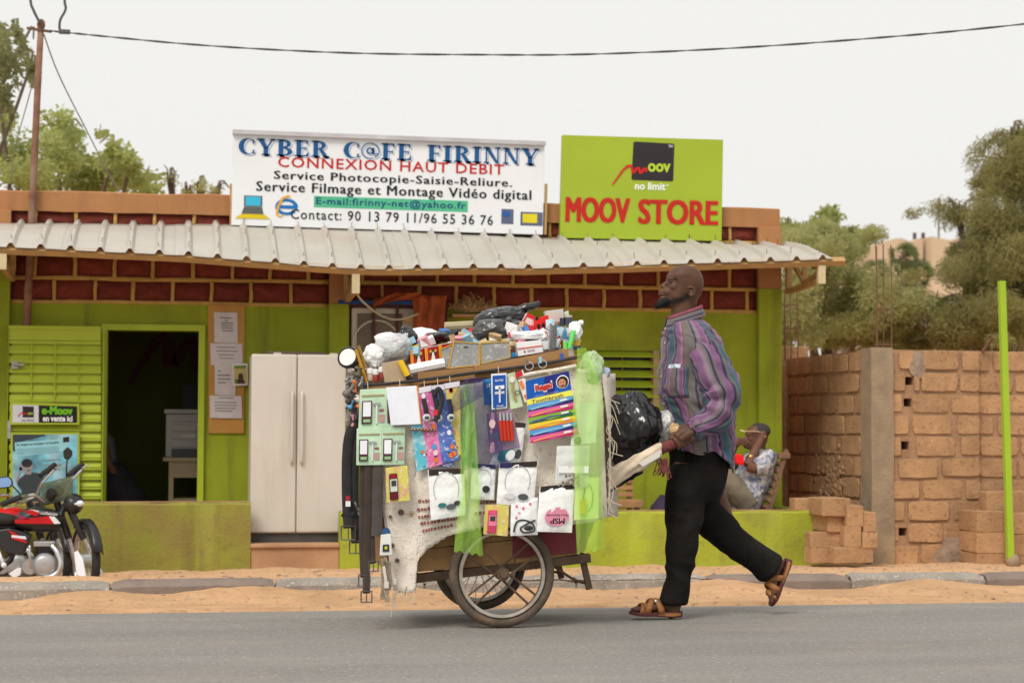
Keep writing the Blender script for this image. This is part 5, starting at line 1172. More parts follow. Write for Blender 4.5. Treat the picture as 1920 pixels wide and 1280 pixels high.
# ================================================================ goods hanging on the cart and heaped on it
GH = 'goods hanging on the cart'; GP = 'goods heaped on the cart'; GB = 'belts hanging at the cart end'
M_clear = mat('clear_wrap', (.82,.83,.84), .22, .06, 9, .25, 40, alpha=.55, spec=.6); M_white = mat('white_poly', (.90,.90,.89), .35, .04, 10, .4, 45, spec=.5); M_bin = mat('black_poly', (.012,.012,.014), .17, .3, 10, .25, 25, spec=.7)
M_binG = mat('grey_poly', (.06,.057,.057), .2, .3, 9, .25, 25, spec=.7)
def slabt(name, label, cat, pts, Y, th, m, group=GH, bevel=.002, parent=None):
    Ys = Y if isinstance(Y, (list,tuple)) else [Y]*4
    q = Quad(*pts, Ys); b = MB(); q.slab(b, -th); o = b.build(name, m, parent, bevel=bevel)
    if parent is None: tag(o, label, cat, group)
    return o, q
def rect(q, par, nm, m, u0, u1, v0, v1, d=.002, th=.0012):
    b = MB(); q.slab(b, th, u0, u1, v0, v1, d-th+.0012); return b.build(nm, m, par)
def poly(q, par, nm, m, pts, d=.003): b = MB(); q.patch(b, pts, d); return b.build(nm, m, par)
def pouch(name, label, cat, pts, Y, m, bulge=.018, group=GH, seed=0, header=None):
    """soft filled bag with crinkled face"""
    q = Quad(*pts, Y); b = MB()
    def f(u, v, s): 
        k = (math.sin(u*math.pi)*math.sin(v*math.pi))**.5; return q.at(u, v, s*bulge*k*(1+.5*N3((u*4,v*4,seed)))+.004*N3((u*11,v*11,seed+3)))
    b.grid(lambda u, v: f(u,v,1)+q.n*.003, 16, 16); b.grid(lambda u, v: f(u,v,-.2), 8, 8); o = tag(b.build(name, m, smooth=True), label, cat, group)
    if header: rect(q, o, 'header_strip', header, .02, .98, .88, 1.0, .008, .006)
    return o, q
def string_to(o, x, y, Y, up=14, n=1):
    b = MB(); 
    for k in range(n): b.tube([P(x+k*3,y,Y), P(x+k*4-1,y-up,Y+.03)], .0016, 4)
    b.build('hanging_string', mat('thread', (.6,.5,.38)), o)
# --- left: mirror and comb sets on green cards
MG = mat('mint_card', (.52,.72,.50), .4, .25, 9, .03, dirt=((.75,.82,.70), .5, 8), spec=.5)
def combset(q, o, u0, u1, v0=.06, v1=.94):
    w_ = u1-u0
    f = rect(q, o, 'mirror_frame', paint(80,48,52), u0+.10*w_, u0+.47*w_, v0+.05, v1-.24, .006, .005)
    rect(q, f, 'mirror_glass', paint(238,240,244,.15), u0+.14*w_, u0+.43*w_, v0+.24, v1-.27, .0075, .001); rect(q, f, 'frame_handle', paint(150,190,140), u0+.16*w_, u0+.42*w_, v0+.09, v0+.17, .0075, .001)
    rect(q, o, 'razor_stem', paint(225,225,225,.25), u0+.62*w_, u0+.68*w_, v0+.05, v1-.32, .006, .005); rect(q, o, 'razor_head', paint(160,165,160,.3), u0+.52*w_, u0+.80*w_, v1-.36, v1-.30, .0065, .005)
    rect(q, o, 'card_print', paint(190,150,140), u0+.74*w_, u0+.95*w_, v0+.08, v0+.28, .0022); rect(q, o, 'card_print', paint(150,90,90), u0+.74*w_, u0+.92*w_, v0+.36, v0+.42, .0022); rect(q, o, 'card_title', paint(165,150,105), u0+.08*w_, u0+.95*w_, v1-.13, v1-.09, .0022)
o, q = slabt('comb_set_card', 'upper mint green card with hand mirror and razor sets, left end of the cart', 'packet', ((675,730),(738,727),(740,801),(672,803)), 8.835, .004, MG); combset(q,o,.0,.76); combset(q,o,.76,1.5) if False else rect(q,o,'mirror_frame',paint(80,48,52),.80,.99,.12,.72,.005,.004); string_to(o,690,729,8.835)
o, q = slabt('comb_set_card', 'lower mint green card with two hand mirror and razor sets above the belts', 'packet', ((669,803),(760,800),(758,871),(668,872)), 8.83, .004, MG); combset(q,o,0,.5); combset(q,o,.5,1.0); rect(q,o,'card_fold',paint(225,240,220),.495,.505,.02,.98,.0025)
o, q = slabt('white_card', 'plain white card with an orange edge hung beside the mint cards', 'card', ((724,726),(781,723),(789,795),(733,797)), 8.815, .006, paint(240,242,250,.3)); rect(q,o,'orange_edge',paint(235,150,40),1.0,1.03,.0,1.0,.0); string_to(o,750,725,8.815)
# --- strips of toy watches
def patt(name, c1, c2, sc): return mat(name, c1, .35, .1, 9, .03, dirt=(c2, .55, sc), spec=.5, grime=((.85,.85,.88), .6, sc*1.9))
MP, MBl, MT, MY = patt('pink_print',(.72,.14,.38),(.80,.50,.60),30), patt('blue_print',(.07,.14,.48),(.30,.45,.75),30), patt('teal_print',(.10,.50,.62),(.75,.85,.85),26), patt('yellow_print',(.72,.55,.10),(.75,.65,.5),26)
for nm, lab, pts, Y, m in (('toy_watch_strip','teal and white strip of toy watches, lowest at the left',((771,797),(797,795),(812,874),(781,884)),8.826,MT),('toy_watch_strip','pink strip of toy watches next to the white card',((784,727),(809,722),(836,868),(803,878)),8.822,MP),('toy_watch_strip','blue strip of toy watches in the middle of the bunch',((809,723),(832,720),(861,862),(829,868)),8.818,MBl),('toy_watch_strip','white and yellow strip of toy watches beside the navy net',((832,719),(862,714),(866,852),(850,857)),8.824,MY),('toy_watch_strip','short blue and white strip hanging lowest under the toy watches',((826,860),(852,858),(850,874),(828,876)),8.83,MBl)):
    o, q = slabt(nm, lab, 'packet', pts, Y, .004, m); rng = random.Random(len(lab))
    for k in range(5): u, v = rng.uniform(.2,.8), rng.uniform(.05,.92); b = MB(); q.disc(b, u, v, .14, .035, .004, 12); b.build('sticker', paint(*rng.choice(((240,235,240),(70,160,220),(240,210,220),(230,120,60))),.3), o)
    if pts[0][1] < 790: rect(q,o,'header_strip',paint(225,220,230,.3),.02,.98,.93,1.0,.003); string_to(o,pts[0][0]+12,pts[0][1],Y)
    b = MB(); q.disc(b,.5,.06 if pts[2][1] > 870 else .12,.1,.008,.003,8); b.build('hang_slot', paint(30,25,30), o)
MW = mat('watch_black', (.025,.025,.028), .4, .2, 20, .05)
for k, (x, y, lab) in enumerate(((800,783,'black wristwatch with silver dial hanging left, over the pink strip'),(822,783,'black wristwatch with silver dial hanging in the middle, over the blue strip'),(846,783,'black wristwatch with silver dial half behind the navy net'))):
    c = P(x,y,8.80); b = MB(); tp = {0:(794,747),1:(812,730),2:(842,748)}[k]; b.tube(smooth_path([P(tp[0],tp[1],8.805),P((tp[0]+x)/2+1,(tp[1]+y)/2,8.80),P(x,y-6,8.80)],5), .011, 6, flat=((1,0,0),.3)); o = tag(b.build('wristwatch', MW, smooth=40), lab, 'wristwatch', GH)
    b = MB(); b.revolve([(.001,-.008),(.013,-.008),(.019,-.002),(.019,.005),(.001,.005)], c, (0,1,0), 20); cs = b.build('case', paint(200,204,206,.25), o, smooth=40)
    b = MB(); b.box(c-V((0,.009,0)), (.018,.002,.012)); b.build('dial', paint(60,70,66,.3), cs)
b = MB(); b.tube(smooth_path([P(814,742,8.795),P(822,729,8.793),P(829,745,8.793),P(824,770,8.79),P(814,790,8.788)],6), .012, 6, flat=((1,0,0),.35)); o = tag(b.build('watch_strap', MW, smooth=40), 'black watch strap with red tag looped between the wristwatches', 'strap', GH)
b = MB(); b.box(P(817,773,8.785), (.018,.004,.026)); b.build('red_tag', paint(215,50,40), o)
for k, (x0, x1, y, lab) in enumerate(((772,790,805,'row of small bronze bells on the teal strip'),(796,815,806,'row of small bronze bells on the pink strip'))):
    b = MB(); 
    o = thing('jingle_bells', lab, 'bells', P((x0+x1)/2,y+3,8.815), GH)
    for j in range(4): b = MB(); b.ell(P(lerp(x0,x1,j/3),y,8.81), (.008,.008,.008), 10, 8); b.build('bell', mat('bronze', (.32,.20,.13), .35, .2, 20, .02, metal=.7), o, smooth=True)
# --- nets
def netmat(name, col, dens=.55, scale=170.):
    m = bpy.data.materials.new(name); m.use_nodes = True; n = m.node_tree; b = n.nodes['Principled BSDF']; L = n.links.new
    b.inputs['Base Color'].default_value = (*col,1); b.inputs['Roughness'].default_value = .6
    tc = n.nodes.new('ShaderNodeUVMap'); mp = n.nodes.new('ShaderNodeMapping'); mp.inputs['Rotation'].default_value = (0,0,math.pi/4); mp.inputs['Scale'].default_value = (1,6.5,1); L(tc.outputs[0], mp.inputs[0])
    br = n.nodes.new('ShaderNodeTexBrick'); br.offset = 0; br.inputs['Scale'].default_value = 1.; br.inputs['Mortar Size'].default_value = .0062*dens; br.inputs['Brick Width'].default_value = .04; br.inputs['Row Height'].default_value = .04
    br.inputs['Color1'].default_value = (0,0,0,1); br.inputs['Color2'].default_value = (0,0,0,1); br.inputs['Mortar'].default_value = (1,1,1,1); br.inputs['Mortar Smooth'].default_value = .1
    L(mp.outputs[0], br.inputs['Vector']); 
    mr = n.nodes.new('ShaderNodeMapRange'); mr.inputs['To Min'].default_value = .09; mr.inputs['To Max'].default_value = .80; L(br.outputs['Color'], mr.inputs['Value']); L(mr.outputs[0], b.inputs['Alpha'])
    t = n.nodes.new('ShaderNodeBsdfTranslucent'); t.inputs['Color'].default_value = (*[min(1,c*1.3) for c in col],1)
    tr = n.nodes.new('ShaderNodeBsdfTransparent'); mx_ = n.nodes.new('ShaderNodeMixShader'); L(mr.outputs[0], mx_.inputs[0]); L(tr.outputs[0], mx_.inputs[1])
    ad = n.nodes.new('ShaderNodeMixShader'); ad.inputs[0].default_value = .4; b.inputs['Alpha'].default_value = 1
    for l in list(b.inputs['Alpha'].links): n.links.remove(l)
    L(b.outputs[0], ad.inputs[1]); L(t.outputs[0], ad.inputs[2]); L(ad.outputs[0], mx_.inputs[2]); L(mx_.outputs[0], n.nodes['Material Output'].inputs[0]); return m
N_gr = netmat('lime_net', (.52,.95,.14), .95); N_nv = netmat('navy_net', (.035,.04,.22), 1.1); N_dg = netmat('green_net', (.12,.42,.10), 1.0)
def net(name, label, rows, Y, m, folds=7, amp=.012, group=GH, seed=0):
    """rows: (y, xl, xr) down the length"""
    def f(u, v):
        k = v*(len(rows)-1); i = min(len(rows)-2, int(k)); t = k-i; a, c = rows[i], rows[i+1]
        y = lerp(a[0],c[0],t); xl, xr = lerp(a[1],c[1],t), lerp(a[2],c[2],t); yl = lerp(a[3] if len(a) > 3 else 0, c[3] if len(c) > 3 else 0, t)
        return P(lerp(xl,xr,u), y+yl*u+(2.5*math.sin(u*23) if v > .98 else 0), Y+amp*math.sin(u*folds*2+v*2.5+seed)+.012*N3((u*4,v*6,seed))+.012*(.4-abs(N3((u*5+v*3,v*9,seed+2)))))
    b = MB(); b.grid(f, 28, 44); return tag(b.build(name, m, smooth=True), label, 'net', group)
net('lime_net', 'sheer lime green net strip hanging down the middle of the cart', [(722,862,878),(770,868,890),(830,866,894),(870,862,896),(920,866,900),(960,858,898),(1000,854,903),(1032,851,906,9)], 8.775, N_gr, 5, .014)
net('navy_net', 'navy blue net bunched across the toy watches', [(708,878,908),(720,862,915),(740,850,912),(765,842,880,-8),(778,838,868,-14)], 8.755, N_nv, 6, .015, seed=2)
net('navy_net', 'long navy net panel behind the lime net at mid height', [(716,888,925),(760,892,930),(800,890,935),(850,872,945),(880,866,962,-4)], 8.79, N_nv, 6, .012, seed=4)
net('green_net', 'dark green net panel doubled under the navy net', [(718,872,890),(770,866,892),(800,862,893),(840,863,892),(875,866,890)], 8.783, N_dg, 4, .010, seed=6)
net('lime_net', 'wide sheer lime green net hanging at the handle end of the cart', [(652,1082,1098),(680,1082,1112),(720,1078,1126),(765,1074,1132),(850,1076,1131),(930,1078,1130),(1000,1080,1132),(1037,1082,1133,-8)], 8.765, N_gr, 5, .016, seed=8)
# --- middle cards
o, q = slabt('razor_packet', 'blue and white razor packet near the top centre', 'packet', ((921,701),(950,699),(951,765),(922,768)), 8.79, .006, paint(236,240,246,.3)); rect(q,o,'blue_panel',paint(30,84,170,.3),.08,.92,.05,.95,.003); rect(q,o,'razor_handle',paint(225,228,232,.25),.45,.55,.18,.62,.012,.008); rect(q,o,'razor_head',paint(238,240,242,.25),.22,.80,.56,.66,.012,.008); rect(q,o,'razor_head',paint(200,205,212,.3),.2,.82,.42,.50,.006,.004)
b = MB(); q.text(b,'Bel Mal',.25,.75,.78,.84,.005,.01,2); q.text(b,'TOP BLADE',.28,.74,.07,.11,.005,.01,2); b.build('lettering', paint(240,242,245), o); string_to(o,935,700,8.79)
o, q = slabt('blue_packet', 'plain blue packet tucked behind the razor packet', 'packet', ((905,712),(924,708),(926,757),(908,760)), 8.805, .004, paint(40,130,190,.3)); b = MB(); q.text(b,'BTY',.35,.98,.66,.8,.004,.01,2); b.build('lettering', paint(235,240,245), o)
rect(q,o,'side_flap',paint(25,110,170,.3),1.2,2.45,-.02,.9,-.002)
o, q = slabt('watch_card', 'pale green card with a small watch right of the razor packet', 'packet', ((951,701),(966,697),(981,762),(957,768)), 8.806, .004, mat('pale_green_card', (.55,.66,.42), .5, .15, 14, .03)); b = MB(); q.disc(b,.45,.82,.3,.09,.008); w2 = b.build('watch_face', paint(230,226,210,.3), o); b = MB(); q.stroke(b,[(.45,.74),(.4,.5),(.5,.2)],.014,.006); b.build('watch_band', paint(170,150,110), o); b = MB(); q.ring(b,.75,.42,.25,.07,.3,.007); b.build('key_ring', paint(60,60,60,.3), o)
o, q = slabt('orange_card', 'white and orange card partly behind the toothbrush card', 'packet', ((971,712),(984,708),(1000,748),(984,755)), 8.808, .004, paint(238,232,225,.4)); poly(q,o,'orange_print',paint(232,130,80),[(.0,.9),(.5,.95),(.55,.6),(.15,.55)]); poly(q,o,'orange_print',paint(232,120,70),[(.1,.3),(.7,.35),(.7,.05),(.3,.0)])
o, q = slabt('red_packet', 'small red packet at the sack hem above the orange card', 'packet', ((966,700),(980,693),(983,702),(968,710)), 8.80, .01, paint(205,40,50,.35)); rect(q,o,'white_end',paint(235,235,235),.85,1.0,.0,1.0)
# toothbrush card
o, q = slabt('toothbrush_card', 'blue headed card of six striped toothbrushes', 'packet', ((985,714),(1066,695),(1084,814),(994,831)), 8.80, .005, paint(240,238,232,.35)); string_to(o,1030,703,8.80,12,2)
rect(q,o,'blue_header',paint(20,90,180,.3),.0,1.0,.70,1.0,.0022); poly(q,o,'dark_header',paint(36,44,130,.3),[(.42,.70),(.60,.70),(.68,.84),(1.0,.80),(1.0,.70),(1.0,1.0),(.45,1.0),(.38,.85)],.0036); rect(q,o,'yellow_band',paint(245,232,90,.3),.0,1.0,.615,.70,.0024)
for col, d, g in ((paint(245,240,235),.0045,.02),(paint(210,56,40),.006,0.)): b = MB(); q.textb(b,'Ragel',.20-g*.6,.58+g*.6,.775-g,.895+g,d,.0,.007,.006,3); b.build('title_lettering', col, o)
b = MB(); q.text(b,'Toothbrush',.10,.80,.622,.675,.0045,.01,2); b.build('subtitle', paint(40,40,90), o)
b = MB(); q.text(b,'Comfortable for your gums, clean and bright',.16,.70,.715,.735,.0048,.0,1); b.build('caption', paint(210,220,240), o)
b = MB(); q.disc(b,.825,.855,.145,.105,.0042,24); fp = b.build('face_picture', paint(240,236,235), o)
b = MB(); q.disc(b,.825,.85,.125,.092,.0054,24); b.build('hair', paint(45,28,26), fp); b = MB(); q.disc(b,.81,.835,.085,.068,.0062,20); b.build('face', paint(205,140,110), fp)
b = MB(); q.stroke(b,[(.775,.80),(.81,.79),(.85,.805)],.006,.007); q.disc(b,.785,.85,.01,.008,.007,8); q.disc(b,.84,.853,.01,.008,.007,8); b.build('features', paint(90,40,40), fp)
cols = [((96,160,215),(50,44,110),(150,200,235)),((224,96,170),(190,40,110),(245,160,90)),((130,180,60),(40,110,50),(90,80,160)),((240,210,60),(235,140,60),(240,170,80)),((90,160,215),(44,44,110),(150,200,235)),((225,90,165),(190,35,110),(245,160,90))]
for k, (c1, c2, c3) in enumerate(cols):
    v1 = .605-k*.101; v0 = v1-.095; tb = rect(q,o,'toothbrush_pack',paint(*c1,.3),.0,1.0,v0,v1,.012,.010)
    poly(q,tb,'wave_print',paint(*c2,.3),[(.0,v0),(1.0,v0),(1.0,v0+.05),(.8,v0+.04),(.55,v0+.02),(.45,v0+.012),(.2,v0+.035),(0,v0+.02)],.0135); b = MB(); q.stroke(b,[(.06,v0+.025),(.3,v0+.04),(.5,v0+.055),(.7,v0+.045),(.9,v0+.06)],[.007,.007,.005,.004,.006],.0150); b.build('toothbrush', paint(*c3,.3), tb)
    rect(q,tb,'bristles',paint(240,240,245,.4),.70,.86,v0+.055,v0+.082,.0150,.002)
# pens, discs
o, q = slabt('pen_packet', 'purple picture packet holding red pens', 'packet', ((912,775),(960,766),(975,838),(918,850)), 8.80, .004, mat('purple_picture', (.30,.16,.26), .35, .3, 9, .03, dirt=((.12,.36,.36), .5, 16), grime=((.7,.45,.3), .5, 40), spec=.5)); b = MB(); q.disc(b,.18,.72,.12,.11,.006); b.build('round_badge', paint(225,190,190), o)
for k in range(4):
    x = 938+k*6.6; b = MB(); b.tube([P(x,788,8.78),P(x+3,826,8.782)], .0085, 9); o = tag(b.build('red_pen', paint(196,58,36,.35), smooth=40), ('first','second','third','fourth')[k]+' red pen from the left in the purple packet', 'pen', GH); b = MB(); b.tube([P(x-1,774,8.78),P(x,788,8.78)], .006, 8); b.build('clip_cap', mat('chrome', (.62,.62,.63)), o, smooth=40)
o, q = pouch('earphone_bag', 'white bag with a grey coiled earphone disc under the red pens', 'packet', ((952,790),(986,793),(976,866),(915,876)), 8.822, M_white, .012, seed=3, header=paint(58,46,46)); b = MB(); q.disc(b,.45,.24,.30,.16,.020,24); dd = b.build('earphone_coil', paint(40,120,125,.3), o); b = MB(); q.disc(b,.58,.22,.16,.13,.022,24); b.build('disc_label', paint(225,225,225), dd); b = MB(); q.disc(b,.85,.22,.12,.12,.019,20); b.build('ear_pad', paint(60,62,66), dd)
# headphones in white bags
def headset(name, lab, pts, Y, ring, pads, seed):
    o, q = pouch(name, lab, 'headphones', pts, Y, M_white, .012, seed=seed, header=paint(52,40,38)); b = MB(); q.ring(b,*ring,.045,.016,30,-30,210); b.build('headband', paint(150,155,160,.3), o)
    for u, v, ru, rv, col in pads: b = MB(); q.disc(b,u,v,ru,rv,.019,18); b.build('ear_pad', paint(*col,.35), o)
headset('headphone_bag','white bag with headphones hanging left of the lime net',((802,880),(870,877),(873,965),(808,975)),8.815,(.47,.58,.36,.36),((.33,.27,.12,.05,(50,120,120)),(.58,.22,.14,.06,(90,95,98)),(.76,.28,.1,.05,(60,64,68))),1)
headset('headphone_bag','small white bag with a dark earclip just right of the lime net',((884,868),(930,871),(926,937),(882,935)),8.82,(.5,.55,.32,.3),((.62,.30,.16,.10,(52,48,52)),),2)
headset('headphone_bag','white bag with round headphones at the lower centre',((936,868),(1008,864),(1000,952),(931,944)),8.812,(.50,.56,.34,.36),((.33,.22,.15,.07,(210,212,212)),(.68,.22,.14,.07,(80,84,88))),4)
o, q = pouch('charger_bag', 'white bag with pink hearts and a coiled black earphone', 'packet', ((958,938),(1008,932),(1008,1002),(957,1004)), 8.81, M_white, .010, seed=5)
for u, v in ((.2,.82),(.45,.75),(.7,.85),(.2,.5),(.3,.62)): b = MB(); q.disc(b,u,v,.05,.04,.012,10); b.build('heart_print', paint(225,110,140), o)
b = MB(); b.tube(smooth_path([q.at(u,v,.014) for u, v in ((.1,.1),(.2,.38),(.5,.42),(.8,.3),(.85,.12),(.5,.08),(.35,.2),(.6,.32),(.9,.4))],5), .004, 6); b.ell(q.at(.65,.2,.012),(.022,.008,.012),12,8); b.build('coiled_earphone', paint(54,54,58), o, smooth=True)
o, q = pouch('earphone_bag', 'white bag with pink earphone case and upside-down lettering', 'packet', ((1012,912),(1078,905),(1072,998),(1006,996)), 8.80, M_white, .014, seed=6, header=paint(48,40,40))
b = MB(); q.disc(b,.52,.33,.34,.20,.0185,20); b.build('pink_case', paint(222,140,165,.4), o)
b = MB(); tv, tf = text_geo('MSP', .0); 
for k in (0,1,2): b.add([q.at(.74-.40*x+k*.006,.30-.12*y,.0195+.0003*k) for x, y in tv], tf)
tv, tf = text_geo('Micro Earphones', .0); b.add([q.at(.85-.62*x,.40-.07*y,.0195) for x, y in tv], tf); b.build('lettering', paint(36,26,30), o)
o, q = pouch('bead_bag', 'clear bag of small beads hanging under the toothbrush card', 'packet', ((1044,836),(1106,834),(1103,916),(1040,914)), 8.80, mat('milky_wrap', (.78,.79,.76), .25, .06, 9, .25, 40, alpha=.78, spec=.6), .014, seed=7); rect(q,o,'white_label',paint(238,238,235),.06,.96,.36,.52,.018,.002)
rng = random.Random(2); b = MB()
for k in range(40): b.ell(q.at(rng.uniform(.08,.7), rng.uniform(.06,.32), .012), (.007,.007,.007), 8, 6)
tag(b.build('beads', mat('bead_brown', (.30,.24,.20), .4, .5, 60), o, smooth=True), kind='stuff')
o, q = slabt('disc_sleeve', 'white disc sleeve inside the lime net at the handle end', 'packet', ((1076,758),(1120,755),(1118,830),(1070,835)), 8.80, .003, paint(232,236,228,.4)); b = MB(); q.ring(b,.5,.6,.46,.36,.03,.003); b.build('disc_outline', paint(190,196,186), o); b = MB(); q.disc(b,.25,.1,.14,.1,.004); b.build('coil', paint(96,110,100), o)
o, q = slabt('charger_card', 'yellowish charger card low in the lime net at the handle end', 'packet', ((1078,898),(1124,894),(1122,972),(1076,975)), 8.80, .004, paint(222,232,170,.4)); rect(q,o,'charger',paint(214,200,80,.4),.22,.46,.15,.5,.014,.010); b = MB(); q.stroke(b,[(.35,.5),(.4,.75),(.6,.85),(.75,.6),(.7,.3),(.55,.2)],.005,.006); b.build('cable', paint(120,140,70), o)
# toy phones
MPh = patt('toy_card_print',(.72,.62,.12),(.72,.16,.36),34)
for lab, pts, c in (('toy phone card with a red and white phone beside the belts',((723,877),(764,872),(769,938),(725,942)),(150,26,46)),('toy phone card with a pink phone above the wheel',((910,946),(955,944),(952,1005),(906,1001)),(232,90,130))):
    o, q = slabt('toy_phone_card', lab, 'toy phone', pts, 8.81, .004, MPh); b = MB(); q.slab(b,.010,.14,.50,.06,.82); ph = b.build('toy_phone', paint(40,32,40,.3) if c[0] < 200 else paint(200,60,105,.3), o, bevel=.004)
    rect(q,ph,'shell',paint(212,212,206,.3) if c[0] < 200 else paint(240,130,165,.3),.17,.47,.30,.66,.012,.002); rect(q,ph,'screen',paint(60,66,60,.25),.22,.43,.46,.62,.0135,.002); rect(q,ph,'speaker',paint(*c,.3),.18,.46,.68,.80,.012,.002)
    for i in range(3):
        for j in range(4): rect(q,ph,'key',paint(*c,.3),.20+i*.09,.26+i*.09,.08+j*.05,.115+j*.05,.0125,.002)
o, q = slabt('blister_pack', 'small white pack with a black square hanging among the belts', 'packet', ((714,1002),(733,1000),(735,1040),(712,1041)), 8.80, .006, paint(226,226,222,.35)); rect(q,o,'black_square',paint(50,50,50),.22,.78,.18,.52,.003); b = MB(); q.disc(b,.5,.36,.14,.08,.0045,12); b.build('yellow_mark', paint(200,200,50), o)
b = MB(); q.disc(b,.5,1.0,.48,.33,-.001,16,0,180); b.build('blue_header', paint(54,84,130,.4), o)
r = thing('key_bunch', 'bunch of brass and steel padlock keys dangling under the small white pack', 'keys', P(724,1130,8.82), GH); rng = random.Random(8)
for k in range(12):
    x = 716+rng.uniform(0,16); y0 = 1042+rng.uniform(0,20); y1 = y0+rng.uniform(30,70); b = MB(); p, e = P(x,y0,8.81+.004*k), P(x+rng.uniform(-2,8),min(1131,y1),8.81+.004*k); b.bar(p,e,.014,.004,up=(0,1,0)); b.box(e,(.022,.005,.03)); b.build('key', mat('key_metal', (.45,.36,.26), .35, .3, 30, .05, metal=.6, rnd=.3) if k % 3 else paint(215,205,195,.4), r, bevel=.002)
# --- belts
MBelt = [mat('belt_brown', (.055,.038,.03), .5, .25, 10, .2, 60), mat('belt_black', (.03,.028,.028), .45, .2, 10, .15, 60), mat('belt_grey', (.085,.07,.065), .6, .2, 10, .3, 90)]
def belt(label, pts, Y, wd, m, buckle=True, bend=0):
    b = MB(); pp = smooth_path([P(x,y,Y+.004*math.sin(i)) for i, (x, y) in enumerate(pts)], 6); b.tube(pp, wd/2, 6, flat=((1,0,.0),.16)); o = tag(b.build('belt', m, smooth=35), label, 'belt', GB)
    if buckle:
        e = pp[-1]; b = MB(); h = wd*1.15; w2 = wd*.72; z0 = e.z-h
        b.tube([V((e.x-w2,e.y-.004,e.z+.01)),V((e.x+w2,e.y-.004,e.z+.01)),V((e.x+w2,e.y-.004,z0)),V((e.x-w2,e.y-.004,z0)),V((e.x-w2,e.y-.004,e.z+.01))], .004, 6); b.tube([V((e.x,e.y-.006,e.z)),V((e.x,e.y-.006,z0))], .003, 5); b.build('buckle', mat('buckle_metal', (.16,.14,.13), .35, .2, 20, .05, metal=.7), o)
belt('outermost black belt at the left end of the cart', [(668,792),(655,815),(650,860),(650,930),(653,990)], 8.90, .045, MBelt[1]); belt('second black belt from the left, buckle hanging near the fridge foot', [(676,792),(668,830),(664,900),(665,970),(667,1018)], 8.91, .04, MBelt[1])
belt('long dark brown belt reaching down to the gutter, left of the grey belt', [(682,868),(681,920),(680,1000),(682,1060),(683,1082)], 8.85, .036, MBelt[0]); belt('lowest hanging brown belt with a square buckle over the sand', [(690,868),(689,940),(687,1040),(687,1112)], 8.84, .034, MBelt[0])
belt('narrow brown belt between the longest belts', [(698,870),(696,960),(698,1040),(700,1056)], 8.845, .03, MBelt[0]); belt('wide grey textured belt hanging beside the toy phone card', [(709,868),(708,920),(707,980),(705,1005)], 8.84, .05, MBelt[2], False)
belt('thin black belt with its tip curling left at the cart end', [(665,960),(655,966),(646,964),(641,968)], 8.89, .02, MBelt[1], False)
r = thing('belt_tags', 'red and white price tags with silver clips on the black belts', 'tags', P(654,950,8.88), GB)
b = MB(); q = Quad((648,929),(656,929),(656,939),(648,939),8.875); q.slab(b,.003); b.build('red_tag', paint(165,40,46), r); b = MB(); q = Quad((648,939),(657,939),(657,949),(648,949),8.875); q.slab(b,.003); b.build('white_tag', paint(232,232,232), r)
for k in range(4): b = MB(); b.tube([P(660+k*4,934+k*6,8.87),P(676+k*2,968+k*6,8.87)], .006, 6); b.build('clip', mat('chrome', (.62,.62,.63)) if k % 2 else MBelt[1], r, smooth=40)
# --- left end bits: brushes, sticks, small tools
def stick(name, label, cat, a, c, Y, r_, m, group=GP, r2=None): b = MB(); b.tube([P(*a,Y),P(*c,Y)], [r_, r2 or r_], 8); return tag(b.build(name, m, smooth=40), label, cat, group)
M_brass = paint(190,140,40,.35)
b = MB(); c = P(655,672,8.98); b.revolve([(.001,-.022),(.040,-.022),(.046,-.028),(.052,-.020),(.05,.01),(.02,.03),(.001,.03)], c, (.45,.85,-.28), 28); o = tag(b.build('shaving_mirror', mat('mirror_rim', (.03,.03,.03), .4), smooth=35), 'round black rimmed mirror sticking out at the top left of the heap', 'mirror', GP)
b = MB(); ax = V((.45,.85,-.28)).normalized(); b.revolve([(.001,-.0235),(.041,-.0235)], c, ax, 28); b.build('glass', mat('pale_mirror', (.78,.78,.76), .15), o)
for k, (a, c_) in enumerate((((667,655),(688,718)),((672,648),(694,716)),((662,664),(684,712)))): stick('wooden_ruler', ('left','long','short')[k]+'most yellow wooden stick leaning beside the round mirror' if k == 0 else ('','tallest','shortest')[k]+' yellow wooden stick leaning beside the round mirror', 'stick', a, c_, 8.94+.02*k, .008, (M_brass,paint(150,120,60,.5),paint(205,160,80,.5))[k])
rng = random.Random(21)
bits = [('glove_pair','pair of grey work gloves dangling at the far left of the cart',(645,742),(668,716),.020,(120,112,104)),('glove_pair','dark grey glove hanging below the pale gloves',(650,756),(664,735),.015,(70,62,58)),('paint_brush','yellow and red handled brush at the left corner of the cart',(664,712),(667,738),.010,(215,110,40)),('blue_tube','pale blue tube among the trinkets at the left corner',(654,765),(660,752),.014,(110,170,215)),('cream_jar','cream coloured jar lid at the left corner above the belts',(668,752),(672,742),.018,(225,222,212)),('lace_bundle','bundle of dark laces hanging behind the mint cards',(668,790),(664,762),.014,(52,44,58)),('pink_tube','small pink tube hanging by the laces',(660,800),(662,778),.009,(200,140,140)),('olive_pouch','olive pouch behind the wooden sticks',(668,706),(674,690),.018,(96,92,70)),('blue_ribbon','blue ribbon slanting over the top mint card',(678,748),(694,730),.010,(50,84,160)),('grey_brush','grey bristle brush lying at the cord end',(676,730),(692,718),.016,(74,66,60)),('orange_toy','orange toy piece at the left corner of the cart',(670,765),(677,748),.014,(214,130,84)),('steel_scissors','steel scissors hanging among the trinkets',(672,724),(679,706),.006,(170,170,170))]
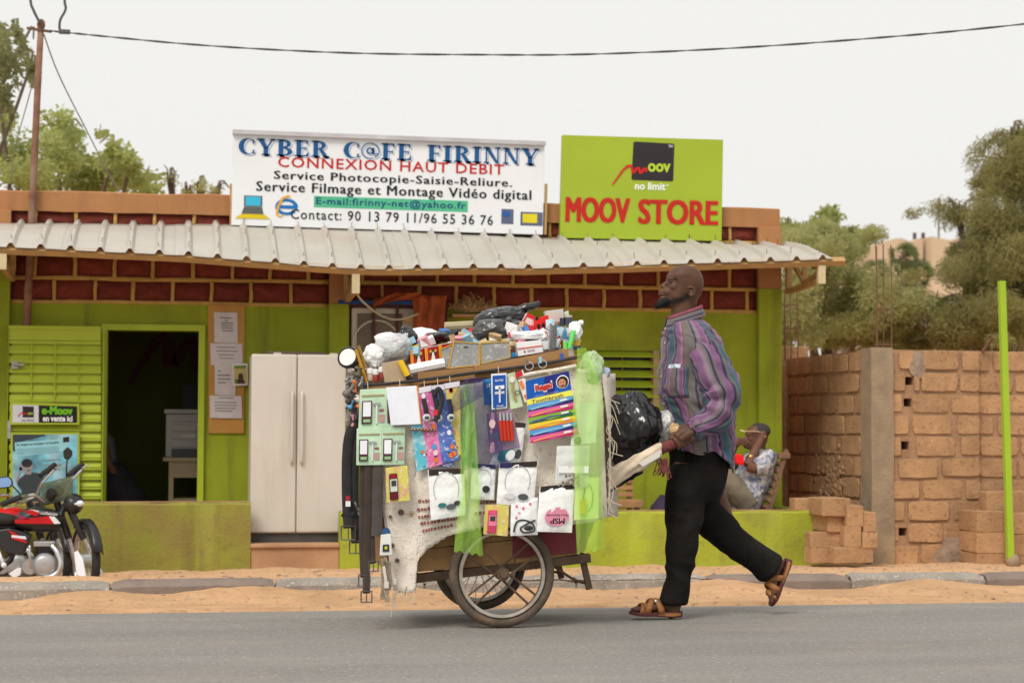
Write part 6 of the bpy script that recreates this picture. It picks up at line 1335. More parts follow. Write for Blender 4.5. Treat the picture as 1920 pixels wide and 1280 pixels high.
for nm, lab, a, c_, r_, col in bits:
    b = MB(); p, e = P(*a,8.9), P(*c_,8.91); n = 5; b.tube(smooth_path([p, lerp(p,e,.4)+V((.004,0,0)), e], 4), [r_*(.7+.3*math.sin(i*.9)) for i in range(9)], 10); tag(b.build(nm, paint(*col,.5), smooth=True), lab, nm.split('_')[-1], GP)
b = MB(); rng = random.Random(33)
for k in range(150):
    p = P(rng.uniform(650,688), rng.uniform(690,800), 8.93+rng.uniform(0,.1)); b.box(p, (rng.uniform(.006,.02),rng.uniform(.006,.02),rng.uniform(.01,.04)), Matrix.Rotation(rng.uniform(0,3),3,V((rng.gauss(0,1),rng.gauss(0,1),rng.gauss(0,1))).normalized()))
tag(b.build('trinkets', mat('trinket_mix', (.30,.25,.22), .5, .5, 30, .05, dirt=((.62,.58,.55), .6, 28), grime=((.1,.25,.4), .5, 22))), 'jumble of tiny trinkets packed at the left corner of the cart', 'trinkets', GP, 'stuff')
# --- heap on top
def heapbag(name, label, c, rad, m, seed, Y, wr=.10, knot=None, group=GP, cat='plastic bag', rot=0.):
    p = P(*c, Y); b = MB(); M3 = Matrix.Rotation(rot,3,'Y')
    kd = (M3.inverted()@(P(*knot,Y)-p)).normalized() if knot else V((.3,.2,.9))
    def fn(q):
        w_ = q-kd*q.dot(kd)*.65
        return 1+.26*N3(q*1.25,1,seed)+wr*1.1*(.5-abs(N3(w_*3.0,1,seed+5)))+wr*.75*(.4-abs(N3(w_*6.5,1,seed+9)))+wr*.35*(.4-abs(N3(w_*15,1,seed+2)))
    b.ell(p, rad, 84, 56, M3, fn); o = tag(b.build(name, m, smooth=True), label, cat, group)
    if knot:
        b = MB(); k = P(*knot, Y); d = (k-p); b.tube(smooth_path([lerp(p,k,.45), lerp(p,k,.75), k, k+d*.08+V((.01,0,.01))],4), [.03,.03,.028,.024,.016,.014,.016,.02,.026,.024,.02,.014,.006], 9, flat=((0,1,0),.6)); b.build('knot', m, o, smooth=True)
    return o
topbag = heapbag('black_plastic_bag','large shiny black plastic bag on top of the heap',(938,602),(.135,.14,.062),M_bin,3,9.25,.16,(988,577),rot=-.12)
b = MB(); pts = smooth_path([P(960,588,9.2),P(980,578,9.2),P(1000,574,9.2),P(1012,567,9.2)],5); b.tube(pts, [.012+.014*math.sin(i/15*math.pi)+.003*math.sin(i*2.2) for i in range(16)], 9, flat=((0,1,0),.8)); b.build('bag_tail', M_bin, topbag, smooth=True)
heapbag('grey_plastic_bag','rounded dark grey plastic bag in front of the black bag',(921,620),(.082,.08,.055),M_binG,7,9.08,.12,(952,600)); heapbag('grey_plastic_bag','small grey plastic bag beside the red packs',(963,612),(.055,.06,.035),M_binG,9,9.12,.12,(988,614))
heapbag('black_plastic_bag','small knotted black bag behind the clear bag',(762,640),(.05,.06,.06),M_bin,11,9.15,.14,(757,617)); heapbag('black_plastic_bag','flat black bag beside the khaki roll',(822,632),(.065,.06,.025),M_bin,13,9.1,.14)
heapbag('clear_goods_bag','crinkled clear bag full of dark goods at the left of the heap',(738,652),(.075,.075,.06),M_clear,15,9.02,.14,(758,632)); heapbag('dark_goods','dark goods inside the crinkled clear bag',(736,656),(.055,.05,.042),mat('dark_goods', (.10,.085,.08), .6, .5, 30),17,9.02,.2)
heapbag('white_plastic_bag','white plastic bag sloping behind the lion boxes',(802,640),(.095,.06,.055),M_white,19,9.2,.10,rot=.35); heapbag('white_plastic_bag','white bag between the mirror tiles and the grey bag',(880,638),(.06,.06,.025),M_white,21,9.15,.1)
heapbag('white_sachets','heap of white sachets behind the little bottles',(702,668),(.05,.06,.05),M_white,23,9.02,.2); heapbag('white_plastic_bag','crumpled white bag at the upper left of the heap',(724,636),(.05,.05,.03),M_white,25,9.12,.2)
stick('khaki_roll','khaki cloth roll lying across the heap left of the black bag','roll',(834,612),(890,609),9.2,.021,mat('khaki_roll', (.42,.36,.22), .9, .1, 9, .3, 80)); stick('white_roll','white paper roll lying on the cardboard rim','roll',(768,693),(833,680),8.93,.024,paint(238,236,236,.5))
o = stick('screwdriver','screwdriver with a yellow handle leaning on the tan cardboard','screwdriver',(750,676),(764,704),8.90,.015,paint(240,196,40,.35)); b = MB(); b.tube([P(764,704,8.90),P(767,709,8.90),P(772,716,8.90)], [.012,.014,.007], 8); b.build('collar', paint(40,36,36,.4), o, smooth=40)
slabt('tan_cardboard','square tan cardboard flap at the left front of the heap','cardboard',((715,681),(752,674),(765,713),(722,721)),8.925,.008,M_tan,GP); slabt('yellow_box','yellow box end peeping out beside the small black bag','box',((765,650),(785,646),(786,656),(767,660)),9.02,.05,paint(235,205,50,.4),GP)
for k, (x, y) in enumerate(((694,702),(704,704),(716,699))):
    b = MB(); c = P(x,y+12,8.95); b.revolve([(.001,0),(.013,0),(.014,.004),(.014,.03),(.010,.036),(.001,.036)], c, (0,0,1), 16); o = tag(b.build('small_bottle', paint(150,60,50,.3) if k else paint(190,170,150,.3), smooth=40), ('leftmost','middle','rightmost')[k]+' little bottle with a white cap beside the tan cardboard', 'bottle', GP); b = MB(); b.revolve([(.001,.034),(.015,.034),(.0165,.042),(.0155,.058),(.001,.062)], c, (0,0,1), 16); b.build('cap', paint(240,238,236,.4), o, smooth=50)
for k, (x0, y0, x1, y1) in enumerate(((768,657,795,684),(795,652,822,678),(821,646,850,672))):
    o, q = slabt('lion_box', ('left','middle','right')[k]+(' one of three' if k else 'most of three')+' red and gold picture boxes behind the white roll', 'box', ((x0,y0),(x1-1,y0-5),(x1,y1-4),(x0+2,y1)), 8.99+.004*k, .06, paint(186,28,34,.35), GP); rect(q,o,'gold_border',paint(226,150,40,.4),.02,.24,.04,.96,.002); b = MB(); q.disc(b,.62,.52,.26,.30,.003,16); pic = b.build('picture', paint(80,52,34,.4), o); poly(q,pic,'white_figure',paint(238,236,230),[(.46,.04),(.78,.04),(.66,.6),(.58,.6)],.005); b = MB(); q.disc(b,.45,.66,.08,.1,.0045,10); q.disc(b,.80,.66,.08,.1,.0045,10); b.build('gold_mark', paint(220,180,60), pic); rect(q,o,'white_edge',paint(240,236,232),.0,1.0,.965,1.0,.0025)
M_tile = mat('mirror_back', (.33,.33,.32), .55, .12, 18, .1, 120, grime=((.62,.62,.60), .7, 70))
for k, (pts, lab) in enumerate(((((851,640),(898,643),(899,684),(841,690)),'larger grey mirror tile with yellow edges in the middle of the heap'),(((901,643),(955,640),(956,670),(902,682)),'right grey mirror tile with yellow edges'),(((826,655),(848,645),(842,690),(834,690)),'narrow tilted grey mirror tile at the left of the pair'))):
    o, q = slabt('mirror_tile', lab, 'tile', pts, 8.915+.006*k, .006, M_tile, GP, 0)
    for u0,u1,v0,v1 in ((-.02,.02,0,1),(.98,1.02,0,1),(.02,.98,.975,1.02),(.02,.98,-.02,.02)): rect(q,o,'edge_strip',paint(206,164,60,.4),u0,u1,v0,v1,.003,.009)
    if k == 0: b = MB(); q.disc(b,.5,.8,.10,.03,.002,12); b.build('chip', paint(60,60,60), o)
o, q = slabt('yellow_folder','thin cream folders behind the right mirror tile','folder',((905,640),(950,634),(952,642),(902,645)),8.99,.02,paint(215,190,130,.5),GP)
o, q = slabt('white_box','white box with a red line and lettering at the right front of the heap','box',((968,642),(1015,637),(1019,660),(972,668)),8.95,.12,paint(238,236,238,.4),GP); rect(q,o,'red_line',paint(226,96,60),.0,1.0,.50,.58,.002); b = MB(); q.text(b,'SINOVEX',.38,.68,.18,.36,.002,.01,2); q.disc(b,.27,.27,.04,.08,.002,10); b.build('lettering', paint(150,70,80), o)
slabt('white_carton','plain white carton behind the lettered box','box',((955,640),(966,638),(969,652),(956,655)),9.0,.06,paint(236,236,240,.4),GP); slabt('white_carton','white carton right of the lettered box behind the steel rods','box',((1016,640),(1050,634),(1052,650),(1019,656)),8.98,.1,paint(230,234,240,.4),GP); slabt('blue_carton','small blue carton under the white cartons','box',((957,662),(967,660),(969,668),(957,670)),8.93,.05,paint(40,130,190,.4),GP)
o, q = pouch('red_white_bag','flat white bag with red stripes lying on the right of the heap','plastic bag',((951,622),(1024,619),(1031,635),(956,637)),9.0,M_white,.03,GP,9); rect(q,o,'red_stripe',paint(216,44,66,.4),.74,.98,.15,.85,.012,.004); rect(q,o,'red_stripe',paint(216,44,66,.4),.0,.10,.2,.95,.012,.004)
o, q = slabt('red_white_box','tilted white medicine box with red ends behind the red pack','box',((989,586),(1003,593),(999,619),(975,612)),9.08,.05,paint(232,216,212,.4),GP); poly(q,o,'red_end',paint(212,36,46,.4),[(.0,.75),(1,.75),(1,1),(0,1)]); poly(q,o,'red_side',paint(212,36,46,.4),[(.0,.0),(.14,.0),(.14,.75),(0,.75)])
o, q = slabt('red_pack','bright red pack with two black sunglass lenses','packet',((1001,598),(1028,590),(1032,619),(1002,620)),9.05,.02,paint(222,40,32,.4),GP); 
for u in (.28,.58): b = MB(); q.disc(b,u,.34,.11,.2,.004,14); b.build('black_lens', paint(26,20,22,.25), o)
b = MB(); q.disc(b,.2,.98,.12,.12,.004,14); b.build('black_knob', paint(26,20,22,.3), o)
o, q = slabt('bottle_pack','clear pack of orange bottles at the right top of the heap','packet',((1022,583),(1056,579),(1058,602),(1028,606)),9.1,.05,M_clear,GP)
for k, (x, col) in enumerate(((1032,(236,150,60)),(1040,(240,160,70)),(1048,(230,140,110)))): b = MB(); b.tube([P(x,606,9.13),P(x,586,9.13)], .013, 10); b.build('orange_bottle', paint(*col,.3), o, smooth=40)
for k, (x, y0, y1, r_, col, lab) in enumerate(((1054,596,610,.012,(60,58,80),'small dark bottle beside the orange bottles'),(1066,595,609,.020,(72,72,84),'wide dark jar at the right top of the heap'))): b = MB(); b.tube([P(x,y1,9.05),P(x,y0,9.05)], r_, 14); o = tag(b.build('dark_bottle', paint(*col,.3), smooth=40), lab, 'bottle', GP); b = MB(); b.tube([P(x,y0,9.05),P(x,y0-4,9.05)], r_*.9, 14); b.build('lid', paint(190,186,170,.4), o, smooth=40)
slabt('green_label_box','small pale box with a green mark at the right top of the heap','box',((1058,585),(1066,582),(1068,594),(1060,596)),9.1,.03,paint(206,212,190,.5),GP)
slabt('blue_white_card','pale blue card standing behind the steel rods','card',((1023,600),(1036,597),(1037,640),(1028,642)),9.02,.006,paint(196,222,238,.4),GP); o, q = slabt('blue_soap_pack','pale blue pack right of the steel rods','packet',((1046,613),(1074,614),(1068,644),(1044,642)),9.04,.03,paint(190,222,240,.35),GP); rect(q,o,'blue_print',paint(60,150,200,.35),.4,.9,.3,.8,.003)
for k, (a, c_) in enumerate((((1033,606),(1030,656)),((1037,609),(1033,656)),((1040,609),(1037,654)),((1043,606),(1041,652)),((1061,611),(1046,652)))): stick('steel_rod', ('first','second','third','fourth','slanting fifth')[k]+' thin steel antenna rod from the left on the heap', 'rod', a, c_, 8.94+.01*k, .005, mat('rod_steel', (.30,.29,.30), .35, .2, 20, .02, metal=.7))
stick('green_brush','taller bright green plastic stick at the right end of the heap','stick',(1076,620),(1067,653),8.94,.011,paint(110,226,110,.35)); stick('green_brush','shorter bright green plastic stick next to the steel rods','stick',(1059,640),(1060,656),8.93,.010,paint(120,220,100,.35))
heapbag('white_plastic_bag','torn white plastic tuft at the right end of the heap',(1077,622),(.03,.04,.04),M_white,31,9.0,.3,(1088,606))
heapbag('netted_goods','net bundle of patterned goods slung at the handle end',(1108,688),(.055,.07,.075),mat('netted_goods', (.42,.55,.30), .6, .2, 12, .3, 80, grime=((.12,.22,.10), .7, 90), dirt=((.75,.72,.6), .5, 14)),33,8.93,.12); heapbag('blue_foil_bag','shiny blue and pink foil bag sticking out past the net bundle',(1130,706),(.028,.04,.05),mat('blue_foil', (.42,.52,.66), .25, .3, 14, .1, 40, dirt=((.45,.25,.45), .5, 30), metal=.3),35,8.98,.14,rot=.4)
stick('blue_clip','short blue pen clipped to the rim under the steel rods','pen',(1053,662),(1054,675),8.87,.007,paint(50,96,190,.35))
for k, (x, y) in enumerate(((992,686),(1017,682))):
    b = MB(); b.revolve([(.017,-.004),(.021,-.004),(.021,.004),(.017,.004)], P(x,y,8.855), (0,1,0), 24, True); o = tag(b.build('key_ring', mat('chrome', (.62,.62,.63)), smooth=40), ('left','right')[k]+' steel key ring hanging from the cord under the white box', 'key ring', GP); b = MB(); b.box(P(x-4,y-7,8.85), (.014,.006,.03)); b.build('fob', paint(120,110,96,.4) if k == 0 else paint(140,200,225,.4), o, bevel=.002)
r = thing('heap_padding','folded cardboard and stock packed under the heaped goods','stock', P(890,690,9.3), GP)
for k, pts in enumerate(([(700,735),(700,690),(760,680),(760,725)],[(760,725),(760,660),(900,648),(900,700)],[(900,700),(900,640),(1000,628),(1000,685)],[(1000,685),(1000,625),(1070,622),(1078,670)])):
    b = MB(); b.prism([P(x,y,9.06) for x, y in pts], (0,.5,0)); b.build('packed_carton', (M_tan,paint(200,190,190,.5),paint(150,165,190,.5),paint(215,205,200,.5))[k], r, bevel=.006)
# --- bags on the handles
heapbag('black_plastic_bag','big black plastic bag resting on the cart handles',(1184,806),(.145,.17,.165),M_bin,41,9.3,.16,(1178,742)); heapbag('black_white_bag','black and white plastic bag squeezed between the big black bag and the man',(1240,800),(.055,.1,.075),mat('striped_poly', (.62,.62,.60), .3, .1, 9, .2, 50, dirt=((.03,.03,.04), .8, 11), spec=.6),43,9.3,.15)
heapbag('straw_knot','small tuft of pale raffia tied at the handle grip',(1266,806),(.022,.03,.026),mat('straw', (.55,.38,.20)),45,9.12,.4,cat='raffia')

# --- jumble of small packets filling the heap
b = MB(); rng = random.Random(77); cols = [paint(228,226,224,.4),paint(205,48,52,.4),paint(64,120,190,.4),paint(232,190,60,.4),paint(60,58,62,.4),paint(190,160,120,.5),paint(150,196,214,.4),paint(226,150,160,.4)]
for k in range(230):
    x = rng.uniform(690,1080); yt = interp([(690,676),(730,640),(800,632),(880,622),(960,612),(1030,606),(1080,640)], x); y = rng.uniform(yt, interp([(690,712),(1080,650)], x)); b.cm = rng.choices(range(8),(6,2,2,1,2,3,2,1))[0]
    b.box(P(x,y,9.0+rng.uniform(.0,.22)), (rng.uniform(.02,.07),rng.uniform(.01,.04),rng.uniform(.02,.06)), Matrix.Rotation(rng.uniform(-.6,.6),3,'Y')@Matrix.Rotation(rng.uniform(-.8,.8),3,'X')@Matrix.Rotation(rng.uniform(-.7,.7),3,'Z'))
tag(b.build('small_packets', cols), 'jumble of small packets and boxes filling the gaps of the heap', 'packets', GP, 'stuff')
# ================================================================ people
def skin(name, c):
    m = mat(name, c, .55, .14, 22, .12, 220, dirt=((c[0]*.72,c[1]*.70,c[2]*.70), .35, 16), spec=.28)
    b = m.node_tree.nodes['Principled BSDF']; b.inputs['Subsurface Weight'].default_value = .08; b.inputs['Subsurface Radius'].default_value = (.01,.004,.002); return m
M_skin = skin('dark_skin', (.108,.050,.028)); M_hair = mat('black_hair', (.014,.012,.012), .8, .3, 30)
KH = 1/(8.533*376.)
HL = [(66,735,865,.022),(74,690,915,.040),(90,648,960,.052),(130,580,1022,.064),(180,540,1062,.071),(230,508,1086,.0755),(280,500,1100,.077),(320,520,1106,.077),(360,524,1106,.0755),(400,512,1103,.0735),(440,490,1096,.071),(480,456,1086,.068),(520,440,1070,.065),(560,436,1052,.060),(600,428,1022,.055),(640,432,1000,.051),(672,470,990,.048),(700,540,985,.048)]
def head_geo(b, F):
    """F maps local (forward, side, up) metres to world; head centred on the ear line"""
    def L(cx, cy, s=0.): return F((800-cx)*KH, s, (350-cy)*KH)
    rings = []
    for cy, xf, xb, W in HL:
        r = []; n = 36
        for j in range(n):
            a = 2*math.pi*j/n; c, s = math.cos(a), math.sin(a)
            t = .5-.5*math.copysign(abs(c)**.86, c)      # 0 front .. 1 back
            wv = W*math.copysign(abs(s)**.92, s)*(.90+.12*t if cy > 250 else 1)
            if cy > 380 and t < .35: wv *= .86+.14*t/.35
            r.append(L(lerp(xf,xb,t), cy, wv))
        rings.append(r)
    b.loft(rings)
    # neck
    nk = [(560,640,1040,.060),(640,600,1005,.056),(720,575,985,.055),(800,578,985,.056),(900,585,1010,.062),(1000,590,1060,.075)]
    b.loft([[L(lerp(xf,xb,.5)-(xb-xf)/2*math.cos(2*math.pi*j/24), cy, W*math.sin(2*math.pi*j/24)) for j in range(24)] for cy, xf, xb, W in nk])
    def el(cx, cy, s, rx, rs, rz, tilt=0.):
        q = MB(); q.ell((0,0,0), (rx,rs,rz), 14, 10, Matrix.Rotation(tilt,3,'Y')); b.add([F((800-cx)*KH-p.x*-1, s+p.y, (350-cy)*KH+p.z) for p in q.v], q.f)
    # nose
    b.tube([L(535,300),L(512,340),L(475,375),L(440,398)], [.010,.0105,.0125,.0135], 10)
    el(430,402,0,.012,.012,.011)
    for s in (-1, 1):
        el(462,425,s*.0135,.013,.0095,.010); el(560,292,s*.030,.016,.020,.0065); el(600,415,s*.040,.026,.018,.022); el(585,337,s*.033,.012,.0135,.0105); el(700,560,s*.044,.045,.014,.030)
    # lips, chin
    el(406,482,0,.012,.021,.0085,.2); el(404,532,0,.012,.020,.009,-.1); el(440,505,0,.014,.026,.018); el(440,600,0,.016,.024,.016)
    el(505,500,0,.03,.042,.03)
    # ears
    for s in (-1, 1):
        pts = [L(842+math.cos(a)*48, 498-math.sin(a)*72, s*(.078+.010*max(0,-math.cos(a)*-1))) for a in [math.radians(d) for d in (-150,-100,-55,-15,25,65,105,145)]]
        b.tube(pts, [.006,.0075,.007,.0065,.0065,.0065,.006,.005], 8); el(848,505,s*.073,.010,.006,.016); el(826,560,s*.076,.008,.005,.009)
def fist(b, F):
    """closed hand round a grip; F maps (along grip toward fingertips side, out to viewer, up)"""
    for k in range(4):
        a = -.034+k*.0215; L_ = (.027,.0295,.0295,.027)[k]; pts = []
        for ph in (78,38,-5,-50,-100,-150): r_ = L_+(.004 if ph in (38,-50) else 0); pts.append(F(a+(.004 if ph < 0 else 0), r_*math.cos(math.radians(ph)), r_*math.sin(math.radians(ph))))
        b.tube(smooth_path(pts,3), [lerp(.0108,.0082,i/15) for i in range(16)], 9)
        b.ell(pts[0], (.013,.013,.012), 10, 8)
    b.tube([F(.075,.014,.028),F(.045,.014,.032),F(.015,.016,.030),F(-.025,.018,.026)], [.026,.031,.030,.020], 12)
    b.tube([F(.060,.034,.018),F(.03,.033,.014),F(-.012,.030,.008)], [.022,.022,.016], 10)
    b.tube(smooth_path([F(.042,.004,.052),F(.006,-.002,.050),F(-.028,.002,.040),F(-.056,.006,.030)],3), [.017,.0165,.016,.0155,.014,.0135,.013,.012,.0112,.008], 10)
# ---------------------------------------------------------------- walking man
YMAN = 9.34
def Q_(x, y, o=0.): return P(x, y, YMAN+o)
def T_(x, y, o=0.): return P(x, y, YMAN)+V((0,o,0))
man = thing('person', 'bearded man in a striped purple shirt and black trousers pushing the cart', 'person', Q_(1290,1160)*1, None)
man.location.z = 0; WM[man.name] = Matrix.Translation(man.location)
hc = P(1190+800/8.533, 490+350/8.533, YMAN)
FH = lambda f, s, u: hc+V((-f, s, u))
# head turned a touch toward the viewer's left shoulder
b = MB(); head_geo(b, FH)
b.loft([[Q_(x,y,0)+V((rx*math.cos(t),ry*math.sin(t),0)) for t in [2*math.pi*j/20 for j in range(20)]] for x, y, rx, ry in ((1290,590,.06,.06),(1292,610,.07,.10),(1296,635,.09,.155),(1298,680,.10,.15),(1298,740,.10,.13),(1300,790,.10,.13),(1303,830,.10,.14),(1303,870,.09,.14))])
hnd = P(1287,825.5,9.0)+V((0,.094,0)); hnd2 = P(1284,827,9.0)+V((0,.475,0)); ad = (P(1300,818,9.0)-P(1232,852,9.0)).normalized(); up_ = V((-ad.z,0,ad.x))
FN = lambda a, o, u: hnd+ad*a+V((0,-o,0))+up_*u
FN2 = lambda a, o, u: hnd2+ad*a+V((0,o,0))+up_*u
fist(b, FN); fist(b, FN2)
sho, elb = Q_(1316,662,-.14), Q_(1350,742,-.235); wr_ = FN(.080,.016,.024)
b.tube([sho, lerp(sho,elb,.5), elb, lerp(elb,wr_,.35)+V((.016,0,-.012)), wr_, FN(.06,.014,.026)], [.040,.034,.030,.028,.026,.028], 14)
sho2, elb2 = Q_(1316,662,.15), Q_(1344,742,.22); wr2 = FN2(.080,.016,.024)
b.tube([sho2, lerp(sho2,elb2,.5), elb2, lerp(elb2,wr2,.35), wr2, FN2(.06,.014,.026)], [.040,.034,.030,.028,.026,.028], 14)
hipN, kneeN, ankN = Q_(1296,870,-.085), Q_(1278,1000,-.09), Q_(1264,1135,-.085); hipF, kneeF, ankF = Q_(1308,870,.085), Q_(1366,1000,.09), Q_(1457,1058,.085)
b.tube([hipN, lerp(hipN,kneeN,.5), kneeN, lerp(kneeN,ankN,.3), ankN], [.085,.072,.052,.052,.036], 14); b.tube([hipF, lerp(hipF,kneeF,.5), kneeF, lerp(kneeF,ankF,.3), ankF], [.085,.072,.052,.052,.036], 14)
def foot(b, H, T, N, side):
    """bare foot from heel H to toe T, N = up off the sole"""
    d = (T-H); Ln = d.length; d.normalize(); s = N.cross(d).normalized()*side
    rg = []
    for t, w_, h in ((0,.018,.03),(.05,.028,.055),(.15,.031,.068),(.28,.030,.075),(.42,.033,.060),(.58,.039,.046),(.72,.043,.034),(.80,.040,.026)):
        rg.append([H+d*Ln*t+s*w_*math.cos(a)+N*(h*.5+h*.5*math.sin(a)*(1 if math.sin(a) > 0 else 1)) for a in [2*math.pi*j/16 for j in range(16)]])
    b.loft(rg)
    for k in range(5):
        o = (-.032,-.016,-.001,.013,.025)[k]*-1; r_ = (.0125,.0095,.009,.0085,.008)[k]; e = (.97,.985,.955,.92,.88)[k]
        b.tube([H+d*Ln*.72+s*o+N*.018, H+d*Ln*.84+s*o*1.03+N*.019, H+d*Ln*(e-.03)+s*o*1.05+N*.012], [r_*1.1,r_,r_*.85], 9); b.ell(H+d*Ln*(e-.03)+s*o*1.05+N*.012, (r_,r_,r_*.9), 8, 6)
hN, tN = P(1274,1146,YMAN-.085), P(1184,1150,YMAN-.085); hN.z = .034; tN.z = .030
hF, tF = Q_(1473,1050,.085), Q_(1446,1132,.085)
foot(b, hN, tN, V((0,0,1)), -1); dF = (tF-hF).normalized(); nF = V((dF.z,0,-dF.x)); nF = nF if nF.x < 0 else -nF
foot(b, hF, tF, nF, 1)
b.tube([ankN, ankN+V((0,0,-.05)), lerp(hN,tN,.2)+V((0,0,.04))], [.038,.036,.036], 12); b.tube([ankF, lerp(ankF,lerp(hF,tF,.2)+nF*.03,.6), lerp(hF,tF,.2)+nF*.035], [.037,.036,.034], 12)
bd = remesh(b, .0036, 7, None, .5).build('body', M_skin, man, smooth=True, recalc=False)
# eyes, brow, lips, stubble
def feature(nm, pts, r_, m, fl=None): q = MB(); q.tube(smooth_path(pts,4), r_, 8, flat=fl) if fl else q.tube(smooth_path(pts,4), r_, 8); return q.build(nm, m, bd, smooth=True)
LH = lambda cx, cy, s: FH((800-cx)*KH, s, (350-cy)*KH)
for s in (-1, 1):
    q = MB(); q.ell(LH(566,338,s*.0325), (.0115,.0125,.0098), 14, 10); e = q.build('eye', paint(120,106,96,.2), bd, smooth=True)
    q = MB(); q.ell(LH(556,340,s*.0362), (.0095,.0098,.006), 12, 8); q.build('pupil', paint(24,14,12,.15), bd, smooth=True)
    feature('eyebrow', [LH(528,287,s*.018),LH(540,275,s*.034),LH(590,287,s*.050),LH(620,305,s*.058)], .0042, M_hair)
    feature('eyelid', [LH(536,334,s*.022),LH(548,318,s*.036),LH(585,320,s*.046),LH(612,342,s*.051)], .0034, M_skin); feature('eyelid', [LH(540,345,s*.024),LH(556,358,s*.038),LH(590,356,s*.046),LH(612,344,s*.050)], .0030, M_skin)
feature('mouth_line', [LH(452,512,-.024),LH(402,508,-.012),LH(388,507,0),LH(402,508,.012),LH(452,512,.024)], .0022, paint(52,26,24,.6))
for cy, r_ in ((487,.0056),(532,.0064)): feature('lip', [LH(436,cy+8,-.021),LH(399,cy,-.011),LH(384,cy,0),LH(399,cy,.011),LH(436,cy+8,.021)], [.003]+[r_*(.55+.45*math.sin(math.pi*i/16)) for i in range(1,16)]+[.003], skin('lip_skin',(.15,.075,.058)))
b = MB(); rng = random.Random(5)      # goatee and jaw beard as strands over a dense core
core = [LH(520,640,0),LH(440,660,0),LH(390,700,0),LH(340,735,0),LH(312,752,0)]; b.tube(smooth_path(core,4), [.038,.037,.036,.035,.034,.033,.031,.029,.026,.023,.020,.016,.013,.010,.007,.004,.002], 14, flat=((0,1,0),.72))
for k in range(900):
    t = rng.random(); p = lerp(LH(540,620,0), LH(350,715,0), t)+V((rng.gauss(0,.006),rng.gauss(0,.013)*(1.2-t*.6),rng.gauss(0,.010)*(1.1-.5*t))); d = V((-.75,rng.gauss(0,.25),-.55+rng.gauss(0,.2))).normalized()*rng.uniform(.012,.032)
    s = d.cross(V((rng.gauss(0,1),rng.gauss(0,1),rng.gauss(0,1)))).normalized()*.0012; b.add([p-s,p+s,p+d],[(0,1,2)])
for sd in (-1, 1):
    for k in range(700):
        t = rng.random(); cx, cy = lerp(520,820,t)+rng.gauss(0,10), lerp(640,560,t)+rng.gauss(0,22)+(20 if t < .7 else 0); s0 = sd*(lerp(.040,.066,t**.7)+.001); p = LH(cx,cy,s0); d = V((-.3,sd*.5,-.8)).normalized()*rng.uniform(.003,.007); s = d.cross(V((0,1,0))).normalized()*.0010; b.add([p-s,p+s,p+d],[(0,1,2)])
b.build('beard', M_hair, man, recalc=False)
# ---- shirt
def stripes(name, reps, off=0.):
    m = bpy.data.materials.new(name); m.use_nodes = True; n = m.node_tree; p = n.nodes['Principled BSDF']; L = n.links.new
    uv = n.nodes.new('ShaderNodeUVMap'); sx_ = n.nodes.new('ShaderNodeSeparateXYZ'); L(uv.outputs[0], sx_.inputs[0])
    mu = n.nodes.new('ShaderNodeMath'); mu.operation = 'MULTIPLY_ADD'; mu.inputs[1].default_value = reps; mu.inputs[2].default_value = off; L(sx_.outputs['X'], mu.inputs[0])
    fr = n.nodes.new('ShaderNodeMath'); fr.operation = 'FRACT'; L(mu.outputs[0], fr.inputs[0])
    rp = n.nodes.new('ShaderNodeValToRGB'); L(fr.outputs[0], rp.inputs[0]); e = rp.color_ramp.elements
    navy, mau, grey, lav, teal, rose = (.022,.018,.060), (.175,.075,.165), (.135,.115,.108), (.24,.165,.215), (.035,.095,.125), (.20,.045,.07)
    st = [(0,grey),(.12,grey),(.142,navy),(.158,navy),(.175,grey),(.24,lav),(.30,mau),(.38,mau),(.425,lav),(.445,navy),(.462,navy),(.48,mau),(.53,teal),(.60,teal),(.645,grey),(.672,navy),(.69,navy),(.71,mau),(.80,mau),(.86,lav),(.89,rose),(.92,grey),(1,grey)]
    while len(e) > 1: e.remove(e[0])
    e[0].position = 0; e[0].color = (*grey,1)
    for x, c in st[1:]: k = e.new(x); k.color = (*c,1)
    g = n.nodes.new('ShaderNodeNewGeometry'); nz = n.nodes.new('ShaderNodeTexNoise'); nz.inputs['Scale'].default_value = 420; nz.inputs['Detail'].default_value = 2; L(g.outputs['Position'], nz.inputs['Vector'])
    mr = n.nodes.new('ShaderNodeMapRange'); mr.inputs['To Min'].default_value = .75; mr.inputs['To Max'].default_value = 1.3; L(nz.outputs['Fac'], mr.inputs['Value'])
    hs_ = n.nodes.new('ShaderNodeHueSaturation'); L(rp.outputs[0], hs_.inputs['Color']); L(mr.outputs[0], hs_.inputs['Value']); L(hs_.outputs[0], p.inputs['Base Color'])
    p.inputs['Roughness'].default_value = .82; p.inputs['Sheen Weight'].default_value = .15
    bn = n.nodes.new('ShaderNodeBump'); bn.inputs['Strength'].default_value = .25; bn.inputs['Distance'].default_value = .004; n2 = n.nodes.new('ShaderNodeTexNoise'); n2.inputs['Scale'].default_value = 28; n2.inputs['Detail'].default_value = 3; L(g.outputs['Position'], n2.inputs['Vector']); L(n2.outputs['Fac'], bn.inputs['Height']); L(bn.outputs[0], p.inputs['Normal'])
    return m
M_sh = stripes('striped_shirt', 4.0, .30); M_sl = stripes('striped_sleeve', 1.7, .12)
TL = [(588,1266,1306,.058,0),(596,1262,1312,.072,0),(604,1257,1319,.100,0),(612,1253,1327,.135,0),(622,1250,1334,.168,0),(638,1249,1343,.192,0),(665,1247,1351,.200,0),(700,1243,1357,.196,0),(728,1241,1360,.192,0),(752,1246,1363,.190,0),(776,1256,1366,.188,0),(800,1262,1368,.190,0),(820,1265,1370,.194,0),(836,1266,1371,.196,14),(848,1268,1371,.197,30)]
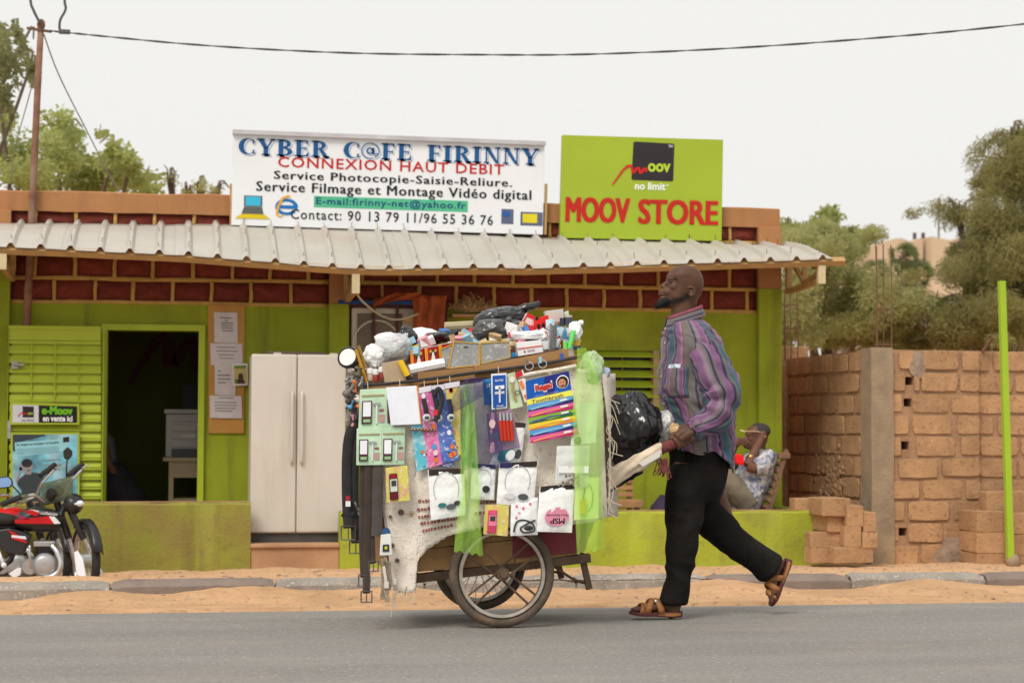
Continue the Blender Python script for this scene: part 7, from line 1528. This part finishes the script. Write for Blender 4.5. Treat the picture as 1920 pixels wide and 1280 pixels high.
def tor(k, a):
    """torso surface; k along TL, a angle: 0 front, 90 viewer side"""
    i = min(len(TL)-2, int(k)); t = k-i; A, B_ = TL[i], TL[i+1]; y, xf, xb, W, dr = (lerp(p,q,t) for p, q in zip(A,B_))
    c, s = math.cos(a), math.sin(a); tt = .5-.5*c
    w_ = W*math.copysign(abs(s)**.82, s)
    y += dr*max(0, -c)*1.2+(4*math.sin(a*7) if k > 13 else 0)
    fl = max(0, (k-3)/11)
    fold = .020*math.sin(a*5+k*.75)*fl*(.4+.6*abs(s))+.014*N3((math.cos(a)*2.2,math.sin(a)*2.2,k*.45),1,4)*min(1,k/4)+.026*(.42-abs(N3((math.cos(a)*3+k*.6,math.sin(a)*3-k*.3,k*.9),1,8)))*min(1,k/5)+.013*(.4-abs(N3((math.cos(a)*7+k*1.2,math.sin(a)*7,k*1.5),1,9)))*min(1,k/5)
    p = T_(lerp(xf,xb,tt), y, -w_); nrm = V((-c,-s,0)); return p+nrm*fold
NK, NA = 84, 96
b = MB(); b.loft([[tor(i/NK*(len(TL)-1), 2*math.pi*j/NA) for j in range(NA)] for i in range(NK+1)], cap=False, uvf=lambda i, j: (j/NA, i/NK)); shirt = b.build('shirt', M_sh, man, smooth=True, solid=.004)
# collar: stand and fall
b = MB(); rg = []
def col(a, h, o): 
    c, s = math.cos(a), math.sin(a); x = lerp(1257,1309,.5-.5*c); y = lerp(606,583,.5-.5*c); p = T_(x,y,-.064*s); return p+V((-c*o*1.1,-s*o,h))
for h, o in ((-.010,.004),(.012,.006),(.026,.007),(.028,.014),(.012,.020),(-.010,.028),(-.022,.034)): rg.append([col(math.radians(12+336*j/47), h-(.016 if h < -.005 and (j < 5 or j > 42) else 0), o) for j in range(48)])
b.loft(rg, cap=False, closed=False, uvf=lambda i, j: (.155+.022*i,j/47)); b.build('collar', stripes('striped_collar', 4.0, .10), shirt, smooth=True, solid=.003)
b = MB(); b.loft([[col(math.radians(12+336*j/47), h, o) for j in range(48)] for h, o in ((.020,.0095),(.030,.0105),(.031,.016),(.018,.0215))], cap=False, closed=False); b.build('collar_edge', mat('rose_cloth', (.27,.07,.11), .85, .2, 40, .2, 120), shirt, smooth=True, solid=.002)
# pocket, placket, buttons
def onshirt(k, a, d=.006): p = tor(k,a); return p+V((-math.cos(a),-math.sin(a),0))*d
b = MB(); b.grid(lambda u, v: onshirt(lerp(6.7,8.7,v), math.radians(lerp(22,62,u))), 10, 8); b.build('pocket', stripes('striped_pocket', 1.0, .62), shirt, smooth=True, solid=.002)
b = MB(); b.grid(lambda u, v: onshirt(lerp(6.55,6.75,v), math.radians(lerp(24,50,u)),.008), 8, 2); b.build('pocket_slip', paint(205,215,225), shirt, solid=.001)
b = MB(); b.grid(lambda u, v: onshirt(lerp(3,12.5,v), math.radians(lerp(-4,10,u)),.005), 3, 40); b.build('placket', stripes('striped_placket', 1.0, .78), shirt, smooth=True, solid=.002)
for k in (3.4,5.2,7.2,9.2): q = MB(); q.ell(onshirt(k,math.radians(4),.011), (.003,.0055,.0055), 10, 8); q.build('button', paint(215,205,190,.3), shirt, smooth=True)
# sleeves
def sleeve(pts, rad, sgn, nm='sleeve', seed=0):
    path = smooth_path(pts, 9); rs = smooth_vals(rad, 9); b = MB(); n = 40; m = len(path); rg = []; u = None
    for i, p in enumerate(path):
        t = (path[min(i+1,m-1)]-path[max(i-1,0)]).normalized(); sd = V((0,-1,0))-t*V((0,-1,0)).dot(t); sd.normalize(); f = t.cross(sd); k = i/(m-1); ring = []
        for j in range(n):
            a = 2*math.pi*j/n; el_ = max(0, 1-abs(k-.60)/.28); w_ = .010*math.sin(k*34+math.cos(a)*2.6+seed)*(el_*.9+.25)+.014*N3((math.cos(a)*2,math.sin(a)*2,k*7),1,seed)+.026*(.4-abs(N3((math.cos(a)*2.4+k*6,math.sin(a)*2.4,k*11),1,seed+3)))+.016*max(0,(k-.72)/.28)*math.sin(k*46+a*1.0)*(1 if k < .93 else .3)
            ring.append(p+sd*math.cos(a)*(rs[i]*.80+w_)+f*math.sin(a)*(rs[i]+w_))
        rg.append(ring)
    b.loft(rg, cap=False, uvf=lambda i, j: ((j/n+.02*math.sin(i*.2)), i/m)); o = b.build(nm, M_sl, shirt, smooth=True, solid=.004); return path, rs, o
pS = [Q_(1296,650,-.07),Q_(1318,660,-.150),Q_(1338,695,-.205),Q_(1353,730,-.235),Q_(1352,757,-.25),Q_(1338,785,-.26),wr_+V((.006,0,.004)),FN(.066,.014,.025)]
sleeve(pS, [.045,.080,.084,.086,.078,.062,.044,.034], -1, seed=2)
pS2 = [Q_(1296,650,.07),Q_(1318,658,.155),Q_(1336,690,.22),Q_(1342,735,.235),Q_(1338,770,.235),lerp(Q_(1338,770,.235),wr2,.55),wr2+V((.004,0,.004)),FN2(.066,.014,.025)]
sleeve(pS2, [.045,.082,.084,.082,.076,.062,.046,.034], 1, seed=5)
def cuff(w0, w1, o): q = MB(); q.tube([w0,lerp(w0,w1,.5),w1], [.045,.042,.038], 20, cap=False); return q.build('cuff', mat('mauve_cuff', (.21,.10,.19), .85, .2, 30, .2, 120), shirt, smooth=True, solid=.003)
cuff(lerp(wr_,elb,.20), FN(.064,.014,.025), 0); cuff(lerp(wr2,elb2,.20), FN2(.064,.014,.025), 0)
# ---- trousers
M_tr = mat('black_trousers', (.0105,.009,.008), .9, .3, 7, .35, 60, dirt=((.024,.020,.017), .35, 7), spec=.15)
def legring(b, sec, o, W):
    rg = []
    for (x0, y0, x1, y1), w_ in zip(sec, W):
        A, B_ = Q_(x0,y0,o), Q_(x1,y1,o); c = (A+B_)/2; r_ = (B_-A)/2
        rg.append([c+r_*math.copysign(abs(math.cos(t))**.9,math.cos(t))+V((0,w_*math.sin(t),0)) for t in [2*math.pi*j/28 for j in range(28)]])
    b.loft(rg)
b = MB()
b.loft([[T_(lerp(xf,xb,.5-.5*math.cos(t)),y,W*math.sin(t)) for t in [2*math.pi*j/28 for j in range(28)]] for y, xf, xb, W in ((800,1264,1352,.150),(820,1262,1356,.168),(850,1260,1360,.178),(880,1258,1362,.176),(915,1258,1356,.165),(940,1266,1345,.14))])
legring(b, [(1258,870,1338,866),(1253,905,1330,915),(1249,946,1319,950),(1250,985,1312,985),(1250,1010,1308,1006),(1249,1032,1305,1035),(1251,1060,1298,1062),(1247,1085,1291,1092),(1239,1111,1289,1118),(1235,1130,1288,1133)], -.085, [.098,.100,.092,.082,.078,.080,.078,.074,.072,.070])
legring(b, [(1275,905,1362,862),(1285,945,1356,900),(1300,980,1350,935),(1318,1004,1366,962),(1338,1022,1385,988),(1362,1038,1412,1010),(1395,1062,1440,1028),(1420,1080,1458,1040),(1433,1088,1464,1043)], .085, [.098,.098,.090,.084,.082,.078,.074,.070,.068])
def wr(p, n_):
    a = N3((p.x*9,p.y*9,p.z*5),1,3); r1 = 1-2*abs(N3((p.x*7+p.z*5,p.y*6,p.z*10-p.x*3),1,7)); low = max(0, 1-abs(p.z-.20)/.2)+max(0, 1-abs(p.z-.46)/.12)*.9+max(0,1-abs(p.z-.85)/.12)*.7
    return .007*a+.013*r1*(.35+low)*.8
remesh(b, .008, 6, wr).build('trousers', M_tr, man, smooth=True, recalc=False)
# ---- sandals
M_tan2 = mat('tan_leather', (.34,.135,.040), .5, .2, 16, .2, 70, spec=.45); M_sole = mat('maroon_sole', (.10,.028,.026), .6, .15, 12, .1)
def sandal(H, T, N, sd, label):
    d = (T-H); Ln = d.length+.022; d.normalize(); H = H-d*.012; s = N.cross(d).normalized()*sd
    b = MB(); rg = []
    for t, w_, th in ((0,.016,.026),(.04,.028,.028),(.15,.035,.028),(.35,.034,.024),(.55,.041,.019),(.72,.048,.017),(.86,.044,.016),(.95,.032,.014),(1.0,.012,.012)):
        c = H+d*Ln*t; lift = .006*max(0,(t-.8)/.2); rg.append([c+s*w_-N*(-.002-lift), c+s*w_*1.02-N*th*.5+N*lift, c+s*w_*.95-N*(th-lift), c-s*w_*.95-N*(th-lift), c-s*w_*1.02-N*th*.5+N*lift, c-s*w_-N*(-.002-lift)])
    b.loft(rg); r = b.build('sandal', M_sole, man, smooth=40); r['label'] = label
    b = MB(); rg = []
    for t, w_, th in ((.0,.014,.01),(.06,.031,.013),(.2,.0365,.016),(.35,.0355,.014),(.5,.038,.008)): c = H+d*Ln*t-N*.004; rg.append([c+s*w_*1.03, c+s*w_*1.05-N*th, c-s*w_*1.05-N*th, c-s*w_*1.03])
    b.loft(rg); b.build('heel_wedge', M_tan2, r, smooth=40)
    def band(t0, t1, h, wd, sw=1):
        pts = []
        for i in range(11):
            a = math.pi*i/10; t = lerp(t0,t1,i/10); w_ = .043*math.cos(a)*(1.02 if abs(math.cos(a)) > .9 else 1); pts.append(H+d*Ln*t+s*w_*sw+N*(h*math.sin(a)**.8 if math.sin(a) > 0 else 0)-N*.004)
        q = MB(); n = len(pts); A = []; B_ = []
        for i, p in enumerate(pts): A.append(p-d*wd/2); B_.append(p+d*wd/2)
        q.add(A+B_, [(i,i+1,n+i+1,n+i) for i in range(n-1)]); return q.build('strap', M_tan2, r, smooth=True, solid=.004)
    band(.40,.70,.068,.032); band(.66,.42,.072,.032); band(.68,.80,.046,.022); band(.82,.66,.050,.020)
    q = MB(); q.ell(H+d*Ln*.52-s*.03+N*.055, (.012,.006,.008), 10, 8); q.build('buckle', mat('chrome', (.62,.62,.63)), r, smooth=True)
sandal(hN, tN, V((0,0,1)), -1, 'tan strap sandal planted flat on the asphalt'); sandal(hF, tF, nF, 1, 'tan strap sandal on the raised rear foot, toe pointing down')
# ---------------------------------------------------------------- seated man on the terrace
YSM = 15.48
def S_(x, y, o=0.): return P(x-9, y, YSM)+V((0,o,0))
hs2 = S_(1428,816); R2_ = Matrix.Rotation(math.radians(-8),3,'Y')
FS = lambda f, s, u: hs2+(R2_@V((-f,s,u)))*1.0
sit = thing('person', 'man in a blue and white floral shirt sitting with his hand to his face', 'person', S_(1400,955)); M_skin2 = skin('brown_skin', (.15,.070,.045))
b = MB(); head_geo(b, FS)
b.loft([[S_(x,y,0)+V((rx*math.cos(t),ry*math.sin(t),0)) for t in [2*math.pi*j/18 for j in range(18)]] for x, y, rx, ry in ((1436,842,.06,.07),(1436,856,.09,.16),(1428,890,.11,.16),(1415,925,.12,.15),(1402,948,.12,.15))])
def arm(pts, rr): b.tube(smooth_path(pts,4), smooth_vals(rr,4), 12)
arm([S_(1436,860,-.17),S_(1414,876,-.22),S_(1396,872,-.22)], [.05,.048,.042]); arm([S_(1396,872,-.22),S_(1415,842,-.16),S_(1432,818,-.10)], [.042,.036,.03]); b.ell(S_(1434,815,-.095), (.03,.02,.04), 12, 8)
arm([S_(1436,860,.17),S_(1408,872,.16),S_(1386,868,.10)], [.05,.046,.04]); arm([S_(1386,868,.10),S_(1383,850,.04),S_(1388,832,-.01)], [.04,.034,.03]); b.ell(S_(1390,828,-.02), (.035,.03,.045), 12, 8)
for k in range(4): b.tube([S_(1392+k*2,822+k*4,-.03),S_(1398+k*2,822+k*4,-.045),S_(1402+k*2,826+k*4,-.05)], [.011,.010,.009], 8)
for sgn in (-1, 1): arm([S_(1402,945,sgn*.10),S_(1372,905,sgn*.13),S_(1352,888,sgn*.13)], [.085,.075,.055]); arm([S_(1352,888,sgn*.13),S_(1346,920,sgn*.12),S_(1338,962,sgn*.12)], [.055,.05,.035]); arm([S_(1338,962,sgn*.12),S_(1328,968,sgn*.12),S_(1316,970,sgn*.12)],[.036,.034,.02])
bd2 = remesh(b, .006, 3).build('body', M_skin2, sit, smooth=True, recalc=False)
q = MB(); q.ell(FS(-.030,0,.034), (.092,.0805,.068), 24, 16); q.build('hair', mat('grey_hair', (.05,.045,.045), .9, .2, 60), sit, smooth=True)
def floral(name):
    m = mat(name, (.72,.71,.68), .85, .05, 9, .2, 60, dirt=((.02,.035,.16), 1.0, 17)); return m
b = MB(); b.loft([[S_(x,y,0)+V((rx*math.cos(t),ry*math.sin(t),.01*math.sin(t*5))) for t in [2*math.pi*j/28 for j in range(28)]] for x, y, rx, ry in ((1437,843,.08,.09),(1437,850,.13,.17),(1432,866,.15,.20),(1424,892,.16,.205),(1414,922,.16,.19),(1405,944,.145,.18),(1402,955,.13,.17))])
b.tube([S_(1440,856,-.15),S_(1425,872,-.21),S_(1408,876,-.225)], [.075,.078,.072], 16); b.tube([S_(1440,856,.15),S_(1425,872,.2),S_(1412,874,.18)], [.075,.075,.07], 16)
remesh(b, .010, 4, lambda p, n_: .010*N3(p*14)+.006*N3(p*30)).build('shirt', floral('floral_cloth'), sit, smooth=True, recalc=False)
b = MB()
for sgn in (-1, 1): b.tube(smooth_path([S_(1406,945,sgn*.09),S_(1376,912,sgn*.13),S_(1354,888,sgn*.135),S_(1349,902,sgn*.135)],4), smooth_vals([.11,.098,.082,.088],4), 16)
b.ell(S_(1404,944), (.14,.18,.09), 16, 12); remesh(b, .010, 4, lambda p, n_: .008*N3(p*12)).build('shorts', mat('khaki_shorts', (.21,.175,.125), .9, .12, 9, .3, 60), sit, smooth=True, recalc=False)
q = MB(); q.tube([S_(1397,808,-.075),S_(1402,808,-.08),S_(1420,808,-.085),S_(1432,810,-.088)], .003, 6); q.tube([S_(1393,806,-.06),S_(1401,809,-.075)], .006, 6); q.build('glasses', paint(220,200,160,.25), sit)
q = MB(); q.revolve([(.036,-.008),(.041,-.008),(.041,.008),(.036,.008)], S_(1404,858,-.19), S_(1415,842,-.16)-S_(1396,872,-.22), 20, True); q.build('bracelet', mat('gold', (.60,.36,.08), .3, .1, 9, 0, metal=.9), sit, smooth=40)
q = MB(); q.ell(S_(1435,818,-.13), (.008,.005,.008), 8, 6); q.build('ring', mat('gold', (.60,.36,.08)), sit, smooth=True)
r = thing('slatted_chair', 'reclining chair of round wooden slats under the seated man', 'chair', S_(1420,1010)); r.location.z = .03; WM[r.name] = Matrix.Translation(r.location); M_cs = mat('chair_slat', (.20,.11,.07), .75, .25, 14, .2)
bk_, st_ = (S_(1452,855), S_(1418,962)), (S_(1345,962), S_(1418,966))
for k in range(9): p = lerp(*bk_,k/8)+V((.05,0,0)); q = MB(); q.tube([p+V((0,-.24,0)),p+V((0,.24,0))], .020, 8); q.build('back_slat', M_cs, r, smooth=40)
for k in range(6): p = lerp(*st_,k/5)+V((0,0,-.03)); q = MB(); q.tube([p+V((0,-.24,0)),p+V((0,.24,0))], .020, 8); q.build('seat_slat', M_cs, r, smooth=40)
for o in (-.22,.22): q = MB(); q.bar(bk_[0]+V((.075,o,.06)), bk_[1]+V((.06,o,-.05)), .03, .04, up=(0,1,0)); q.build('back_rail', M_cs, r); q = MB(); q.bar(st_[0]+V((0,o,-.06)), st_[1]+V((.03,o,-.07)), .03, .04); q.build('seat_rail', M_cs, r); q = MB(); q.bar(st_[0]+V((.03,o,-.07)), V((st_[0].x+.03,YSM+o,.03)), .03, .03, up=(0,1,0)); q.build('leg', M_cs, r); q = MB(); q.bar(st_[1]+V((.03,o,-.07)), V((st_[1].x+.06,YSM+o,.03)), .03, .03, up=(0,1,0)); q.build('leg', M_cs, r)
q = MB(); p = S_(1456,853,-.24); q.box(p+V((.03,0,0)), (.10,.03,.05)); q.build('armrest_end', M_cs, r, bevel=.006)
q = MB(); q.prism([S_(1372,851,-.24),S_(1384,850,-.24),S_(1389,857,-.24),S_(1388,872,-.24),S_(1374,867,-.24)], (0,.06,0)); tag(q.build('red_pouch', paint(235,20,30,.5), bevel=.008), 'bright red pouch in the lap of the seated man', 'pouch')
q = MB(); q.ell(S_(1350,888,.30), (.07,.06,.08), 16, 12, fn=lambda v: 1+.15*N3(v*2.5)); tag(q.build('teal_cloth', paint(110,160,160,.8), smooth=True), 'folded teal cloth beside the seated man knee', 'cloth')
# ---------------------------------------------------------------- person inside the shop
YI = 16.7
def I_(x, y, o=0.): return P(x, y, YI)+V((0,o,0))
ins = thing('person', 'person in dark clothes sitting just inside the shop doorway', 'person', V((I_(205,1000).x,YI,.04)))
b = MB(); b.loft([[I_(x,y)+V((rx*math.cos(t),ry*math.sin(t),0)) for t in [2*math.pi*j/16 for j in range(16)]] for x, y, rx, ry in ((190,812,.05,.05),(188,822,.09,.17),(188,860,.11,.17),(195,900,.13,.16),(205,940,.15,.18))])
b.ell(I_(184,784), (.09,.075,.11), 16, 12); b.tube([I_(190,806),I_(188,815)], .05, 12)
for o in (-.1,.1): b.tube([I_(205,930,o),I_(235,925,o),I_(250,930,o),I_(250,1000,o)], [.09,.085,.07,.045], 12)
b.tube([I_(192,830,-.17),I_(204,870,-.2),I_(222,900,-.15)], [.05,.045,.035], 10)
remesh(b, .010, 3).build('body', mat('dark_skin', (.08,.04,.03)), ins, smooth=True, recalc=False)
b = MB(); b.loft([[I_(x,y)+V((rx*math.cos(t),ry*math.sin(t),0)) for t in [2*math.pi*j/18 for j in range(18)]] for x, y, rx, ry in ((190,812,.075,.08),(189,822,.11,.19),(190,855,.125,.19),(193,868,.13,.185))]); b.build('striped_top', mat('grey_top', (.10,.10,.11), .9, .5, 60), ins, smooth=True)
b = MB(); b.loft([[I_(x,y)+V((rx*math.cos(t),ry*math.sin(t),0)) for t in [2*math.pi*j/18 for j in range(18)]] for x, y, rx, ry in ((195,866,.14,.20),(208,890,.19,.22),(222,930,.24,.24),(230,985,.27,.25),(232,1004,.27,.25))]); b.build('dark_skirt', mat('dark_cloth', (.018,.018,.022), .9, .3, 9), ins, smooth=True)
b = MB(); b.box(V((I_(195,1000).x,YI+.02,.26)), (.36,.36,.42)); tag(b.build('stool', M_plank, bevel=.02), 'dark stool under the person inside the shop', 'stool')
